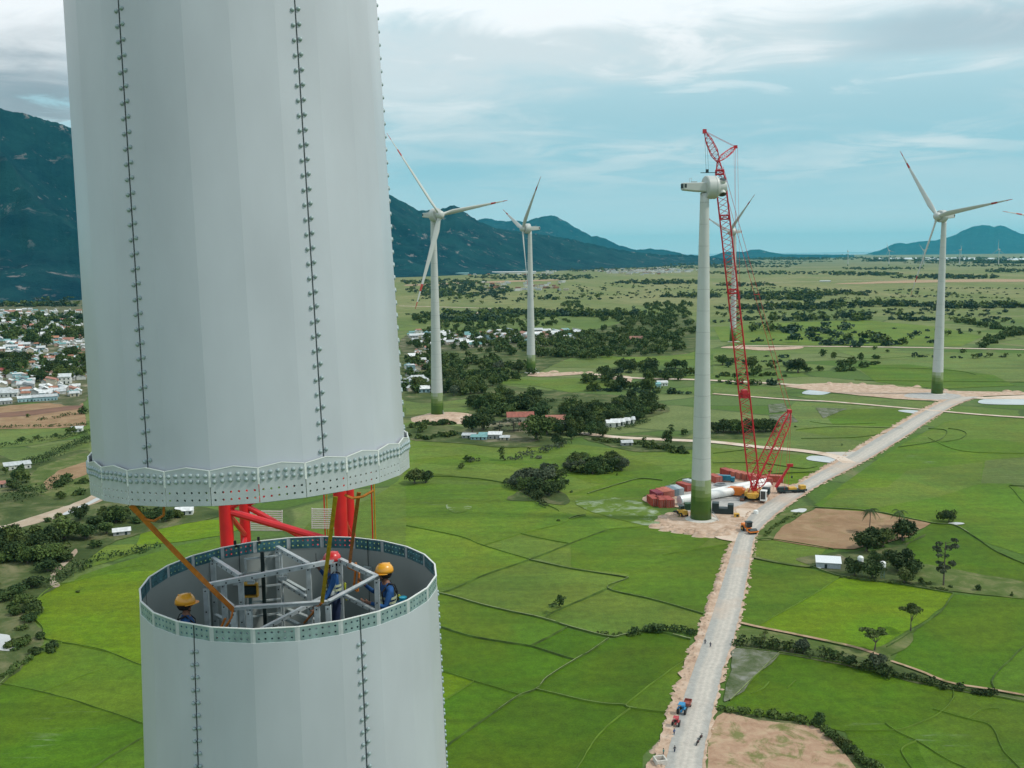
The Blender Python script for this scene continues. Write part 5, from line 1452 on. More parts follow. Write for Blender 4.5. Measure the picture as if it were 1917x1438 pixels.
# heavy lower boom, then boom with sections
sidev = Vector((1, -.15, 0)).normalized()
p_foot = at3(1413, 915, -2)
mb = MB(); lattice(mb, p_foot, top, 4.5, 3.8, 60, .24, .13, sidev, taper=.05); mb.build('main_boom', Rm, sc)
for t in (.30, .62, .84, .97):
    c = p_foot.lerp(top, t); mb = MB(); lattice(mb, c-Vector((0, 0, .8)), c+Vector((0, 0, .8)), 4.0-t, 4.0-t, 1, .24, .18, sidev, taper=0); mb.build('boom_joint', Rm, sc)
mb = MB(); mb.box(p_foot.lerp(top, .305), (2.2, 4.0, 3.4)); mb.build('winch', Rm, sc)
jt = at3(1319, 246, -20); mb = MB(); lattice(mb, top, jt, 3.3, 2.0, 16, .15, .08, sidev, taper=.3); mb.box(jt, (1.4, 1.2, 1.6)); mb.build('luffing_jib', Rm, sc)
st_ = at3(1377, 275, -4); mb = MB(); lattice(mb, top+Vector((0, 0, .5)), st_, 2.4, 1.6, 10, .15, .08, Vector((0, 1, 0)), taper=.3); mb.box(st_, (1.3, 1.2, 1.2)); mb.build('jib_strut', Rm, sc)
mt = at3(1478, 770, 10); mf = at3(1410, 918, 0); mb = MB(); lattice(mb, mf, mt, 5.0, 3.4, 20, .24, .13, Vector((.5, -1, 0)), taper=.12); mb.box(mt, (1.6, 2.2, 1.4)); mb.build('derrick_mast', Rm, sc)
def rope(pts, r, name='pendant_rope', m='red2'):
    mb = MB(); mb.path([Vector(p) for p in pts], r, 5); mb.build(name, M[m], sc)
for s in (-.9, .9):
    o_ = Vector((s, 0, 0)); rope([jt+o_*.4, st_+o_*.4], .07); rope([top+o_+Vector((1, 0, -2)), mt+o_], .085)
for t in (.5, .72, .86): 
    c = (top+Vector((1, 0, -2))).lerp(mt, t); mb = MB(); mb.bar(c-Vector((1.3, 0, 0)), c+Vector((1.3, 0, 0)), .25); mb.build('rope_spreader', Rm, sc)
rope([st_, top.lerp(mt, .22)], .05); rope([st_+Vector((.8, 0, 0)), p_foot.lerp(top, .55)+Vector((2, 0, 0))], .05); rope([st_+Vector((-.7, 0, 0)), p_foot.lerp(top, .62)+Vector((1.8, 0, 0))], .045)
cw = at3(1462, 922, 8); cw.z = 2
for dx in (-3.5, -2, 1.5, 3.2): rope([mt+Vector((dx*.2, 0, 0)), cw+Vector((dx, 0, 0))], .06)
hk = at3(1322, 322, -20); 
rope([jt, hk], .05, 'hoist_rope', 'rope'); rope([jt+Vector((.9, 0, 0)), hk+Vector((.9, 0, 0))], .05, 'hoist_rope', 'rope')
mb = MB(); mb.bar(hk+Vector((-2.2, 0, -.3)), hk+Vector((4.0, 0, -.3)), .25); mb.box(hk+Vector((.4, 0, .4)), (1.1, .6, 1.2)); mb.build('lifting_beam', M['dark'], sc)
# upper works
ub = lambda c, d: (rot @ Vector(c), d, 0, rot)
mb = MB()
for c, d in (((0, .5, 2.9), (4.6, 13, 1.5)), ((-2.9, -1, 3.2), (1.2, 7, 1.9)), ((3.1, 2.5, 3.3), (1.3, 7, 2.1)), ((0, -5, 2.4), (3.4, 3, 1.2))): mb.box(rot @ Vector(c), d, 0, rot)
mb.build('upper_works', M['yellow'], sc, bevel=.08)
mb = MB(); mb.box(rot @ Vector((-8.2, 3, 2.2)), (7.5, 4.0, 2.6), 0, rot); mb.box(rot @ Vector((-8.2, 3, 3.8)), (5.5, 3.2, .7), 0, rot); mb.build('counterweight_tray', M['orange'], sc, bevel=.1)
mb = MB(); mb.box(rot @ Vector((4.8, -6.3, 3.6)), (2.6, 3.0, 4.4), 0, rot); mb.build('cab', M['white'], sc, bevel=.12)
mb = MB(); mb.box(rot @ Vector((4.7, -7.83, 3.9)), (1.9, .06, 3.4), 0, rot); mb.box(rot @ Vector((3.47, -6.4, 4.1)), (.06, 2.2, 2.4), 0, rot); mb.box(rot @ Vector((6.13, -6.4, 4.1)), (.06, 2.2, 2.4), 0, rot); mb.build('cab_window', M['glass'], sc)
mb = MB(); mb.box(rot @ Vector((5, -1, 4.4)), (3.2, 3.5, 2.6), 0, rot); mb.build('engine_box', M['dark'], sc, bevel=.1)
for sx in (-4.2, 4.2):
    mb = MB(); prof = [(-7.2, .9), (-6.6, .15), (6.6, .15), (7.2, .9), (6.6, 1.75), (-6.6, 1.75)]
    vs = [rot @ Vector((sx+dx, y, z)) for dx in (-.85, .85) for y, z in prof]
    mb.add(vs, [(5, 4, 3, 2, 1, 0), (6, 7, 8, 9, 10, 11)]+[(i, (i+1) % 6, 6+(i+1) % 6, 6+i) for i in range(6)])
    mb.build('crawler_track', solid('track_rust', (.13, .06, .035), rough=.8, vscale=2, var=.4), sc, bevel=.08)
    mb = MB()
    for k in range(22):
        for z in (1.79, .11): mb.box(rot @ Vector((sx, -6.4+.61*k, z)), (1.9, .42, .12), 0, rot)
    mb.build('track_pad', M['dark'], sc)
mb = MB(); mb.box(rot @ Vector((0, 0, 1.2)), (6.5, 5, 1.3), 0, rot); mb.build('carbody', M['dark'], sc, bevel=.1)
mb = MB()
for s in (-1.4, 1.4):
    for c in ((-2, 4), (0, 3.2), (2, 4)): mb.tube(rot @ Vector((c[0]*1.0, s*2, 3.6)), p_foot+Vector((s, 0, 3)), .16, .16, 6)
mb.tube(rot @ Vector((0, 6, 3.6)), mf+Vector((0, 0, 4)), .2, .2, 6); mb.build('boom_foot', Rm, sc)

# auxiliary telescopic crane
ab = G(1472, 924); ab.z = 0
ax = empty('truck_crane', ab); tag(ax, 'smaller truck crane with a raised red telescopic boom right of the crawler crane', 'crane')
ra = Matrix.Rotation(R(8), 3, 'Z')
mb = MB(); mb.box(ra @ Vector((2.5, 0, 1.5)), (13, 2.7, .8), 0, ra); mb.box(ra @ Vector((-2, 0, 2.4)), (4.5, 2.5, 1.2), 0, ra); mb.build('chassis', M['dark'], ax, bevel=.08)
mb = MB(); mb.box(ra @ Vector((7.2, 0, 2.5)), (2.6, 2.6, 2.0), 0, ra); mb.box(ra @ Vector((2.5, 0, 2.3)), (3.6, 2.4, 1.0), 0, ra); mb.build('cab', M['yellow'], ax, bevel=.12)
for x in (-3, -1.4, 3.6, 5.2, 7.4):
    for s in (-1.2, 1.2):
        c = ra @ Vector((x, s, .62)); mb = MB(); mb.tube(c-ra @ Vector((0, .22, 0)), c+ra @ Vector((0, .22, 0)), .62, .62, 14); mb.build('wheel', M['black'], ax)
tip = aty(1479, 871, ab.y)-ab; ft = aty(1452, 918, ab.y)-ab
mb = MB(); ft.z = 2.8
mb.bar(ft, ft.lerp(tip, .45), 1.1, 1.3); mb.bar(ft.lerp(tip, .4), ft.lerp(tip, .75), .85, 1.0); mb.bar(ft.lerp(tip, .7), tip, .65, .8); mb.build('telescopic_boom', Rm, ax, bevel=.06)
mb = MB(); mb.box(tip, (2.6, .9, 1.2)); mb.build('boom_head', Rm, ax, bevel=.05); mb = MB(); mb.tube(tip+Vector((.9, 0, 0)), tip+Vector((.9, 0, -5)), .05, n=5); mb.box(tip+Vector((.9, 0, -5.3)), (.6, .5, .9)); mb.build('hook_block', M['dark'], ax)

# ================================================================== CONTAINERS, TUBES, MACHINES ON THE PAD
def container_mesh():
    mb = MB(); L, W, H = 6.06, 2.44, 2.59; n = 24
    for s in (-1, 1):                                   # corrugated long sides
        pts = []
        for i in range(n*4+1):
            x = -L/2+.12+(L-.24)*i/(n*4); o = [0, .0, .045, .045][i % 4]
            pts.append((x, s*(W/2-.05+0-o)))
        A = [(x, y, .14) for x, y in pts]; B = [(x, y, H-.12) for x, y in pts]
        mb.quadstrip(A, B) if s < 0 else mb.quadstrip(B, A)
    pts = [(-L/2+.06, -W/2+.1+(W-.2)*i/32, [0, 0, .04, .04][i % 4]) for i in range(33)]
    mb.quadstrip([(x+o, y, .14) for x, y, o in pts], [(x+o, y, H-.12) for x, y, o in pts])
    for i in range(20):                                 # roof ribs
        x = -L/2+.2+i*(L-.4)/20; mb.box((x+.14, 0, H-.04-.02*(i % 2)), ((L-.4)/20, W-.16, .04))
    for sx in (-1, 1):
        for sy in (-1, 1): mb.box((sx*(L/2-.07), sy*(W/2-.07), H/2), (.14, .14, H))
    for sy in (-1, 1):
        for z in (.08, H-.06): mb.box((0, sy*(W/2-.04), z), (L-.28, .08, .14))
    for sx in (-1, 1):
        for z in (.08, H-.06): mb.box((sx*(L/2-.05), 0, z), (.1, W-.28, .14))
    return mb
def door_mesh():
    mb = MB(); L, W, H = 6.06, 2.44, 2.59
    for s in (-1, 1): mb.box((L/2-.05, s*.55, H/2), (.05, 1.06, H-.3))
    mb2 = mb
    for y in (-.85, -.35, .35, .85): mb.tube((L/2+.0, y, .2), (L/2+.0, y, H-.2), .022, n=6, m=1)
    return mb
cols_c = {'red': (.36, .055, .035), 'pale': (.50, .15, .10), 'maroon': (.26, .02, .05), 'rust': (.42, .10, .06), 'blue': (.16, .24, .28), 'grey': (.42, .48, .50), 'teal': (.02, .16, .22)}
cm = {k: container_mesh().mesh('body', mat('container_'+k, c, .55, var=.22, vscale=1.5, rnd=.06)) for k, c in cols_c.items()}
dm = {k: door_mesh().mesh('door', [solid('cont_door_'+k, tuple(x*.85 for x in c), rough=.55), M['galv']]) for k, c in cols_c.items()}
def container(px, py, rz, k, lab, z=0, sx=1.0, grp='shipping containers on the crane pad'):
    g = G(px, py); r = empty('shipping_container', (g.x, g.y, z), R(rz)); tag(r, lab, 'container', grp)
    r.scale = (1.28, 1.38, 1.30)
    o = bpy.data.objects.new('body', cm[k]); link(o, r); o.scale.x = sx
    o = bpy.data.objects.new('door', dm[k]); link(o, r); o.location.x = 3.03*(sx-1)
    return r
CL = [(1223, 944, -80, 'red', 'red container at the left end of the front row'), (1237, 946.5, -80, 'red', 'second red container from the left in the front row'),
 (1250, 946.5, -80, 'red', 'red container at the right end of the front left row'),
 (1229, 934, -75, 'maroon', 'dark maroon container with a purplish roof behind the front row'), (1240, 931, -75, 'rust', 'orange roofed container in the second row'),
 (1249, 929, -75, 'pale', 'pale red container in the second row beside the grey-topped ones'), (1258, 927, -75, 'blue', 'blue-grey topped container, left of the two greyish ones'),
 (1267, 925, -75, 'grey', 'light grey container at the end of the second row'), (1281, 918.5, -60, 'red', 'red container just left of the turbine base, set apart'), (1293, 913, -60, 'grey', 'grey roofed container half hidden behind the turbine tower'),
 (1338, 903, -70, 'rust', 'dark rust container just right of the turbine tower')]
for a in CL: container(*a)
x0_, y0_ = 1362, 893.5
for k in range(8):
    x_, y_ = 1361+k*10.2, 891.5+k*2.15
    nm = ['leftmost', 'second from left', 'third from left', 'fourth from left', 'fifth from left', 'sixth from left', 'seventh from left', 'rightmost'][k]
    container(x_, y_, -72, ['red', 'pale', 'pale', 'rust', 'pale', 'pale', 'rust', 'red'][k], 'red container, %s in the long back row' % nm)
container(1450, 903, -20, 'rust', 'low orange container lying along the road side of the pad')
gp = G(1356, 903)
gs_ = empty('generator_truck', gp, R(-18)); tag(gs_, 'teal blue box truck parked before the back row of containers', 'truck')
mb = MB(); mb.box((0, 0, 2.2), (5.6, 2.4, 2.3)); mb.build('box_body', solid('teal_paint', (.01, .16, .24), rough=.4), gs_, bevel=.06)
mb = MB(); mb.box((3.8, 0, 1.7), (1.8, 2.3, 2.0)); mb.build('cab', solid('teal_paint', (.01, .16, .24)), gs_, bevel=.12); mb = MB(); mb.box((4.72, 0, 2.1), (.05, 2.0, .8)); mb.build('windscreen', M['glass'], gs_)
for x in (-1.8, 3.6):
    for s in (-1.05, 1.05): mb = MB(); mb.tube((x, s-.15, .5), (x, s+.15, .5), .5, n=14); mb.build('wheel', M['black'], gs_)
mb = MB(); mb.box((.8, 0, .95), (7, 1.6, .25)); mb.build('chassis', M['dark'], gs_)
rg = G(1349, 910.5); o = MB()
o.lathe([(2.6, 0), (2.6, 1.2), (2.3, 1.35), (2.0, 1.2), (2.0, .1)], 28); ob = o.build('cable_drum', solid('drum_grey', (.25, .27, .28)), loc=(rg.x, rg.y, 0)); tag(ob, 'low round grey ring lying on the gravel pad', 'ring')
# white tubes: two blades in transport lying across the pad
def lying(px0, py0, px1, py1, r0, r1, lab, ring=True):
    a = G(px0, py0); b = G(px1, py1); d = (b-a); L = d.length; rz = math.atan2(d.y, d.x)
    r = empty('rotor_blade', (a.x, a.y, 0), rz); tag(r, lab, 'rotor blade', 'white rotor blades lying on the pad')
    mb = MB(); prof = [(r0, 0), (r0*1.0, L*.15), (r0*1.06, L*.35), (r1, L)]
    mb.lathe(prof, 24, 0, (0, 0, r0+.5), axis='X'); o = mb.build('shell', M['white'], r, smooth=False); smooth_angle(o)
    mb = MB(); mb.lathe([(r0*.9, -.12), (r0*1.05, -.12), (r0*1.05, .3), (r0*.9, .3)], 24, 0, (0, 0, r0+.5), axis='X'); mb.build('root_ring', M['galv'], r)
    mb = MB(); mb.lathe([(r0*.86, -.05), (.001, -.04)], 24, 0, (0, 0, r0+.5), axis='X'); mb.build('root_cover', M['turb_joint'], r)
    for t in (.2, .75): mb = MB(); mb.box((L*t, 0, .4), (1.0, 3.4, .8)); mb.build('cradle', M['dark'], r)
lying(1272, 946, 1440, 918, 1.75, 1.45, 'nearest of the two long white rotor blades lying on the pad')
lying(1300, 938, 1438, 908, 1.55, 1.3, 'farther of the two long white rotor blades, partly behind the nearer one')
# dark counterweight blocks
dg = G(1353, 962)
blk = empty('concrete_block', dg, R(-14)); tag(blk, 'dark green-black U-shaped block stack beside the turbine base', 'block')
mb = MB(); mb.box((0, 0, 1.3), (8.5, 3.6, 2.6)); mb.box((-2.9, 0, 3.6), (2.7, 3.6, 2.0)); mb.box((3.1, 0, 3.4), (2.3, 3.6, 1.6)); mb.build('block_stack', M['dark'], blk, bevel=.08)
mb = MB()
for z in (.85, 1.7, 2.6): mb.box((0, -1.82, z), (8.4, .03, .06))
mb.build('joint', M['black'], blk)
dg = G(1289, 955); o = MB(); o.box((0, 0, 1.5), (3.4, 3, 3)); 
for k in range(6): o.box((-1.4+.55*k, -1.53, 1.5), (.12, .06, 2.8))
ob = o.build('site_cabin', solid('dark_green', (.02, .07, .03)), loc=dg, bevel=.04); tag(ob, 'small dark green cabin just left of the turbine base', 'cabin')
mt_ = MB(); g = G(1400, 960); 
for k in range(4): mt_.box((g.x-6+k*3.6, g.y+k*1.0, .14), (3.3, 6, .16), 0, Matrix.Rotation(R(20), 3, 'Z'))
tag(mt_.build('crane_mat', solid('mat_pink', (.50, .24, .17), rough=.85, var=.3, vscale=1.2)), kind='structure')

def machine_wheel(parent, x, y, r, w=.45, name='wheel'):
    mb = MB(); mb.tube((x, y-w/2, r), (x, y+w/2, r), r, r, 16); o = mb.build(name, M['black'], parent)
    mb = MB(); mb.tube((x, y-w/2-.01, r), (x, y+w/2+.01, r), r*.45, r*.45, 12); mb.build('rim', M['yellow'], o)
def loader(px, py, rz, lab):
    g = G(px, py); r = empty('wheel_loader', (g.x, g.y, 0), R(rz)); r.scale = (1.25,)*3; tag(r, lab, 'loader')
    mb = MB(); mb.box((-1.2, 0, 1.6), (2.6, 1.7, 1.3)); mb.box((1.2, 0, 1.2), (2.0, 1.1, .8)); mb.build('body', M['yellow'], r, bevel=.1)
    mb = MB(); mb.box((.1, 0, 2.5), (1.4, 1.4, 1.5)); mb.build('cab', M['glass'], r, bevel=.08); mb = MB(); mb.box((.1, 0, 3.3), (1.6, 1.6, .12)); mb.build('roof', M['dark'], r)
    mb = MB(); mb.bar((1.2, -.6, 1.5), (3.0, -.6, .6), .2); mb.bar((1.2, .6, 1.5), (3.0, .6, .6), .2); mb.build('lift_arm', M['yellow'], r)
    mb = MB(); mb.add([(2.9, -1.3, .2), (2.9, 1.3, .2), (4.0, 1.3, .1), (4.0, -1.3, .1), (2.9, -1.3, 1.2), (2.9, 1.3, 1.2)], [(0, 1, 2, 3), (0, 4, 5, 1), (0, 3, 4), (1, 5, 2)]); o = mb.build('bucket', M['dark'], r); s_ = o.modifiers.new('t', 'SOLIDIFY'); s_.thickness = .06
    for x in (-1.5, 1.5):
        for y in (-1.0, 1.0): machine_wheel(r, x, y, .75)
    return r
loader(1276, 966, 110, 'small dark and yellow loader working the soil left of the turbine base')
def roller(px, py, rz, lab):
    g = G(px, py); r = empty('road_roller', (g.x, g.y, .2), R(rz)); r.scale = (1.35,)*3; tag(r, lab, 'road roller')
    mb = MB(); mb.tube((2.4, -1.1, .8), (2.4, 1.1, .8), .8, .8, 24); mb.build('drum', M['dark'], r)
    mb = MB(); mb.box((2.4, -1.25, .9), (2.0, .12, .35)); mb.box((2.4, 1.25, .9), (2.0, .12, .35)); mb.box((1.3, 0, 1.0), (.3, 2.5, .4)); mb.box((3.5, 0, .9), (.15, 2.6, .3)); mb.build('drum_frame', M['orange'], r)
    mb = MB(); mb.box((-1.6, 0, 1.5), (2.4, 1.8, 1.1)); mb.box((0, 0, 1.1), (1.4, 1.4, .5)); mb.build('engine_hood', M['orange'], r, bevel=.12)
    mb = MB(); mb.box((.1, 0, 2.2), (1.3, 1.6, 1.3)); mb.build('cab', M['glass'], r, bevel=.05); mb = MB(); mb.box((.1, 0, 2.95), (1.7, 1.9, .12)); mb.build('canopy', M['dark'], r)
    for y in (-.95, .95): machine_wheel(r, -1.5, y, .8, .5)
roller(1401, 997, -75, 'orange road roller driving on the gravel road below the crane')
bx = empty('site_generator', G(1379, 969), R(-10)); tag(bx, 'small yellow generator box beside the dark block stack', 'generator')
mb = MB(); mb.box((0, 0, 1.0), (2.2, 1.8, 1.5)); mb.build('housing', M['yellow'], bx, bevel=.08); mb = MB(); mb.box((.3, -.91, 1.0), (.9, .04, .9)); mb.build('grille', M['dark'], bx); mb = MB(); mb.box((0, 0, .15), (2.4, 2.0, .2)); mb.build('skid', M['dark'], bx)
wt = empty('water_tank', G(1415, 963), 0); tag(wt, 'small white tank at the edge of the orange crane mats', 'tank')
mb = MB(); mb.lathe([(.9, .2), (1.0, .3), (1.0, 1.5), (.6, 1.8), (.25, 1.9)], 18); mb.build('shell', M['white'], wt); mb = MB(); mb.box((0, 0, .1), (2.2, 2.2, .2)); mb.build('pallet', M['dark'], wt)
# ================================================================== TREES
def leaf_mat(name, c, c2, rnd=.22):
    m = mat(name, c, .75, vscale=.9, c2=c2, spec=.25, rnd=rnd)
    return m
LM = {'dark': leaf_mat('leaves_dark', (.016, .040, .010), (.070, .112, .028)), 'mid': leaf_mat('leaves_mid', (.036, .070, .014), (.115, .162, .038)),
      'grey': leaf_mat('leaves_greyish', (.050, .070, .040), (.10, .125, .070)), 'olive': leaf_mat('leaves_olive', (.055, .085, .018), (.13, .16, .050))}
BARK = mat('bark', (.12, .10, .08), .9, var=.3, vscale=6)
def leaves(centres, n, size, flat=1.0, seed=0, out=.8):
    """leaf-clump faces spread over and through a set of lobes; returns arrays"""
    g = np.random.default_rng(seed)
    c = np.array([x[0] for x in centres], float); r = np.array([x[1] for x in centres], float)
    w = r[:, 0]*r[:, 1]+r[:, 0]*r[:, 2]; idx = g.choice(len(c), n, p=w/w.sum())
    d = g.normal(size=(n, 3)); d /= np.linalg.norm(d, axis=1)[:, None]
    d[:, 2] = np.where((d[:, 2] < -.35) & (g.random(n) < .7), -d[:, 2], d[:, 2])
    rad = (1-g.random(n)**2*.45)*(1+.10*g.normal(size=n))
    p = c[idx]+d*r[idx]*rad[:, None]
    nn = d*out+g.normal(size=(n, 3))*.55; nn /= np.linalg.norm(nn, axis=1)[:, None]
    t = np.cross(nn, g.normal(size=(n, 3))); t /= np.linalg.norm(t, axis=1)[:, None]; b = np.cross(nn, t)
    s = (size*(.55+.9*g.random(n)))[:, None]
    V = np.stack([p-t*s-b*s*.5, p+t*s*.2-b*s*.8, p+t*s+b*s*.45, p-t*s*.3+b*s*.8], 1).reshape(-1, 3)
    return V
def quad_mesh(name, V, m):
    n = len(V)//4; me = bpy.data.meshes.new(name)
    me.vertices.add(n*4); me.vertices.foreach_set('co', V.astype(np.float32).ravel())
    me.loops.add(n*4); me.loops.foreach_set('vertex_index', np.arange(n*4, dtype=np.int32))
    me.polygons.add(n); me.polygons.foreach_set('loop_start', np.arange(0, n*4, 4, dtype=np.int32))
    try: me.polygons.foreach_set('loop_total', np.full(n, 4, dtype=np.int32))
    except Exception: pass
    me.materials.append(m); me.update(calc_edges=True); me.validate()
    return me
def crown_lobes(kind, seed):
    g = random.Random(seed); L = []
    if kind == 'round':
        for _ in range(11):
            a = g.uniform(0, 6.28); q = g.uniform(.1, .62); z = g.uniform(.45, 1.25); k = g.uniform(.32, .52)*(1.15-abs(z-.85)*.6)
            L.append(((q*math.cos(a), q*math.sin(a), z), (k, k, k*.82)))
        L.append(((0, 0, .8), (.6, .6, .5)))
    elif kind == 'umbrella':
        for _ in range(11):
            a = g.uniform(0, 6.28); q = g.uniform(.2, .78); k = g.uniform(.20, .36)
            L.append(((q*math.cos(a), q*math.sin(a), 1.55+g.uniform(-.18, .22)-q*.1), (k, k, k*.42)))
    elif kind == 'tall':
        for i in range(12):
            z = .6+i*.26; k = (.30+.22*math.sin(min(1, z/3.6)*3.1))*g.uniform(.7, 1.15); a = g.uniform(0, 6.28); q = g.uniform(.05, .3)
            L.append(((q*math.cos(a), q*math.sin(a), z), (k, k, k*.8)))
    elif kind == 'sparse':
        for _ in range(16):
            a = g.uniform(0, 6.28); q = g.uniform(.1, .85); z = g.uniform(.8, 3.0); k = g.uniform(.13, .30); q *= 1.1-.25*z/3
            L.append(((q*math.cos(a), q*math.sin(a), z), (k, k, k*.55)))
    elif kind == 'bush':
        for _ in range(8):
            a = g.uniform(0, 6.28); q = g.uniform(.1, .65); z = g.uniform(.18, .55); k = g.uniform(.28, .5)
            L.append(((q*math.cos(a), q*math.sin(a), z), (k, k, k*.75)))
    elif kind == 'cone':
        for i in range(8):
            z = .25+i*.24; k = .55*(1-i/9)+.08; L.append(((g.uniform(-.06, .06), g.uniform(-.06, .06), z), (k, k, k*.6)))
    return L
def trunk_mb(kind, seed):
    g = random.Random(seed+50); mb = MB(); L = crown_lobes(kind, seed)
    top = {'round': .7, 'umbrella': 1.3, 'tall': 3.2, 'sparse': 2.9, 'bush': .3, 'cone': 1.4}[kind]
    r = {'round': .075, 'umbrella': .055, 'tall': .05, 'sparse': .05, 'bush': .05, 'cone': .05}[kind]
    lean = (g.uniform(-.08, .08), g.uniform(-.08, .08))
    fork = top*(.55 if kind in ('round', 'umbrella') else .98)
    pts = [Vector((lean[0]*t, lean[1]*t, fork*t)) for t in (0, .35, .7, 1)]
    for i in range(3): mb.tube(pts[i], pts[i+1], r*(1.25-.25*i), r*(1.0-.25*i), 7)
    for (c, rr_) in L[:7 if kind != 'sparse' else 14]:
        c = Vector(c); s = pts[-1] if kind in ('round', 'umbrella', 'bush') else Vector((0, 0, min(top, max(.3, c.z-.25))))
        m_ = s.lerp(c, .5)+Vector((0, 0, -.04)); mb.tube(s, m_, r*.45, r*.3, 5); mb.tube(m_, c, r*.3, r*.12, 5)
    return mb
NV = {'round': 5, 'umbrella': 2, 'tall': 2, 'sparse': 2, 'bush': 4, 'cone': 1}
NL = {'round': 1500, 'umbrella': 1100, 'tall': 1300, 'sparse': 1500, 'bush': 900, 'cone': 700}
SZ = {'round': .075, 'umbrella': .06, 'tall': .075, 'sparse': .06, 'bush': .085, 'cone': .07}
crown_me = {}; trunk_me = {}; lowV = {}
for k in NV:
    for v in range(NV[k]):
        L_ = crown_lobes(k, 10*v+3)
        V_ = leaves(L_, NL[k], SZ[k], seed=v*7+1)
        for lm in LM: crown_me[(k, v, lm)] = quad_mesh('crown', V_, LM[lm])
        lowV[(k, v)] = leaves(L_, 150, SZ[k]*2.5, seed=v+90)
        trunk_me[(k, v)] = trunk_mb(k, 10*v+3).mesh('trunk', BARK)
TREES = []
def T(px, py, wpx, kind='round', lm='dark', label=None, hs=1.0, sx=1.0, group=None):
    """tree standing where the photo shows its foot; wpx = crown width in photo pixels"""
    g = G(px, py); d = (g-CAM).dot(CF)
    rad = wpx*d/F_PX/2*1.12
    TREES.append([g, rad, kind, lm, label, hs, sx, group, wpx])
def wood(cx, cy, rx, ry, n, wm, kinds, lms, lab, grp, ymin=None, seed=0):
    g = random.Random(seed+int(cx*3+cy)); k = 0; tries = 0
    n = int(n*(1.75 if cy < 800 else 1.1))
    while k < n and tries < n*20:
        tries += 1
        a = g.uniform(0, 6.283); q = math.sqrt(g.random()); x = cx+rx*q*math.cos(a); y = cy+ry*q*math.sin(a)
        if x < -30 or x > 1960: continue
        P = G(x, y); d = (P-CAM).dot(CF); rad = g.uniform(*wm)/2
        TREES.append([P, rad, g.choice(kinds), g.choice(lms), lab, g.uniform(.85, 1.2), 1, grp, rad*2*F_PX/d]); k += 1
def row(pts, n, wm, kinds, lms, lab, grp, jit=2.0, seed=0):
    g = random.Random(seed+int(pts[0][0])); seg = [math.dist(a, b) for a, b in zip(pts[:-1], pts[1:])]; tot = sum(seg)
    for i in range(n):
        s = (i+g.uniform(-.4, .4)+.5)/n*tot; s = max(0, min(tot-.01, s)); k = 0
        while s > seg[k]: s -= seg[k]; k += 1
        t = s/seg[k]; x = pts[k][0]+(pts[k+1][0]-pts[k][0])*t; y = pts[k][1]+(pts[k+1][1]-pts[k][1])*t+g.uniform(-jit, jit)
        P = G(x, y); d = (P-CAM).dot(CF); rad = g.uniform(*wm)/2
        TREES.append([P, rad, g.choice(kinds), g.choice(lms), lab, g.uniform(.8, 1.2), 1, grp, rad*2*F_PX/d])
# -- trees one can point at
T(1034, 1148, 21, 'umbrella', 'dark', 'left one of two slim dark trees on the paddy bank in mid picture', .95)
T(1049, 1137, 20, 'round', 'dark', 'right one of two slim dark trees on the paddy bank in mid picture', 1.5)
T(1233, 1184, 25, 'round', 'dark', 'dark round tree in the hedge left of the gravel road', .9)
T(1705, 1183, 44, 'umbrella', 'olive', 'thin umbrella tree at the tip of the rough grass strip, right foreground', 1.15)
T(1637, 1219, 48, 'umbrella', 'olive', 'spreading umbrella tree rooted at the ditch hedge, right foreground', .85)
T(1761, 976, 22, 'round', 'dark', 'left one of the twin dark trees beside the small white pool', 1.25)
T(1776, 977, 28, 'round', 'dark', 'right one of the twin dark trees beside the small white pool', 1.0)
for i, (x, y, w, hs, lm, lb) in enumerate([(1622, 1032, 52, 1.0, 'dark', 'left big dark tree at the back of the farmstead'), (1652, 1024, 46, 1.0, 'mid', 'middle big tree at the back of the farmstead'),
     (1690, 1012, 56, 1.0, 'dark', 'right big dark tree at the back of the farmstead, beside the ploughed field'), (1600, 1078, 34, 1.25, 'dark', 'narrow dark tree just right of the white farm shed'),
     (1634, 1084, 42, 1.15, 'dark', 'big dark tree in front between the two white water tanks'), (1682, 1070, 50, 1.05, 'dark', 'broad dark tree at the right front of the farmstead'),
     (1708, 1074, 34, 1.0, 'dark', 'small dark tree at the right end of the farmstead'), (1693, 1092, 34, 1.1, 'olive', 'olive green tree in front of the farmstead'),
     (1725, 1094, 16, 1.2, 'dark', 'small bush-like tree at the right corner of the farmstead'), (1738, 1096, 11, 1.0, 'dark', 'tiny round tree right of the farmstead corner'),
     (1665, 1048, 30, .9, 'mid', 'mid green tree inside the farmstead'), (1640, 1052, 28, .9, 'dark', 'dark tree inside the farmstead, left of the middle')]):
    T(x, y, w*1.04, 'round', lm, lb, hs*.86)
T(1766, 1097, 46, 'sparse', 'grey', 'tall thin sparse tree right of the farmstead', 1.15)
T(1780, 1101, 10, 'bush', 'dark', 'little dark bush at the foot of the tall sparse tree', 1.2)
T(1832, 1106, 15, 'round', 'dark', 'lone round shrub on the field edge right of the sparse tree', 1.0)
T(1894, 1117, 10, 'cone', 'dark', 'lone cone-shaped shrub on the field edge, far right', 1.0)
T(1431, 1211, 36, 'sparse', 'mid', 'tallest feathery tree at the left end of the ditch hedge', .42)
T(1474, 1219, 24, 'round', 'dark', 'dark round tree in the ditch hedge, second from the left', 1.1); T(1504, 1224, 30, 'round', 'grey', 'greyish tree in the ditch hedge, third from the left', 1.1)
T(1560, 1236, 24, 'round', 'dark', 'dark tree in the middle of the ditch hedge', 1.1); T(1590, 1248, 26, 'round', 'dark', 'dark tree left of the greyish ones in the ditch hedge', 1.0)
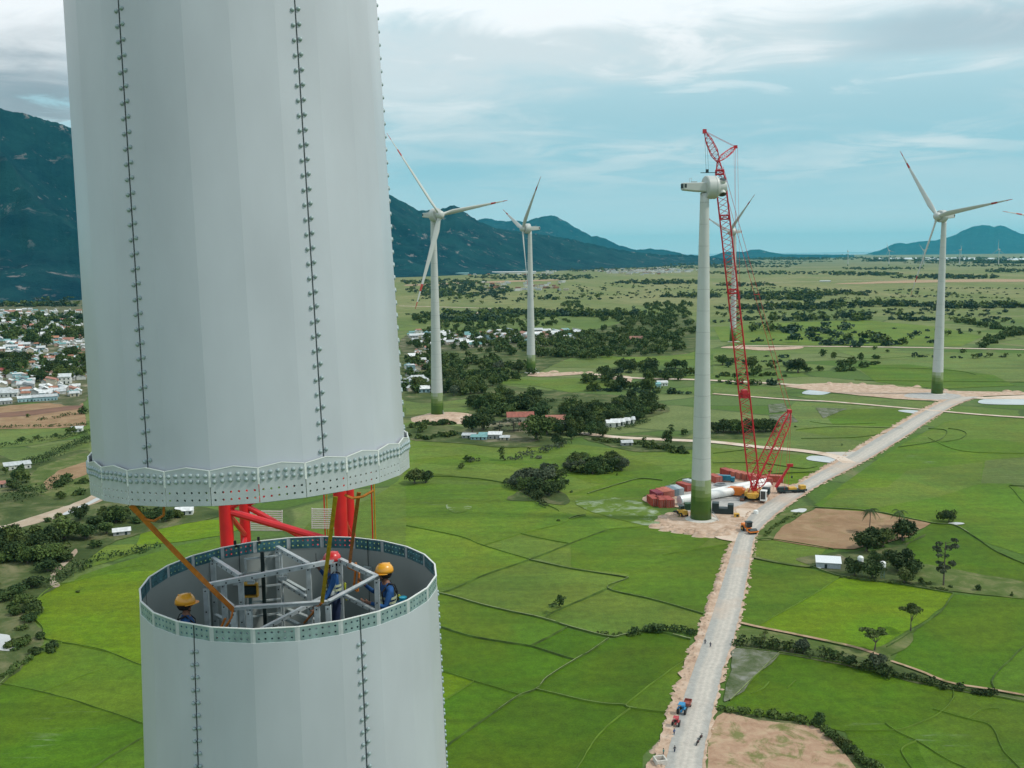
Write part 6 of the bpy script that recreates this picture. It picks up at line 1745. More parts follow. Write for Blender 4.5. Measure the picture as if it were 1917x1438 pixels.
T(1643, 1256, 36, 'round', 'grey', 'broad greyish tree below the umbrella tree in the ditch hedge', 1.1); T(1658, 1264, 28, 'round', 'dark', 'dark tree at the thick right end of the ditch hedge', .95)
T(1785, 1290, 12, 'bush', 'dark', 'small round bush on the ditch near the right side', 1.2)
T(1504, 1354, 13, 'tall', 'dark', 'thin pointed shrub at the corner of the fallow field', .55); T(1535, 1360, 30, 'round', 'dark', 'dark tree at the corner of the fallow field', 1.0)
for i, (x, y, w) in enumerate([(1557, 1382, 30), (1578, 1398, 32), (1592, 1410, 30), (1610, 1428, 26), (1628, 1440, 30), (1640, 1432, 14)]):
    T(x, y, w, 'bush', 'mid' if i % 2 else 'dark', ['first', 'second', 'third', 'fourth', 'fifth', 'last'][i]+' bush down the slanting edge of the fallow field', 1.2)
T(940, 862, 20, 'tall', 'dark', 'tall slim dark tree standing alone in the paddies left of centre', .7); T(966, 858, 8, 'tall', 'dark', 'tiny slim tree right of the tall slim one', .6)
T(877, 864, 20, 'round', 'dark', 'small lone round tree left of the tall slim one', .8); T(865, 877, 15, 'round', 'grey', 'small greyish tree below the lone round one', .9)
T(776, 905, 44, 'round', 'mid', 'broad tree touching the right side of the splice ring', .7); T(797, 904, 30, 'round', 'dark', 'dark tree right of the splice ring', .9)
T(791, 810, 24, 'round', 'dark', 'dark tree on the near slope of the orange turbine mound', .95)
T(885, 812, 44, 'round', 'dark', 'big dark tree left in the walled compound', 1.1); T(905, 806, 40, 'round', 'dark', 'second big dark tree in the walled compound', 1.0)
T(935, 812, 38, 'sparse', 'grey', 'pale thin tree in the middle of the walled compound', .42); T(962, 808, 36, 'sparse', 'grey', 'pale thin tree before the red roof', .42)
T(1012, 786, 45, 'round', 'dark', 'dark tree just right of the red roofed hall', .75); T(1005, 824, 56, 'round', 'mid', 'largest rounded tree at the right end of the walled compound', 1.0)
T(1024, 814, 40, 'round', 'mid', 'rounded tree behind the largest compound tree', 1.0); T(1047, 836, 28, 'round', 'dark', 'dark round tree in front of the compound trees', 1.0); T(1062, 812, 34, 'round', 'grey', 'greyish round tree right of the compound', .9)
T(1066, 796, 26, 'round', 'dark', 'dark tree behind the greyish one right of the compound')
T(1222, 842, 16, 'tall', 'olive', 'slim olive tree left of the bladeless turbine', .62); T(1248, 832, 22, 'round', 'dark', 'dark tree left of the bladeless turbine tower', 1.5); T(1256, 815, 18, 'tall', 'grey', 'pale slim tree behind the dark one left of the bladeless turbine', .6)
T(1280, 814, 16, 'round', 'dark', 'small dark tree closest to the bladeless turbine tower on its left', 1.0); T(1206, 838, 17, 'tall', 'mid', 'slim green tree left end of the group by the track', .6)
T(1416, 950, 5, 'bush', 'dark', None) if False else None
T(1046, 976, 7, 'bush', 'dark', 'tiny bush on a bank in the middle of the paddies', 1.3)
T(1069, 922, 7, 'bush', 'dark', 'tiny bush right of the dark copse', 1.3)
T(1155, 891, 5, 'tall', 'dark', 'tiny pointed shrub below the right copse', .6)
T(1576, 835, 5, 'tall', 'dark', 'tiny pointed shrub beside the side road', .5)
T(1490, 800, 7, 'bush', 'dark', 'small bush below the derrick mast tip'); T(1441, 884, 9, 'bush', 'dark', 'small bush left of the truck crane boom')
# -- palms are built below;  groups and woods
copse = 'greyish tree of the dense dark copse in the middle paddies'
for (x, y, w, lm) in [(965, 912, 34, 'grey'), (985, 918, 36, 'mid'), (1005, 924, 40, 'dark'), (1028, 928, 38, 'dark'), (1046, 922, 30, 'dark'), (1020, 908, 44, 'grey'), (995, 902, 42, 'grey'), (1040, 902, 36, 'mid'), (972, 902, 34, 'grey'), (1010, 934, 26, 'dark'), (1055, 910, 24, 'mid'), (950, 905, 18, 'grey'), (1028, 893, 34, 'grey')]:
    T(x, y, w, 'round', lm, 'tree of the dense dark copse left of the containers', random.uniform(.75, .95), group='trees of the dense dark copse')
for k in range(16):
    x = 1062+k*6.8; T(x, 886-abs(k-8)*.4+random.uniform(-3, 3), random.uniform(22, 32), 'round', random.choice(['grey', 'dark', 'mid', 'grey']), 'tree of the pale trunked copse behind the dense one', random.uniform(.85, 1.05), group='trees of the pale trunked copse')
for k in range(8):
    T(1075+k*11, 870+random.uniform(-3, 3), random.uniform(24, 32), 'round', random.choice(['grey', 'mid']), 'tree of the pale trunked copse behind the dense one', .85, group='trees of the pale trunked copse')
gv = 'dark tree of the grove seen behind the crane boom'
for k in range(9): T(1342+k*13, 812-abs(k-4)*.6+random.uniform(-3, 2), random.uniform(28, 36), 'round', random.choice(['dark', 'dark', 'mid']), gv, random.uniform(.8, .95), group='trees of the grove behind the crane')
gd = 'trees of the wood beyond the compound'
for (cx, cy, rx, ry, n) in [(1080, 812, 60, 12, 10), (960, 775, 60, 12, 10), (1140, 785, 75, 14, 26), (1200, 765, 45, 12, 14), (1090, 775, 40, 8, 8), (960, 755, 60, 12, 14), (900, 762, 40, 6, 8)]:
    wood(cx, cy, rx, ry, n, (7, 11.5), ['round', 'round', 'round', 'tall'] if False else ['round'], ['dark', 'dark', 'mid'], 'dark tree of the wood stretching right from the nearest turbine', gd)
gm = 'trees of the wood between two turbines'
for (cx, cy, rx, ry, n) in [(880, 700, 75, 32, 52), (800, 690, 40, 30, 20), (960, 700, 40, 14, 12), (790, 730, 36, 14, 10), (860, 735, 50, 7, 12)]:
    wood(cx, cy, rx, ry, n, (7, 12.5), ['round'], ['dark', 'mid', 'mid', 'olive', 'grey'], 'tree in the broad wood between the two left turbines', gm)
gb_ = 'trees of the long distant wood'
for (cx, cy, rx, ry, n) in [(1150, 640, 120, 20, 60), (1230, 615, 75, 22, 50), (1060, 640, 50, 14, 20), (1090, 668, 60, 7, 14), (930, 640, 60, 8, 12), (1250, 590, 45, 10, 16), (1000, 605, 70, 8, 18), (880, 615, 70, 6, 14), (1180, 600, 60, 6, 14),
                            (1080, 574, 30, 6, 10), (1250, 575, 45, 8, 20), (1120, 715, 30, 6, 6), (1170, 690, 14, 6, 5), (1100, 655, 190, 16, 60), (1000, 590, 160, 7, 40), (900, 630, 120, 14, 24), (1180, 732, 90, 6, 8), (1240, 700, 60, 16, 14), (820, 600, 60, 8, 18)]:
    wood(cx, cy, rx, ry, n, (8, 13.5), ['round'], ['dark', 'dark', 'mid'], 'tree in the long wood across the middle distance', gb_)
gr = 'trees of the right field edges'
for (x, y, w, hs) in [(1352, 684, 30, .8), (1372, 682, 22, .8), (1406, 690, 28, .9), (1416, 706, 24, 1.2), (1494, 698, 40, .85), (1480, 696, 26, .9), (1512, 696, 18, .8), (1535, 694, 16, .8), (1575, 690, 24, .9), (1594, 688, 26, 1.0), (1612, 676, 14, 1.4), (1640, 672, 16, .7), (1560, 672, 14, 1.2), (1540, 668, 14, 1.3), (1840, 651, 22, .7), (1802, 661, 14, .8), (1637, 655, 9, 1.0), (1620, 629, 6, 1), (1662, 660, 10, .8)]:
    T(x, y, w, 'round', random.choice(['dark', 'dark', 'mid']), 'dark tree on the field edges between the crane and the tall right turbine', hs, group=gr)
row([(1560, 696), (1600, 694), (1650, 676)], 8, (7, 11), ['bush'], ['dark'], 'dark tree on the field edges between the crane and the tall right turbine', gr)
row([(1785, 601), (1840, 612), (1872, 618), (1930, 620)], 22, (8, 13), ['bush', 'round'], ['dark', 'mid'], 'dark bushy tree of the hedge crossing the far right fields', 'trees of the far right hedges')
row([(1845, 648), (1870, 636), (1900, 628), (1930, 624)], 20, (8, 14), ['bush', 'round'], ['dark', 'mid'], 'dark bushy tree of the hedge crossing the far right fields', 'trees of the far right hedges')
row([(1110, 824), (1160, 829), (1215, 836)], 14, (4, 7), ['bush'], ['dark', 'mid'], 'bush beside the side track left of the bladeless turbine', 'bushes of the side track')
row([(1215, 838), (1245, 843), (1285, 848)], 12, (5, 8), ['bush'], ['dark'], 'bush beside the side track left of the bladeless turbine', 'bushes of the side track')
row([(1335, 705), (1400, 702), (1470, 706)], 12, (5, 9), ['bush'], ['dark', 'mid'], 'bush on the field edge behind the crane boom', 'bushes of the strip behind the crane')
row([(1010, 760), (960, 768), (890, 778)], 10, (6, 9), ['bush', 'round'], ['dark'], 'dark tree of the wood stretching right from the nearest turbine', gd)
row([(770, 800), (800, 795), (850, 795)], 8, (5, 9), ['bush'], ['dark', 'mid'], 'bush behind the orange turbine mound', 'bushes of the orange mound')
row([(765, 818), (800, 822), (850, 815)], 9, (4, 8), ['bush'], ['dark', 'mid'], 'bush behind the orange turbine mound', 'bushes of the orange mound')
# left valley
gl = 'trees of the river thicket'
for (x, y, w, hs, lm) in [(150, 975, 34, 1.0, 'dark'), (120, 1010, 70, .7, 'mid'), (160, 1010, 44, .8, 'dark'), (95, 1020, 50, .7, 'mid'), (105, 1045, 50, .7, 'mid'), (20, 1020, 60, .75, 'dark'), (50, 1030, 50, .7, 'dark'), (-5, 1035, 50, .8, 'dark'), (70, 995, 22, .8, 'grey'), (60, 1000, 20, .8, 'grey'),
     (180, 990, 40, .8, 'dark'), (200, 1000, 36, .8, 'mid'), (180, 1025, 26, .8, 'mid'), (90, 1070, 44, .6, 'dark'), (60, 1100, 44, .6, 'dark'), (30, 1115, 40, .6, 'dark'), (5, 1125, 44, .6, 'dark'), (-10, 1100, 30, .6, 'mid'), (55, 1165, 30, .6, 'dark'), (40, 1180, 24, .6, 'dark'),
     (110, 970, 18, .7, 'dark'), (90, 978, 18, .7, 'dark'), (35, 900, 30, 1.0, 'dark'), (45, 905, 26, 1.2, 'dark'), (22, 912, 20, 1.1, 'grey'), (12, 890, 12, 1.8, 'dark'), (38, 884, 14, 1.4, 'dark'), (28, 918, 34, .6, 'dark'), (50, 920, 24, .7, 'grey'), (115, 935, 16, 1.2, 'dark'),
     (132, 812, 18, 1.0, 'dark'), (105, 818, 12, .8, 'dark'), (40, 826, 16, .7, 'dark'), (68, 822, 12, .8, 'mid'), (155, 776, 18, 1.1, 'dark'), (52, 782, 8, 1.2, 'mid'), (145, 1110, 10, .7, 'dark')]:
    T(x, y, w, 'round', lm, 'tree of the river thicket and hedges at the left edge', hs, group=gl)
wood(60, 1040, 90, 20, 14, (7, 12), ['round', 'bush'], ['dark', 'mid'], 'tree of the river thicket and hedges at the left edge', gl)
wood(40, 1140, 40, 22, 12, (4, 7), ['bush'], ['dark', 'mid'], 'low bush between the yellow-green paddy and the left edge', 'bushes of the yellowish paddy edge')
wood(60, 1215, 40, 20, 10, (3, 5), ['bush'], ['dark', 'mid', 'olive'], 'low bush between the yellow-green paddy and the left edge', 'bushes of the yellowish paddy edge')
wood(250, 970, 90, 12, 16, (5, 9), ['bush', 'round'], ['dark', 'mid'], 'tree seen under the splice ring on the left', 'trees of the gap under the splice ring')
wood(130, 915, 40, 20, 12, (4, 7), ['bush'], ['olive', 'mid', 'dark'], 'low bush on the rough slope left of the splice ring', 'bushes on the rough slope')
T(1627, 996, 1, 'round', 'dark', None) if False else None
# town trees
wood(85, 690, 95, 30, 46, (9, 16), ['round'], ['dark', 'dark', 'mid'], 'tree among the village houses at the left', 'trees of the left village')
wood(80, 620, 100, 30, 46, (12, 20), ['round'], ['dark', 'dark', 'mid'], 'tree among the village houses at the left', 'trees of the left village')
wood(900, 650, 140, 12, 20, (8, 13), ['round'], ['dark', 'mid'], 'tree among the far village roofs right of the steel tower', 'trees of the middle village')
# far belts (the crowd of far crowns joins one woodland object)
FAR = []
def belt(cx, cy, rx, ry, n, wm=(12, 22)):
    g = random.Random(int(cx+cy*7))
    for _ in range(int(n*1.8)):
        a = g.uniform(0, 6.283); q = math.sqrt(g.random()); x = cx+rx*q*math.cos(a); y = cy+ry*q*math.sin(a); P = G(x, y); FAR.append((P, g.uniform(*wm)/2))
for b_ in [(1470, 578, 130, 3, 60), (1620, 572, 120, 3, 50), (1820, 575, 110, 3, 50), (1450, 560, 90, 3, 50), (1500, 552, 130, 3, 50), (1400, 535, 60, 2, 30), (1620, 514, 70, 3, 80), (1770, 520, 100, 3, 100), (1900, 508, 60, 3, 60), (1450, 512, 130, 2.5, 80),
           (1650, 504, 80, 1.5, 60), (1850, 498, 90, 1.5, 50), (1500, 490, 60, 1.5, 60), (1780, 493, 90, 1.2, 60), (1240, 530, 90, 3, 70), (1120, 505, 130, 4, 140), (1000, 520, 120, 5, 120), (860, 545, 100, 12, 150), (830, 530, 80, 5, 90), (1290, 500, 70, 4, 90), (1400, 500, 80, 2, 60),
           (950, 590, 120, 4, 60), (880, 600, 60, 3, 40), (1120, 590, 90, 3, 40), (1300, 556, 60, 2, 24), (1560, 600, 200, 2, 24), (1000, 560, 150, 2, 16), (1500, 620, 100, 6, 14), (1600, 640, 150, 10, 14), (60, 573, 100, 2, 60), (70, 560, 90, 5, 90), (100, 600, 80, 3, 40)]:
    belt(*b_)
for b_ in [(1460, 486, 90, .8, 90, (30, 60)), (1560, 481, 40, .6, 50, (40, 70)), (1350, 492, 80, 1.5, 120, (20, 40)), (1750, 489.5, 140, .7, 120, (25, 50)), (1880, 493, 60, .8, 60, (25, 45))]: belt(*b_[:5], wm=b_[5])
for b_ in [(1480, 590, 140, 9, 34), (1700, 585, 200, 8, 34), (1850, 600, 70, 8, 16), (1450, 545, 120, 8, 40), (1750, 550, 160, 7, 30), (1130, 545, 200, 14, 60), (900, 560, 140, 10, 30), (1650, 625, 200, 14, 14), (1420, 680, 80, 12, 12), (1560, 485, 380, 2, 160, (25, 50)), (1250, 495, 260, 2.5, 160, (18, 36))]: belt(*b_[:5], wm=(b_[5] if len(b_) > 5 else (6, 13)))
# edges of fields in the middle ground: straggling hedges
def far_row(pts, n, wm=(4, 9)):
    g = random.Random(int(pts[0][0]*3+pts[0][1])); seg = [math.dist(a, b) for a, b in zip(pts[:-1], pts[1:])]; tot = sum(seg)
    for i in range(int(n*1.7)):
        s = g.uniform(0, tot-.01); k = 0
        while s > seg[k]: s -= seg[k]; k += 1
        t = s/seg[k]; FAR.append((G(pts[k][0]+(pts[k+1][0]-pts[k][0])*t, pts[k][1]+(pts[k+1][1]-pts[k][1])*t+g.uniform(-1, 1)), g.uniform(*wm)/2))
for p_, n_ in [([(1335, 575), (1480, 572), (1600, 585), (1800, 590)], 40), ([(1335, 605), (1420, 598), (1540, 596)], 26), ([(1400, 640), (1500, 636), (1620, 640), (1700, 646)], 24), ([(1560, 560), (1750, 556), (1900, 560)], 40), ([(760, 590), (860, 584), (960, 588)], 30),
               ([(1130, 560), (1240, 556), (1330, 560)], 26), ([(1640, 545), (1800, 540), (1917, 542)], 34), ([(1330, 545), (1450, 540), (1560, 544)], 30), ([(1020, 548), (1150, 552), (1240, 545)], 20), ([(1120, 700), (1200, 697), (1290, 700)], 18), ([(1100, 730), (1180, 735), (1290, 738)], 16),
               ([(1340, 715), (1400, 722), (1470, 720)], 14), ([(1700, 668), (1800, 672), (1917, 668)], 10)]: far_row(p_, n_)

TONE = {'dark': 'dark', 'mid': 'mid green', 'olive': 'olive', 'grey': 'greyish'}
def place_words(items, getx, gety):
    xs = sorted(map(getx, items)); ys = sorted(map(gety, items)); n = len(items)
    def band(v, arr, words): return words[min(len(words)-1, int(len(words)*arr.index(v)/n))]
    out = []
    for it in items:
        out.append((band(getx(it), xs, ['far left', 'left end', 'left half', 'centre', 'right half', 'right end', 'far right'] if n > 7 else ['left', 'centre', 'right']),
                    band(gety(it), ys, ['back', 'inner', 'front'] if n > 4 else ['back', 'front'])))
    return out
TREES.sort(key=lambda t: -t[8])
near = TREES[:288]; rest = TREES[288:]
rt_ = random.Random(5)
bygrp = {}
for t in near:
    if t[7]: bygrp.setdefault(t[7], []).append(t)
for gname, its in bygrp.items():
    if len(its) < 2: continue
    def pxx(t): return (t[0]-CAM).dot(CR)/(t[0]-CAM).dot(CF)
    place = gname.split(' ', 1)[1]
    place = place[3:] if place.startswith('of ') else place
    sizes = sorted(t[1] for t in its)
    for t, (wx, wy) in zip(its, place_words(its, pxx, lambda t: -t[0].y)):
        k_ = sizes.index(t[1])/len(sizes); sz = 'small' if k_ < .33 else ('broad' if k_ > .66 else 'middling')
        t[4] = ('%s %s %s, %s, %s row of %s' % (sz, TONE[t[3]], 'bush' if t[2] == 'bush' else 'tree', wx, wy, place))
seen = {}
for t in near:
    if t[7]: seen.setdefault((t[7], t[4]), []).append(t)
for (g_n, lb), its in seen.items():
    if len(its) > 1 and lb.split(' ')[0] in ('small', 'middling', 'broad'):
        its.sort(key=lambda t: -t[1]*t[5])
        for t, wd in zip(its, ['tallest', 'next-tallest', 'third-tallest', 'fourth-tallest', 'fifth-tallest', 'sixth-tallest', 'lowest']):
            a_, b_ = lb.split(' ', 1); t[4] = a_+' '+wd+' '+b_
for i, (g, rad, kind, lm, lab, hs, sx, grp, wpx) in enumerate(near):
    v = rt_.randrange(NV[kind])
    r = empty('bush' if kind == 'bush' else 'tree', (g.x, g.y, 0), rt_.uniform(0, 6.28))
    k = rad*rt_.uniform(.97, 1.03)
    r.scale = (k, k*rt_.uniform(.9, 1.1), k*hs)
    tag(r, lab or 'dark tree', 'bush' if kind == 'bush' else 'tree', grp)
    o = bpy.data.objects.new('crown', crown_me[(kind, v, lm)]); link(o, r)
    o = bpy.data.objects.new('trunk', trunk_me[(kind, v)]); link(o, r)
def mass(name, items, m, lod):
    Vs = []
    for g, rad, kind, hs in items:
        v = rt_.randrange(NV[kind]); V = lod[(kind, v)].copy(); a = rt_.uniform(0, 6.28); c, s = math.cos(a), math.sin(a)
        x = V[:, 0]*c-V[:, 1]*s; y = V[:, 0]*s+V[:, 1]*c
        V = np.stack([x*rad+g.x, y*rad+g.y, V[:, 2]*rad*hs-.15*rad], 1); Vs.append(V)
    if not Vs: return
    o = bpy.data.objects.new(name, quad_mesh(name, np.concatenate(Vs), m)); link(o); tag(o, kind='stuff'); return o
mass('woodland', [(t[0], t[1], t[2], t[5]) for i, t in enumerate(rest) if i % 2 == 0], LM['dark'], lowV)
mass('woodland', [(t[0], t[1], t[2], t[5]) for i, t in enumerate(rest) if i % 2], LM['mid'], lowV)
tiny = {k: leaves(crown_lobes(k[0], 10*k[1]+3), 46, .22, seed=k[1]) for k in lowV}
mass('woodland', [(p, r_, 'bush' if i % 3 else 'round', .9) for i, (p, r_) in enumerate(FAR) if i % 4], mat('leaves_far', (.012, .040, .022), .8, c2=(.03, .07, .03), vscale=.02, coord='Geo'), tiny)
mass('woodland', [(p, r_, 'round', .9) for i, (p, r_) in enumerate(FAR) if not i % 4], LM['mid'], tiny)

# hedges: each a thing of its own
def hedge(px, w, h, lab, lm='dark', dens=14, gaps=.0, seed=0):
    P = line(px, True, 5); L = []; g = random.Random(seed+int(px[0][0]))
    for a, b in zip(P[:-1], P[1:]):
        n = max(1, int((b-a).length/(w*.45)))
        for j in range(n):
            if g.random() < gaps: continue
            p = a.lerp(b, (j+g.random())/n); k = w/2*g.uniform(.6, 1.15); hh = h*g.uniform(.45, 1.0)
            L.append(((p.x+g.uniform(-.3, .3)*w, p.y+g.uniform(-.3, .3)*w, hh*.5), (k, k, hh*.55)))
    tot = sum((b-a).length for a, b in zip(P[:-1], P[1:]))
    n = int(min(16000, tot*w*dens/ (.35 if w < 3 else .8)))
    V = leaves(L, n, .26 if w < 3 else .36, seed=seed)
    c = P[0]; V = V-np.array([c.x, c.y, 0]); V[:, 2] = np.maximum(V[:, 2], .02)
    o = bpy.data.objects.new('hedge', quad_mesh('hedge', V, LM[lm])); o.location = (c.x, c.y, 0); link(o); tag(o, lab, 'hedge', 'hedges between the fields')
hedge([(1380, 1208), (1420, 1212), (1470, 1220), (1530, 1230), (1590, 1247), (1640, 1262), (1672, 1268)], 3.4, 3.2, 'thick dark hedge along the ditch right of the gravel road', dens=7)
hedge([(1670, 1266), (1720, 1276), (1770, 1290), (1840, 1300), (1860, 1303)], 2.6, 2.0, 'thinner hedge continuing the ditch to the right edge', 'dark', 6, .25)
hedge([(1350, 1331), (1400, 1339), (1450, 1345), (1500, 1352), (1545, 1372), (1590, 1408), (1630, 1438), (1650, 1455)], 2.4, 1.9, 'bushy hedge around the fallow field in the foreground', 'mid', 8)
hedge([(1180, 1190), (1205, 1184), (1235, 1180), (1270, 1184), (1302, 1189)], 2.6, 2.4, 'dark hedge touching the left side of the gravel road', 'dark', 8)
hedge([(1120, 1187), (1150, 1190), (1180, 1190)], 1.6, 1.2, 'low hedge left of the little bridge in the paddies', 'mid', 6, .3)
hedge([(0, 940), (40, 938), (70, 928), (100, 915), (125, 905)], 9, 6, 'tall dark hedge above the sandy river at the left edge', 'dark', 1.6)
hedge([(58, 872), (80, 866), (110, 850), (140, 838), (165, 826)], 7, 5, 'thick slanting hedge left of the hanging section', 'dark', 2)
hedge([(-10, 838), (30, 834), (80, 826), (120, 820), (165, 812)], 4, 3.2, 'thin hedge below the ploughed fields at the left', 'dark', 2.5)
hedge([(-10, 803), (50, 800), (100, 800), (165, 796)], 3, 2.4, 'hedge along the lower side of the ploughed fields', 'dark', 2.5)
hedge([(70, 788), (100, 784), (135, 778), (165, 774)], 4, 3, 'short hedge between the ploughed fields', 'dark', 2, .1)
hedge([(-10, 1055), (30, 1048), (70, 1040)], 7, 4, 'hedge above the small pale green field at the left', 'dark', 2)
hedge([(150, 1066), (180, 1052), (215, 1044), (255, 1036), (290, 1026)], 4, 3, 'dark hedge above the yellow-green paddy', 'dark', 3)
hedge([(100, 1100), (120, 1082), (150, 1066)], 6, 4, 'hedge beside the curving dirt path', 'dark', 3)
hedge([(0, 1270), (20, 1262), (40, 1245), (60, 1235)], 2.5, 1.6, 'broken low hedge at the left edge of the foreground paddies', 'mid', 5, .3)
hedge([(1425, 1012), (1440, 995), (1470, 975), (1500, 960)], 2.0, 1.0, 'low weeds between the road and the ploughed field', 'mid', 4, .4)
hedge([(1575, 1082), (1620, 1086), (1680, 1094), (1740, 1102), (1785, 1110)], 1.6, 1.0, 'low weedy bank in front of the farmstead', 'mid', 5, .35)
hedge([(1060, 832), (1030, 845), (1000, 850), (970, 858)], 5, 3.6, 'bushy strip running down from the compound trees', 'grey', 2.5)
hedge([(880, 866), (910, 862), (940, 862), (980, 860), (1010, 858)], 3, 2, 'low scrub around the tall slim tree', 'grey', 2.5, .4)
hedge([(890, 779), (930, 772), (980, 762), (1040, 752), (1080, 748)], 6, 4, 'hedge between the two meadows right of the nearest turbine', 'dark', 1.6, .1)
hedge([(1100, 812), (1140, 808), (1180, 800), (1210, 790)], 5, 3.4, 'hedge at the foot of the wood by the side track', 'dark', 1.8, .2)
hedge([(948, 908), (980, 922), (1005, 935), (1020, 950)], 4, 3, 'dark undergrowth at the near side of the copse', 'dark', 3)

# palms
def palm(px, py, hpx, wpx, lab, seed):
    g = G(px, py); d = (g-CAM).dot(CF); H = hpx*d/F_PX; Wd = wpx*d/F_PX/2; rr_ = random.Random(seed)
    r = empty('palm_tree', (g.x, g.y, 0)); tag(r, lab, 'palm tree', 'palm trees by the ploughed field')
    mb = MB(); pts = [Vector((.25*math.sin(t*2), 0, H*.78*t)) for t in (0, .25, .5, .75, 1)]
    for a, b, ra, rb in zip(pts[:-1], pts[1:], (.28, .2, .17, .15), (.2, .17, .15, .14)): mb.tube(a, b, ra, rb, 8)
    mb.build('trunk', BARK, r); top = pts[-1]
    mb = MB()
    for k in range(17):
        a = k*2.4+rr_.uniform(-.2, .2); up_ = rr_.uniform(-.1, .9); dirv = Vector((math.cos(a), math.sin(a), 0)); prev = top.copy(); L = Wd*rr_.uniform(.9, 1.15)
        sidev_ = Vector((-dirv.y, dirv.x, 0)); n = 9
        P_ = [top+dirv*(L*t)+Vector((0, 0, L*(up_*t-1.05*t*t))) for t in [i/n for i in range(n+1)]]
        for i in range(n):
            w0 = .16*L*math.sin(math.pi*min(1, (i+.4)/n))
            mid = (P_[i]+P_[i+1])/2; tn = (P_[i+1]-P_[i])
            for s in (-1, 1):
                for q in (0, .5):
                    b0 = P_[i]+tn*q; e_ = b0+sidev_*(s*w0*1.9)+tn*.9+Vector((0, 0, -w0*.7))
                    mb.add([b0, b0+tn*.42, e_], [(0, 1, 2)])
    mb.build('fronds', LM['dark'], r)
palm(1627, 997, 56, 34, 'taller left palm standing at the edge of the ploughed field', 1)
palm(1682, 988, 40, 32, 'shorter right palm behind the farmstead trees', 2)
# ================================================================== HOUSES
wallc = {'white': (.62, .63, .60), 'cream': (.52, .47, .37), 'blue': (.30, .46, .50), 'pink': (.50, .33, .27), 'grey': (.34, .35, .34)}
roofc = {'tin': (.50, .53, .54), 'rust': (.32, .15, .10), 'red': (.30, .085, .065), 'teal': (.16, .34, .34), 'dark': (.10, .12, .13), 'pale': (.66, .68, .68), 'tile': (.36, .16, .10)}
WM = {k: solid('wall_'+k, c, rough=.85, var=.14, vscale=.6, rnd=.12) for k, c in wallc.items()}
RM = {k: solid('roof_'+k, c, rough=.6, var=.22, vscale=.5, rnd=.15) for k, c in roofc.items()}
HMsh = {}
def house_parts(kind, W, D, H, P):
    """kind: gable / lean / block"""
    key = (kind, W, D, H)
    if key in HMsh: return HMsh[key]
    mb = MB(); x, y = W/2, D/2
    if kind == 'gable':
        mb.add([(-x, -y, 0), (x, -y, 0), (x, y, 0), (-x, y, 0), (-x, -y, H), (x, -y, H), (x, y, H), (-x, y, H), (-x, 0, H+P), (x, 0, H+P)],
               [(0, 1, 5, 4), (2, 3, 7, 6), (1, 2, 6, 9, 5), (3, 0, 4, 8, 7), (3, 2, 1, 0)])
    elif kind == 'lean':
        mb.add([(-x, -y, 0), (x, -y, 0), (x, y, 0), (-x, y, 0), (-x, -y, H), (x, -y, H), (x, y, H+P), (-x, y, H+P)], [(0, 1, 5, 4), (2, 3, 7, 6), (1, 2, 6, 5), (3, 0, 4, 7), (3, 2, 1, 0)])
    else: mb.box((0, 0, H/2), (W, D, H)); mb.box((W*.2, D*.2, H+.6), (W*.3, D*.3, 1.2))
    wall = mb
    rb = MB(); o = .5
    if kind == 'gable':
        for s in (-1, 1):
            a = Vector((0, s*(y+o), H-P*o/y)); b = Vector((0, 0, H+P+.06))
            rb.add([(-x-o, a.y, a.z), (x+o, a.y, a.z), (x+o, b.y, b.z), (-x-o, b.y, b.z), (-x-o, a.y, a.z+.12), (x+o, a.y, a.z+.12), (x+o, b.y, b.z+.12), (-x-o, b.y, b.z+.12)],
                   [(0, 1, 2, 3), (7, 6, 5, 4), (0, 4, 5, 1), (0, 3, 7, 4), (1, 5, 6, 2)])
    elif kind == 'lean':
        rb.add([(-x-o, -y-o, H+.02), (x+o, -y-o, H+.02), (x+o, y+o, H+P+.12), (-x-o, y+o, H+P+.12), (-x-o, -y-o, H+.16), (x+o, -y-o, H+.16), (x+o, y+o, H+P+.26), (-x-o, y+o, H+P+.26)],
               [(0, 3, 2, 1), (4, 5, 6, 7), (0, 1, 5, 4), (1, 2, 6, 5), (2, 3, 7, 6), (3, 0, 4, 7)])
    else: rb.box((0, 0, H+.08), (W+.5, D+.5, .16))
    wb = MB()
    n = max(2, int(W/3)); fl = max(1, int(H/3))
    for f in range(fl):
        for i in range(n):
            xx = -x+W*(i+.5)/n
            for s in (-1, 1): wb.box((xx, s*(y+.02), 1.5+f*3), (1.1, .08, 1.2 if (i != n//2 or f) else 2.2))
    HMsh[key] = (wall, rb, wb); return HMsh[key]
meshes_h = {}
def house(g, rz, kind, W, D, H, P, wc, rc, lab, cat='house', grp=None, name='house', win=True):
    wall, rb, wb = house_parts(kind, W, D, H, P)
    kk = (kind, W, D, H, wc, rc)
    if kk not in meshes_h: meshes_h[kk] = (wall.mesh('wall', WM[wc]), rb.mesh('roof', RM[rc]), wb.mesh('window', M['dark']))
    r = empty(name, (g.x, g.y, 0), rz); tag(r, lab, cat, grp)
    if grp is None and W < 60: r.scale = (.76, .76, .72)
    for nm, me in zip(('wall', 'roof', 'window'), meshes_h[kk]):
        if nm == 'window' and not win: continue
        if nm == 'window' and W >= 14:
            kw = ('w', W, D, H)
            if kw not in HMsh:
                HMsh[kw] = []
                for i in range(0, len(wb.v), 8):
                    q = MB(); q.add([Vector(v) for v in wb.v[i:i+8]], [tuple(j-i for j in f) for f in wb.f[i//8*6:i//8*6+6]]); HMsh[kw].append(q.mesh('window', M['dark']))
            for me_ in HMsh[kw]: link(bpy.data.objects.new('window', me_), r)
            continue
        link(bpy.data.objects.new(nm, me), r)
    return r
VH = {}
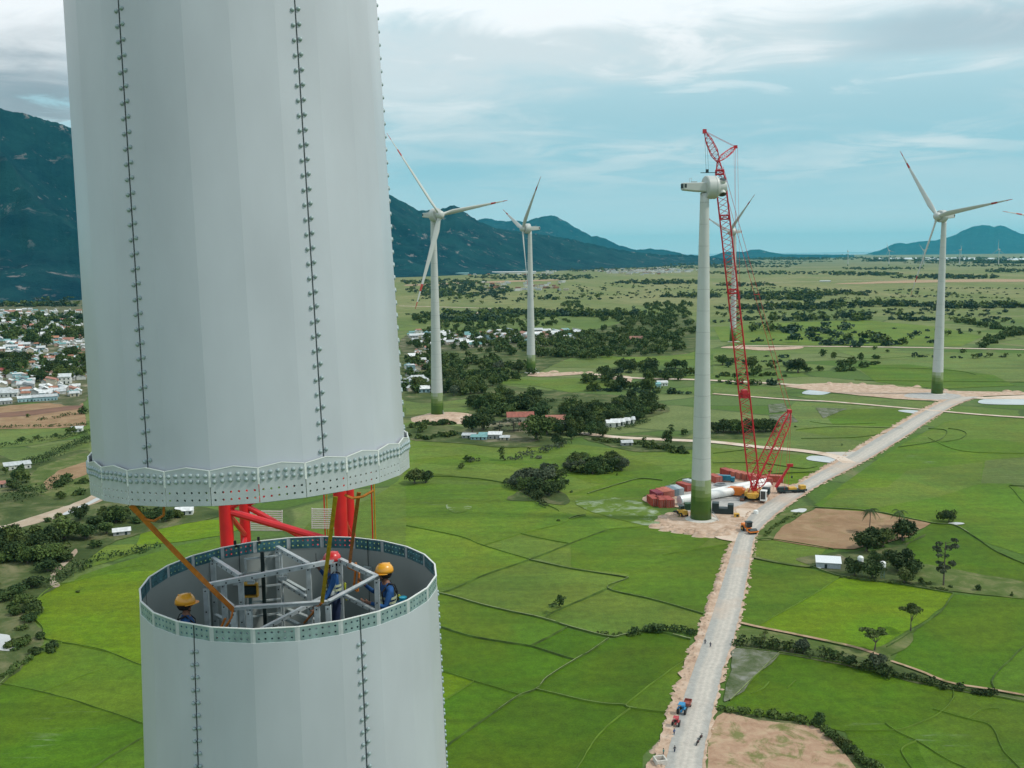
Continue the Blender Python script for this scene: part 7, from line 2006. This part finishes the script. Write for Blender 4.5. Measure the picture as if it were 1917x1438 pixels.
def village(x0, x1, ys, n, lab, grp, seed, sizes=((7.5, 6, 3.2, 1.6), (9, 6.5, 3.4, 1.9), (10, 7, 6.2, 2.0), (6.5, 5.5, 3.0, 1.2), (7, 5, 3.0, 1.4), (13, 7, 3.8, 2.0)), roofs=('tin', 'tin', 'pale', 'pale', 'pale', 'rust', 'tile', 'teal', 'grey', 'dark', 'tin'), base=.3):
    g = random.Random(seed); done = []
    tries = 0
    while len(done) < n and tries < n*60:
        tries += 1
        x = g.uniform(x0, x1); lo, hi = ys(x); y = g.uniform(lo, hi); P = G(x, y)
        sz = g.choice(sizes)
        if any((P-q).length < (sz[0]+s_)/2*.85 for q, s_ in done): continue
        if g.random() > min(1, (470/ max(1, (P-CAM).length))*3.5): continue
        done.append((P, sz[0]))
        rc = g.choice(roofs); rc = 'tin' if rc == 'grey' else rc
        wc = g.choice(['white', 'white', 'cream', 'blue', 'grey', 'pink'])
        k = g.choice(['gable', 'gable', 'lean', 'block' if sz[2] > 5 else 'gable'])
        nmr = {'tin': 'grey tin roof', 'pale': 'pale roof', 'rust': 'rusty roof', 'red': 'red roof', 'teal': 'teal roof', 'tile': 'brown tiled roof', 'dark': 'dark roof'}[rc]
        nmw = {'white': 'white', 'cream': 'cream', 'blue': 'light blue', 'grey': 'grey', 'pink': 'pinkish'}[wc]
        r_ = house(P, base+g.choice([0, math.pi/2])+g.uniform(-.12, .12), k, sz[0], sz[1], sz[2], sz[3], wc, rc, 'house', grp=grp)
        VH.setdefault(lab, []).append((r_, nmw, nmr, 'long ' if sz[0] > 10 else ('small ' if sz[0] < 7.5 else '')))
village(-12, 158, lambda x: (640, 744), 118, 'near left village', 'houses of the left village', 3)
village(-12, 152, lambda x: (585, 640), 78, 'farther left village', 'houses of the left village', 4)
village(768, 1090, lambda x: (624, 650) if x < 900 else (622, 640), 56, 'middle village', 'houses of the middle village', 5, sizes=((11, 8, 3.6, 2), (14, 8, 3.6, 2), (18, 9, 4, 2), (9, 7, 3.4, 1.6)), roofs=('tin', 'pale', 'pale', 'teal', 'rust', 'tin'))
village(762, 800, lambda x: (650, 740), 14, 'beside the tower', 'houses of the middle village', 6, roofs=('tin', 'pale', 'pale', 'rust'))
for lab, its in VH.items():
    for (r_, nmw, nmr, szw), (wx, wy) in zip(its, place_words(its, lambda t: t[0].location.x/t[0].location.y, lambda t: -t[0].location.y)):
        r_['label'] = '%s%s house, %s, %s, %s row, %s' % (szw, nmw, nmr, wx, wy, lab)
dupes = {}
for its in VH.values():
    for t in its: dupes.setdefault(t[0]['label'], []).append(t[0])
for lb, rs in dupes.items():
    if len(rs) > 1:
        rs.sort(key=lambda r: r.location.x/r.location.y)
        for r, wd in zip(rs, ['leftmost', 'second', 'third', 'fourth', 'fifth']): r['label'] = wd+' '+lb
# the remaining small roofs of the dense village quarters
tw = MB(); g_ = random.Random(31)
for (xa, xb, ya, yb, n_, sa, sb_) in ((-12, 158, 640, 744, 170, 5, 8), (-12, 152, 580, 640, 260, 5, 9), (765, 1060, 622, 646, 48, 6, 10), (762, 810, 650, 740, 14, 6, 8)):
    for _ in range(n_):
        P = G(g_.uniform(xa, xb), g_.uniform(ya, yb)); w_ = g_.uniform(sa, sb_); d_ = w_*g_.uniform(.6, .8); h_ = g_.uniform(2.6, 3.6); rz_ = .3+g_.choice([0, math.pi/2])+g_.uniform(-.15, .15)
        q = Matrix.Rotation(rz_, 3, 'Z'); x, y = w_/2, d_/2; rf = g_.choice([1, 1, 2, 2, 3, 4])
        vs = [q @ Vector(v)+P for v in ((-x, -y, 0), (x, -y, 0), (x, y, 0), (-x, y, 0), (-x, -y, h_), (x, -y, h_), (x, y, h_), (-x, y, h_), (-x, 0, h_+1.3), (x, 0, h_+1.3))]
        b0 = len(tw.f); tw.add(vs, [(0, 1, 5, 4), (2, 3, 7, 6), (1, 2, 6, 9, 5), (3, 0, 4, 8, 7)]); 
        o_ = [q @ Vector(v)+P for v in ((-x-.4, -y-.4, h_-.15), (x+.4, -y-.4, h_-.15), (x+.4, 0, h_+1.42), (-x-.4, 0, h_+1.42), (x+.4, y+.4, h_-.15), (-x-.4, y+.4, h_-.15))]
        tw.add(o_, [(0, 1, 2, 3), (3, 2, 4, 5)], rf)
o = tw.build('village_roofs', [WM['white'], RM['tin'], RM['pale'], RM['tile'], RM['teal']]); tag(o, kind='stuff')
# single buildings
house(G(22, 700), .35, 'gable', 26, 9, 6, 2.5, 'pink', 'red', 'large red roofed three storey school building at the left edge')
house(G(20, 655), .5, 'gable', 20, 9, 6, 2.5, 'blue', 'tin', 'large light blue hall with a grey roof at the left edge')
house(G(22, 586), .3, 'gable', 34, 14, 5, 3, 'white', 'red', 'red and white market hall far up at the left edge')
house(G(88, 634), .4, 'gable', 20, 12, 9, 4, 'white', 'pale', 'white church-like house in the middle of the left village')
house(G(100, 678), .35, 'gable', 22, 13, 5, 4.5, 'cream', 'tile', 'cream house with a steep brown roof in the left village')
house(G(48, 752), .5, 'lean', 14, 8, 4, 1.5, 'blue', 'tin', 'light blue shed in the front row of the left village', 'shed'); house(G(85, 750), .4, 'lean', 22, 9, 4.5, 1.5, 'blue', 'tin', 'long light blue shed at the front edge of the left village', 'shed')
house(G(5, 757), .6, 'lean', 16, 9, 4, 1.5, 'grey', 'tin', 'grey shed in the lower left corner of the village', 'shed')
house(G(33, 878), .55, 'lean', 16, 7, 3.4, 1.2, 'white', 'tin', 'long white roofed farm shed among the dark trees at the left edge', 'shed'); house(G(144, 808), .2, 'lean', 9, 6, 3, 1, 'white', 'pale', 'small white farm hut below the ploughed fields at the left', 'hut')
house(G(5, 912), .3, 'lean', 10, 6, 2.6, .8, 'cream', 'tile', 'low brown roofed shelter cut by the left edge', 'hut')
house(G(346, 963), .2, 'gable', 9, 6, 3, 1.4, 'white', 'pale', 'white hut seen in the gap under the splice ring', 'hut'); house(G(228, 1001), .4, 'gable', 8, 5, 2.6, 1.2, 'grey', 'pale', 'small grey hut in the thicket below the hanging section', 'hut')
# walled compound and others in the centre
house(G(974, 790), .05, 'gable', 22, 11, 5.5, 3.5, 'cream', 'red', 'red roofed hall behind the walled compound'); house(G(987, 806), 0, 'gable', 13, 8, 4.5, 2.4, 'cream', 'rust', 'orange roofed house right of the compound hall')
house(G(1040, 792), 0, 'gable', 16, 9, 4, 3, 'pink', 'tile', 'orange tiled house half hidden behind the compound trees')
house(G(878, 820), -.1, 'lean', 10, 6, 2.6, .8, 'grey', 'tin', 'grey roofed lean-to at the left end of the compound', 'shed'); house(G(897, 823), -.1, 'lean', 12, 6, 2.6, .8, 'blue', 'teal', 'teal roofed shed in the front of the compound', 'shed')
house(G(909, 819), -.1, 'lean', 10, 6, 2.6, .8, 'blue', 'teal', 'second teal roofed shed behind the first in the compound', 'shed'); house(G(927, 821), -.05, 'lean', 10, 8, 3.8, 1.0, 'dark' if False else 'grey', 'pale', 'open white roofed shelter at the right of the compound sheds', 'shed')
house(G(945, 824), -.05, 'lean', 7, 5, 2.4, .8, 'cream', 'tin', 'low tin roofed shed right of the white shelter', 'shed')
for i, (x, y, rc) in enumerate([(1147, 799, 'pale'), (1156, 797, 'pale'), (1166, 795, 'pale'), (1175, 793, 'tin')]):
    house(G(x, y), .1, 'gable', 8, 5.5, 3, 1.3, 'white', rc, ['first', 'second', 'third', 'last'][i]+' white hut of the short row below the wood', 'hut', 'huts below the wood')
house(G(1173, 834), .15, 'gable', 8, 5, 2.8, 1.4, 'grey', 'tin', 'lone grey hut in the field left of the bladeless turbine', 'hut')
house(G(1221, 726), .1, 'gable', 16, 8, 4.5, 1.8, 'blue', 'teal', 'teal roofed barn among the trees left of the bladeless turbine', 'barn'); house(G(1238, 722), .1, 'gable', 12, 8, 4, 1.6, 'white', 'pale', 'white roofed barn beside the teal one', 'barn')
house(G(1187, 640), 0, 'gable', 26, 14, 6, 3.5, 'pink', 'rust', 'rust coloured large roof in the middle of the long wood', 'barn'); house(G(1010, 628), 0, 'lean', 30, 12, 5, 1.5, 'pink', 'tile', 'long brown roof behind the second turbine', 'barn')
house(G(772, 722), .1, 'lean', 34, 14, 5, 2, 'blue', 'tin', 'long grey blue warehouse roof beside the right edge of the tower', 'warehouse')
house(G(890, 721), .2, 'gable', 10, 7, 3, 1.5, 'white', 'tin', 'white house nearly hidden in the broad wood', 'house')
house(G(1545, 528), 0, 'lean', 46, 18, 6, 1.5, 'white', 'pale', 'long white shed in the far dry flats right of the crane', 'warehouse')
# farm shed by the road, water tanks
sh = empty('farm_shed', G(1551, 1062), R(-14)); sh.scale = (.82, .82, .78); tag(sh, 'white metal farm shed with two roof slopes beside the gravel road farmstead', 'shed')
for dx, w in ((-2.7, 4.4), (2.1, 5.0)):
    mb = MB(); x, y, H, P = w/2, 2.8, 2.9, 1.0
    mb.add([(dx-x, -y, 0), (dx+x, -y, 0), (dx+x, y, 0), (dx-x, y, 0), (dx-x, -y, H), (dx+x, -y, H), (dx+x, y, H+P), (dx-x, y, H+P)], [(0, 1, 5, 4), (2, 3, 7, 6), (1, 2, 6, 5), (3, 0, 4, 7)]); mb.build('wall', solid('sheet_wall', (.40, .45, .50), rough=.5, stretch=(3, 3, .2), var=.2), sh)
    mb = MB(); n = 40
    A = [(dx-x-.3+(w+.6)*i/n, -y-.5, H-.05+.05*(i % 2)) for i in range(n+1)]; B = [(a[0], y+.4, a[2]+P+.25) for a in A]; mb.quadstrip(A, B); mb.build('roof', solid('sheet_roof', (.72, .76, .78), rough=.4), sh)
mb = MB(); mb.box((-1.2, -2.83, 1.1), (1.0, .05, 2.1)); mb.build('door', M['dark'], sh)
for x, y, z, lb in ((1610, 1078, 4.2, 'left white water tank on a stand among the farmstead trees'), (1652, 1084, 3.4, 'right white water tank on a stand among the farmstead trees')):
    t = empty('water_tower', G(x, y)); tag(t, lb, 'water tank', 'white water tanks of the farmstead')
    mb = MB(); mb.lathe([(.9, z), (.95, z+.1), (.95, z+2), (.6, z+2.4), (.1, z+2.5)], 18); mb.build('tank', M['white'], t, smooth=False); mb = MB()
    for a in range(4): mb.bar((.7*math.cos(a*1.57+.78), .7*math.sin(a*1.57+.78), 0), (.6*math.cos(a*1.57+.78), .6*math.sin(a*1.57+.78), z), .12)
    mb.bar((-.5, -.5, z*.5), (.5, -.5, z*.5), .08); mb.bar((-.5, .5, z*.5), (.5, .5, z*.5), .08); mb.build('stand', M['galv_dark'], t)
bo = empty('boat_shell', G(1533, 1064), R(20)); tag(bo, 'white upturned basin lying on the grass in front of the farm shed', 'basin')
mb = MB(); mb.lathe([(1.1, .05), (1.0, .3), (.6, .5), (.001, .52)], 20); mb.build('shell', M['white'], bo, smooth=True); mb = MB(); mb.lathe([(1.1, .02), (1.2, .02), (1.2, .09), (1.1, .09)], 20); mb.build('rim', M['galv'], bo)
# far town at the foot of the hills
tw = MB(); g_ = random.Random(9)
for _ in range(330):
    k = g_.random()
    if k < .6: x, y = g_.gauss(1215, 45), g_.gauss(508, 2.4)
    elif k < .8: x, y = g_.uniform(870, 1040), g_.gauss(511, 3)
    else: x, y = g_.uniform(900, 1060), g_.uniform(528, 545)
    P = G(x, y); s = g_.uniform(10, 24)*(1.3 if y < 515 else .8); tw.box((P.x, P.y, 3), (s, s*.7, 6), g_.choice([0, 0, 1, 2, 3]), Matrix.Rotation(g_.uniform(-.4, .4), 3, 'Z'))
o = tw.build('far_town', [WM['white'], RM['tin'], WM['cream'], RM['rust']]); tag(o, kind='stuff')
house(G(843, 515), .05, 'lean', 200, 40, 10, 2, 'blue', 'teal', 'very long blue factory roof at the foot of the hills behind the nearest turbine', 'factory', win=False)
house(G(960, 512), .0, 'lean', 260, 30, 9, 2, 'white', 'pale', 'long pale factory roof at the foot of the hills left of the second turbine', 'factory', win=False)

# ================================================================== PEOPLE
SK = mat('skin', (.22, .11, .07), .6, var=.08); HAIR = mat('hair', (.012, .01, .01), .8)
BLUE = mat('work_blue', (.010, .085, .27), .8, var=.25, vscale=14, bump=.3, bscale=30); NAVY = mat('navy_trousers', (.008, .022, .07), .85, var=.2, vscale=10)
HV = solid('reflective', (.55, .62, .42), rough=.4); HY = mat('helmet_yellow', (.80, .38, .03), .3, var=.04, coat=.4); HR = mat('helmet_red', (.62, .03, .03), .3, var=.04, coat=.4)
def figure(pos, rz, hl, hr, helmet, lab, name='person', shirt=None, pants=None, fingers=True, head_tilt=(0, 0), lean=(0, 0), hairy=False, group=None, scale=1.0, legs=((-.10, 0), (.10, 0)), harness=False):
    """one continuous body; local -Y is the way the person faces"""
    shirt = shirt or BLUE; pants = pants or NAVY
    V = []; E = []; Rr = []; Lb = []
    def add(p, r, par, lab_):
        V.append(Vector(p)); Rr.append(r); Lb.append(lab_)
        if par is not None: E.append((par, len(V)-1))
        return len(V)-1
    lx, ly = lean
    pel = add((0, 0, .95), (.155, .115), None, 2)
    wa = add((lx*.3, ly*.3, 1.10), (.140, .105), pel, 1); ch = add((lx*.8, ly*.8, 1.30), (.165, .12), wa, 1); sh_ = add((lx, ly, 1.43), (.12, .085), ch, 1)
    nk = add((lx*1.05, ly*1.05-.01, 1.51), (.055, .058), sh_, 0)
    hx, hy = lx*1.1+head_tilt[0], ly*1.1+head_tilt[1]
    h0 = add((hx*.95, hy-.015, 1.575), (.068, .080), nk, 0); h1 = add((hx, hy-.01, 1.645), (.078, .098), h0, 0); h2 = add((hx, hy+.005, 1.715), (.066, .080), h1, 3 if hairy else 0)
    ns = add((hx, hy-.118, 1.632), (.014, .014), h1, 0)
    for s, hand in ((-1, hl), (1, hr)):
        S = Vector((lx+s*.19, ly, 1.40)); Hn = Vector(hand); d = Hn-S; L = d.length; mx = .565
        if L > mx: Hn = S+d*(mx/L); L = mx
        mid = (S+Hn)/2; off = math.sqrt(max(.0, .29**2-(L/2)**2)); el = mid+Vector((s*.55, .25, -.8)).normalized()*off
        a = add(S, (.066, .066), sh_, 1); b = add(S.lerp(el, .5), (.055, .055), a, 1); c = add(el, (.046, .046), b, 1); e = add(el.lerp(Hn, .75), (.034, .034), c, 1)
        w = add(Hn, (.027, .024), e, 0); f_ = (Hn-el).normalized(); palm = add(Hn+f_*.06, (.040, .018), w, 0)
        if fingers:
            side = f_.cross(Vector((0, 0, 1)));  side = side.normalized() if side.length > .1 else Vector((1, 0, 0)); dn_ = f_.cross(side)
            for k, ln in zip((-1.5, -.5, .5, 1.5), (.062, .075, .080, .068)):
                q = Hn+f_*.095+side*(k*.019); i1 = add(q, (.0095, .0095), palm, 0); i2 = add(q+f_*ln*.5-dn_*.012*(1+abs(k)*.2), (.0088, .0088), i1, 0); add(q+f_*ln*.8-dn_*.036, (.0075, .0075), i2, 0)
            t1 = add(Hn+f_*.045+side*(s*.042)-dn_*.01, (.012, .012), palm, 0); add(Hn+f_*.085+side*(s*.060)-dn_*.025, (.009, .009), t1, 0)
    for s, (fx, fy) in zip((-1, 1), legs):
        hp = add((s*.09, 0, .88), (.098, .10), pel, 2); kn = add((s*.10+fx*.3, -.03+fy*.5, .49), (.064, .066), hp, 2); an = add((s*.10+fx*.1, fy, .10), (.045, .048), kn, 2)
        add((s*.10+fx*.1, fy-.02, .045), (.045, .045), an, 4); add((s*.11+fx*.1, fy-.15, .035), (.042, .032), len(V)-1, 4)
    me = bpy.data.meshes.new('body'); me.from_pydata([tuple(v) for v in V], E, [])
    o = bpy.data.objects.new('body', me); col.objects.link(o)
    sm = o.modifiers.new('skin', 'SKIN'); sm.use_smooth_shade = True; sm.branch_smoothing = .3
    for i, sv in enumerate(me.skin_vertices[0].data): sv.radius = Rr[i]; sv.use_root = (i == 0)
    ss = o.modifiers.new('sub', 'SUBSURF'); ss.levels = 1; ss.render_levels = 1
    dg = bpy.context.evaluated_depsgraph_get(); me2 = bpy.data.meshes.new_from_object(o.evaluated_get(dg)); bpy.data.objects.remove(o)
    me2.name = 'body'; me2.materials.clear()
    for m in (SK, shirt, pants, HAIR, M['black']): me2.materials.append(m)
    arr = np.array([tuple(v) for v in V]); 
    segA = np.array([tuple(V[a]) for a, b in E]); segB = np.array([tuple(V[b]) for a, b in E]); segL = [(Lb[a], Lb[b]) for a, b in E]
    for p in me2.polygons:
        c = np.array(p.center); ab = segB-segA; t = np.clip(((c-segA)*ab).sum(1)/np.maximum((ab**2).sum(1), 1e-9), 0, 1)
        dd = np.linalg.norm(segA+ab*t[:, None]-c, axis=1); i = int(dd.argmin()); p.material_index = segL[i][0] if t[i] < .5 else segL[i][1]; p.use_smooth = True
    r = empty(name, pos, rz); r.scale = (scale,)*3; tag(r, lab, 'person', group)
    link(bpy.data.objects.new('body', me2), r)
    if helmet:
        mb = MB(); pr = [(.142, -.01), (.138, .03), (.128, .07), (.105, .108), (.07, .132), (.03, .144), (.001, .146)]
        mb.lathe(pr, 24); mb.v = [(x, y*1.14, z) for x, y, z in mb.v]
        n = 16; A = []; B = []
        for i in range(n+1):
            a = math.pi+math.pi*i/n; A.append((.139*math.cos(a), .158*math.sin(a), -.008)); B.append((.150*math.cos(a), .158*math.sin(a)-.055*(-math.sin(a))**1.0, -.018))
        mb.quadstrip(A, B); mb.bar((0, -.10, .125), (0, .10, .125), .03, .03)
        h = mb.build('helmet', helmet, r, smooth=True); h.location = (hx, hy, 1.685); h.rotation_euler = (-head_tilt[1]*1.2-.05, head_tilt[0]*1.5, 0)
        mb = MB(); mb.path([(-.08, -.0, -.02), (-.06, -.05, -.12), (0, -.075, -.15), (.06, -.05, -.12), (.08, 0, -.02)], .007, 5); s2 = mb.build('chin_strap', M['black'], r); s2.location = (hx, hy, 1.685)
        mb = MB(); mb.lathe([(.075, -.09), (.098, -.05), (.104, 0), (.10, .02)], 18); mb.v = [(x, y*1.1+.012, z) for x, y, z in mb.v]; hh = mb.build('hair', HAIR, r); hh.location = (hx, hy+.008, 1.665)
    elif not hairy or True:
        mb = MB(); mb.lathe([(.09, -.03), (.10, .02), (.085, .07), (.04, .10), (.001, .105)], 16); mb.v = [(x, y*1.15+.015, z) for x, y, z in mb.v]; hh = mb.build('hair', HAIR, r, smooth=True); hh.location = (hx, hy, 1.66)
    if harness:
        for z in (1.17, 1.245):
            mb = MB()
            pts = [Vector((lx*.6+.178*math.cos(a), ly*.6+.145*math.sin(a), z)) for a in [i*math.pi/10 for i in range(21)]]
            for a, b in zip(pts[:-1], pts[1:]): mb.bar(a, b, .006, .04, 0)
            mb.build('reflective_stripe', HV, r)
        mb = MB()
        for s in (-1, 1):
            pts = [Vector((lx+s*.11, ly+.10, 1.46)), Vector((lx+s*.05, ly+.165, 1.33)), Vector((lx*.6+s*.0, ly*.6+.165, 1.20)), Vector((s*.09, .155, 1.02))]
            for a, b in zip(pts[:-1], pts[1:]): mb.bar(a, b, .035, .012, 0, up=(0, 1, 0))
            pts = [Vector((lx+s*.11, ly+.10, 1.46)), Vector((lx+s*.12, ly, 1.50)), Vector((lx+s*.12, ly-.13, 1.36)), Vector((s*.10, -.13, 1.02))]
            for a, b in zip(pts[:-1], pts[1:]): mb.bar(a, b, .035, .012, 0, up=(0, 1, 0))
        mb.build('harness', M['black'], r)
        mb = MB(); mb.bar((lx*.4, .17, 1.21), (lx*.2, .19, .92), .09, .02, 0, up=(0, 1, 0)); mb.box((lx*.4, .185, 1.19), (.07, .02, .07)); mb.build('shock_absorber', solid('lanyard_yellow', (.45, .50, .03), rough=.6), r)
    return r
def under(px, py, z):           # point below the given pixel at height z
    return G(px, py, z)
gR = under(727, 1062, 99.78); fR = Vector((gR.x, gR.y, DZ))
figure(fR, R(-62+0), (-.30, -.34, 1.42), (.10, -.40, 1.22), HY, 'worker in a yellow helmet, blue jacket and black harness on the right inside the tower', head_tilt=(0, -.03), lean=(0, -.04), harness=True, scale=1.0)
gB = under(626, 1037, 99.80); fB = Vector((gB.x, gB.y-.06, DZ))
figure(fB, R(-70), (-.08, -.26, 1.53), (.42, -.38, 1.02), HR, 'worker in a red helmet and blue jacket holding a radio, middle of the open tower', lean=(0, -.03), harness=True, scale=1.0)
rad = empty('radio', fB+Vector((-.30, -.02, 1.60))); tag(rad, 'black handheld radio held at the mouth of the red-helmeted worker', 'radio')
mb = MB(); mb.box((0, 0, 0), (.045, .06, .13)); mb.build('case', M['black'], rad, bevel=.006); mb = MB(); mb.tube((-.01, 0, .06), (-.01, 0, .2), .006, n=6); mb.build('aerial', M['black'], rad)
gL = under(343, 1125, 99.72); fL = Vector((gL.x+.03, gL.y, DZ))
figure(fL, R(105), (-.25, -.34, 1.1), (.25, -.34, 1.1), HY, 'worker in a yellow helmet whose head shows above the left rim of the tower', harness=True, scale=.985)
# people on the road
def shirt(c): return mat('shirt', c, .85, var=.2, vscale=8)
for x, y, rz, c, lab in [(1320, 1208, 0, (.01, .012, .02), 'person in dark clothes standing left of the two on the road by the hedge'), (1330, 1214, 160, (.02, .03, .06), 'person in a dark shirt standing right of the two on the road by the hedge'),
    (1262, 1378, 40, (.01, .08, .25), 'person in blue walking behind the red tiller'), (1263, 1411, 200, (.02, .02, .03), 'person in dark clothes on the road below the red tiller'),
    (1242, 1416, 60, (.02, .20, .18), 'person in teal beside the concrete culvert box')]:
    figure(G(x, y), R(rz), (-.28, -.12, .92), (.27, -.16, .95), None, lab, shirt=shirt(c), fingers=False, group=None, scale=1.05, legs=((-.04, -.14), (.04, .12)))

# ================================================================== ROAD VEHICLES
def disc_wheel(p, x, y, r, w, name='wheel', rimc='galv'):
    mb = MB(); mb.lathe([(r*.62, -w/2), (r*.92, -w/2), (r, -w/4), (r, w/4), (r*.92, w/2), (r*.62, w/2)], 20, 0, (x, y, r), axis='Y'); o = mb.build(name, M['black'], p)
    mb = MB(); mb.tube((x, y-w*.3, r), (x, y+w*.3, r), r*.64, r*.64, 14); mb.build('rim', M[rimc], o)
def tractor(px, py, rz, c, lab, sc_=1.0):
    g = G(px, py); r = empty('tractor', (g.x, g.y, .25), R(rz)); r.scale = (sc_,)*3; tag(r, lab, 'tractor'); pm = mat('tractor_paint', c, .4, var=.1)
    mb = MB(); mb.box((1.1, 0, 1.15), (1.7, .75, .75)); mb.box((0, 0, .85), (2.4, .5, .4)); mb.build('hood', pm, r, bevel=.08)
    mb = MB()
    for s in (-.75, .75): mb.box((-.7, s, 1.55), (1.4, .4, .1)); mb.box((-.05, s, 1.3), (.1, .4, .5))
    mb.build('fender', pm, r, bevel=.04)
    mb = MB(); mb.box((-.65, 0, 1.35), (.5, .5, .12)); mb.box((-.9, 0, 1.6), (.1, .5, .45)); mb.build('seat', M['black'], r, bevel=.03)
    mb = MB(); mb.box((-.5, 0, 2.5), (1.7, 1.4, .08)); mb.build('canopy', pm, r)
    mb = MB()
    for x in (-1.2, .2):
        for s in (-.6, .6): mb.bar((x, s, 1.2), (x, s, 2.5), .06)
    mb.build('canopy_frame', M['dark'], r)
    for s in (-.85, .85): disc_wheel(r, -.7, s, .75, .38); disc_wheel(r, 1.5, s*.8, .45, .24)
    mb = MB(); mb.tube((.75, .3, 1.5), (.75, .3, 2.1), .04, n=8); mb.build('exhaust', M['dark'], r); return r
tractor(1277, 1337, 68, (.01, .22, .45), 'bright blue tractor parked on the left side of the gravel road', 1.0)
tractor(1266, 1360, 70, (.40, .03, .04), 'small red tractor parked below the blue one', .85)
tr = empty('farm_trailer', G(1287, 1324), R(70)); tag(tr, 'reddish farm trailer standing in front of the blue tractor', 'trailer')
mb = MB(); mb.box((0, 0, .95), (2.8, 1.6, .1)); 
for s in (-.8, .8): mb.box((0, s, 1.25), (2.8, .06, .55))
for x in (-1.4, 1.4): mb.box((x, 0, 1.25), (.06, 1.6, .55))
mb.build('bed', solid('trailer_red', (.30, .09, .07), rough=.6), tr); disc_wheel(tr, -.2, -.75, .45, .25); disc_wheel(tr, -.2, .75, .45, .25); mb = MB(); mb.bar((1.4, 0, .8), (2.5, 0, .6), .1); mb.build('drawbar', M['dark'], tr)
def motorbike(px, py, rz, lab):
    g = G(px, py); r = empty('motorbike', (g.x, g.y, .22), R(rz)); r.scale = (1.15,)*3; tag(r, lab, 'motorbike')
    for x in (-.62, .62): disc_wheel(r, x, 0, .30, .11)
    mb = MB(); mb.bar((-.5, 0, .45), (.3, 0, .55), .22, .22); mb.bar((.3, 0, .5), (.55, 0, .95), .1, .1); mb.build('frame', M['black'], r, bevel=.03)
    mb = MB(); mb.box((-.22, 0, .75), (.75, .24, .12)); mb.build('seat', M['black'], r, bevel=.04); mb = MB(); mb.box((.12, 0, .66), (.34, .26, .24)); mb.build('fuel_tank', solid('bike_red', (.18, .02, .02)), r, bevel=.05)
    mb = MB(); mb.bar((.5, -.32, 1.0), (.5, .32, 1.0), .04); mb.build('handlebar', M['dark'], r); mb = MB(); mb.bar((.5, .06, .95), (.66, .06, .3), .04); mb.bar((.5, -.06, .95), (.66, -.06, .3), .04); mb.build('fork', M['galv'], r)
motorbike(1312, 1386, 60, 'dark motorbike parked on the right edge of the road, the farther of two'); motorbike(1306, 1396, 62, 'dark motorbike parked on the right edge of the road, the nearer of two')
cv = empty('culvert_box', G(1236, 1431), R(12)); tag(cv, 'white square concrete culvert box beside the gravel road at the bottom edge', 'culvert')
mb = MB()
for c, d in (((0, -1.05, .7), (2.4, .3, 1.4)), ((0, 1.05, .7), (2.4, .3, 1.4)), ((-1.05, 0, .7), (.3, 1.8, 1.4)), ((1.05, 0, .7), (.3, 1.8, 1.4))): mb.box(c, d)
mb.build('wall', M['concrete'], cv, bevel=.03); mb = MB(); mb.box((0, 0, .2), (1.8, 1.8, .1)); mb.build('floor_slab', M['dark'], cv)
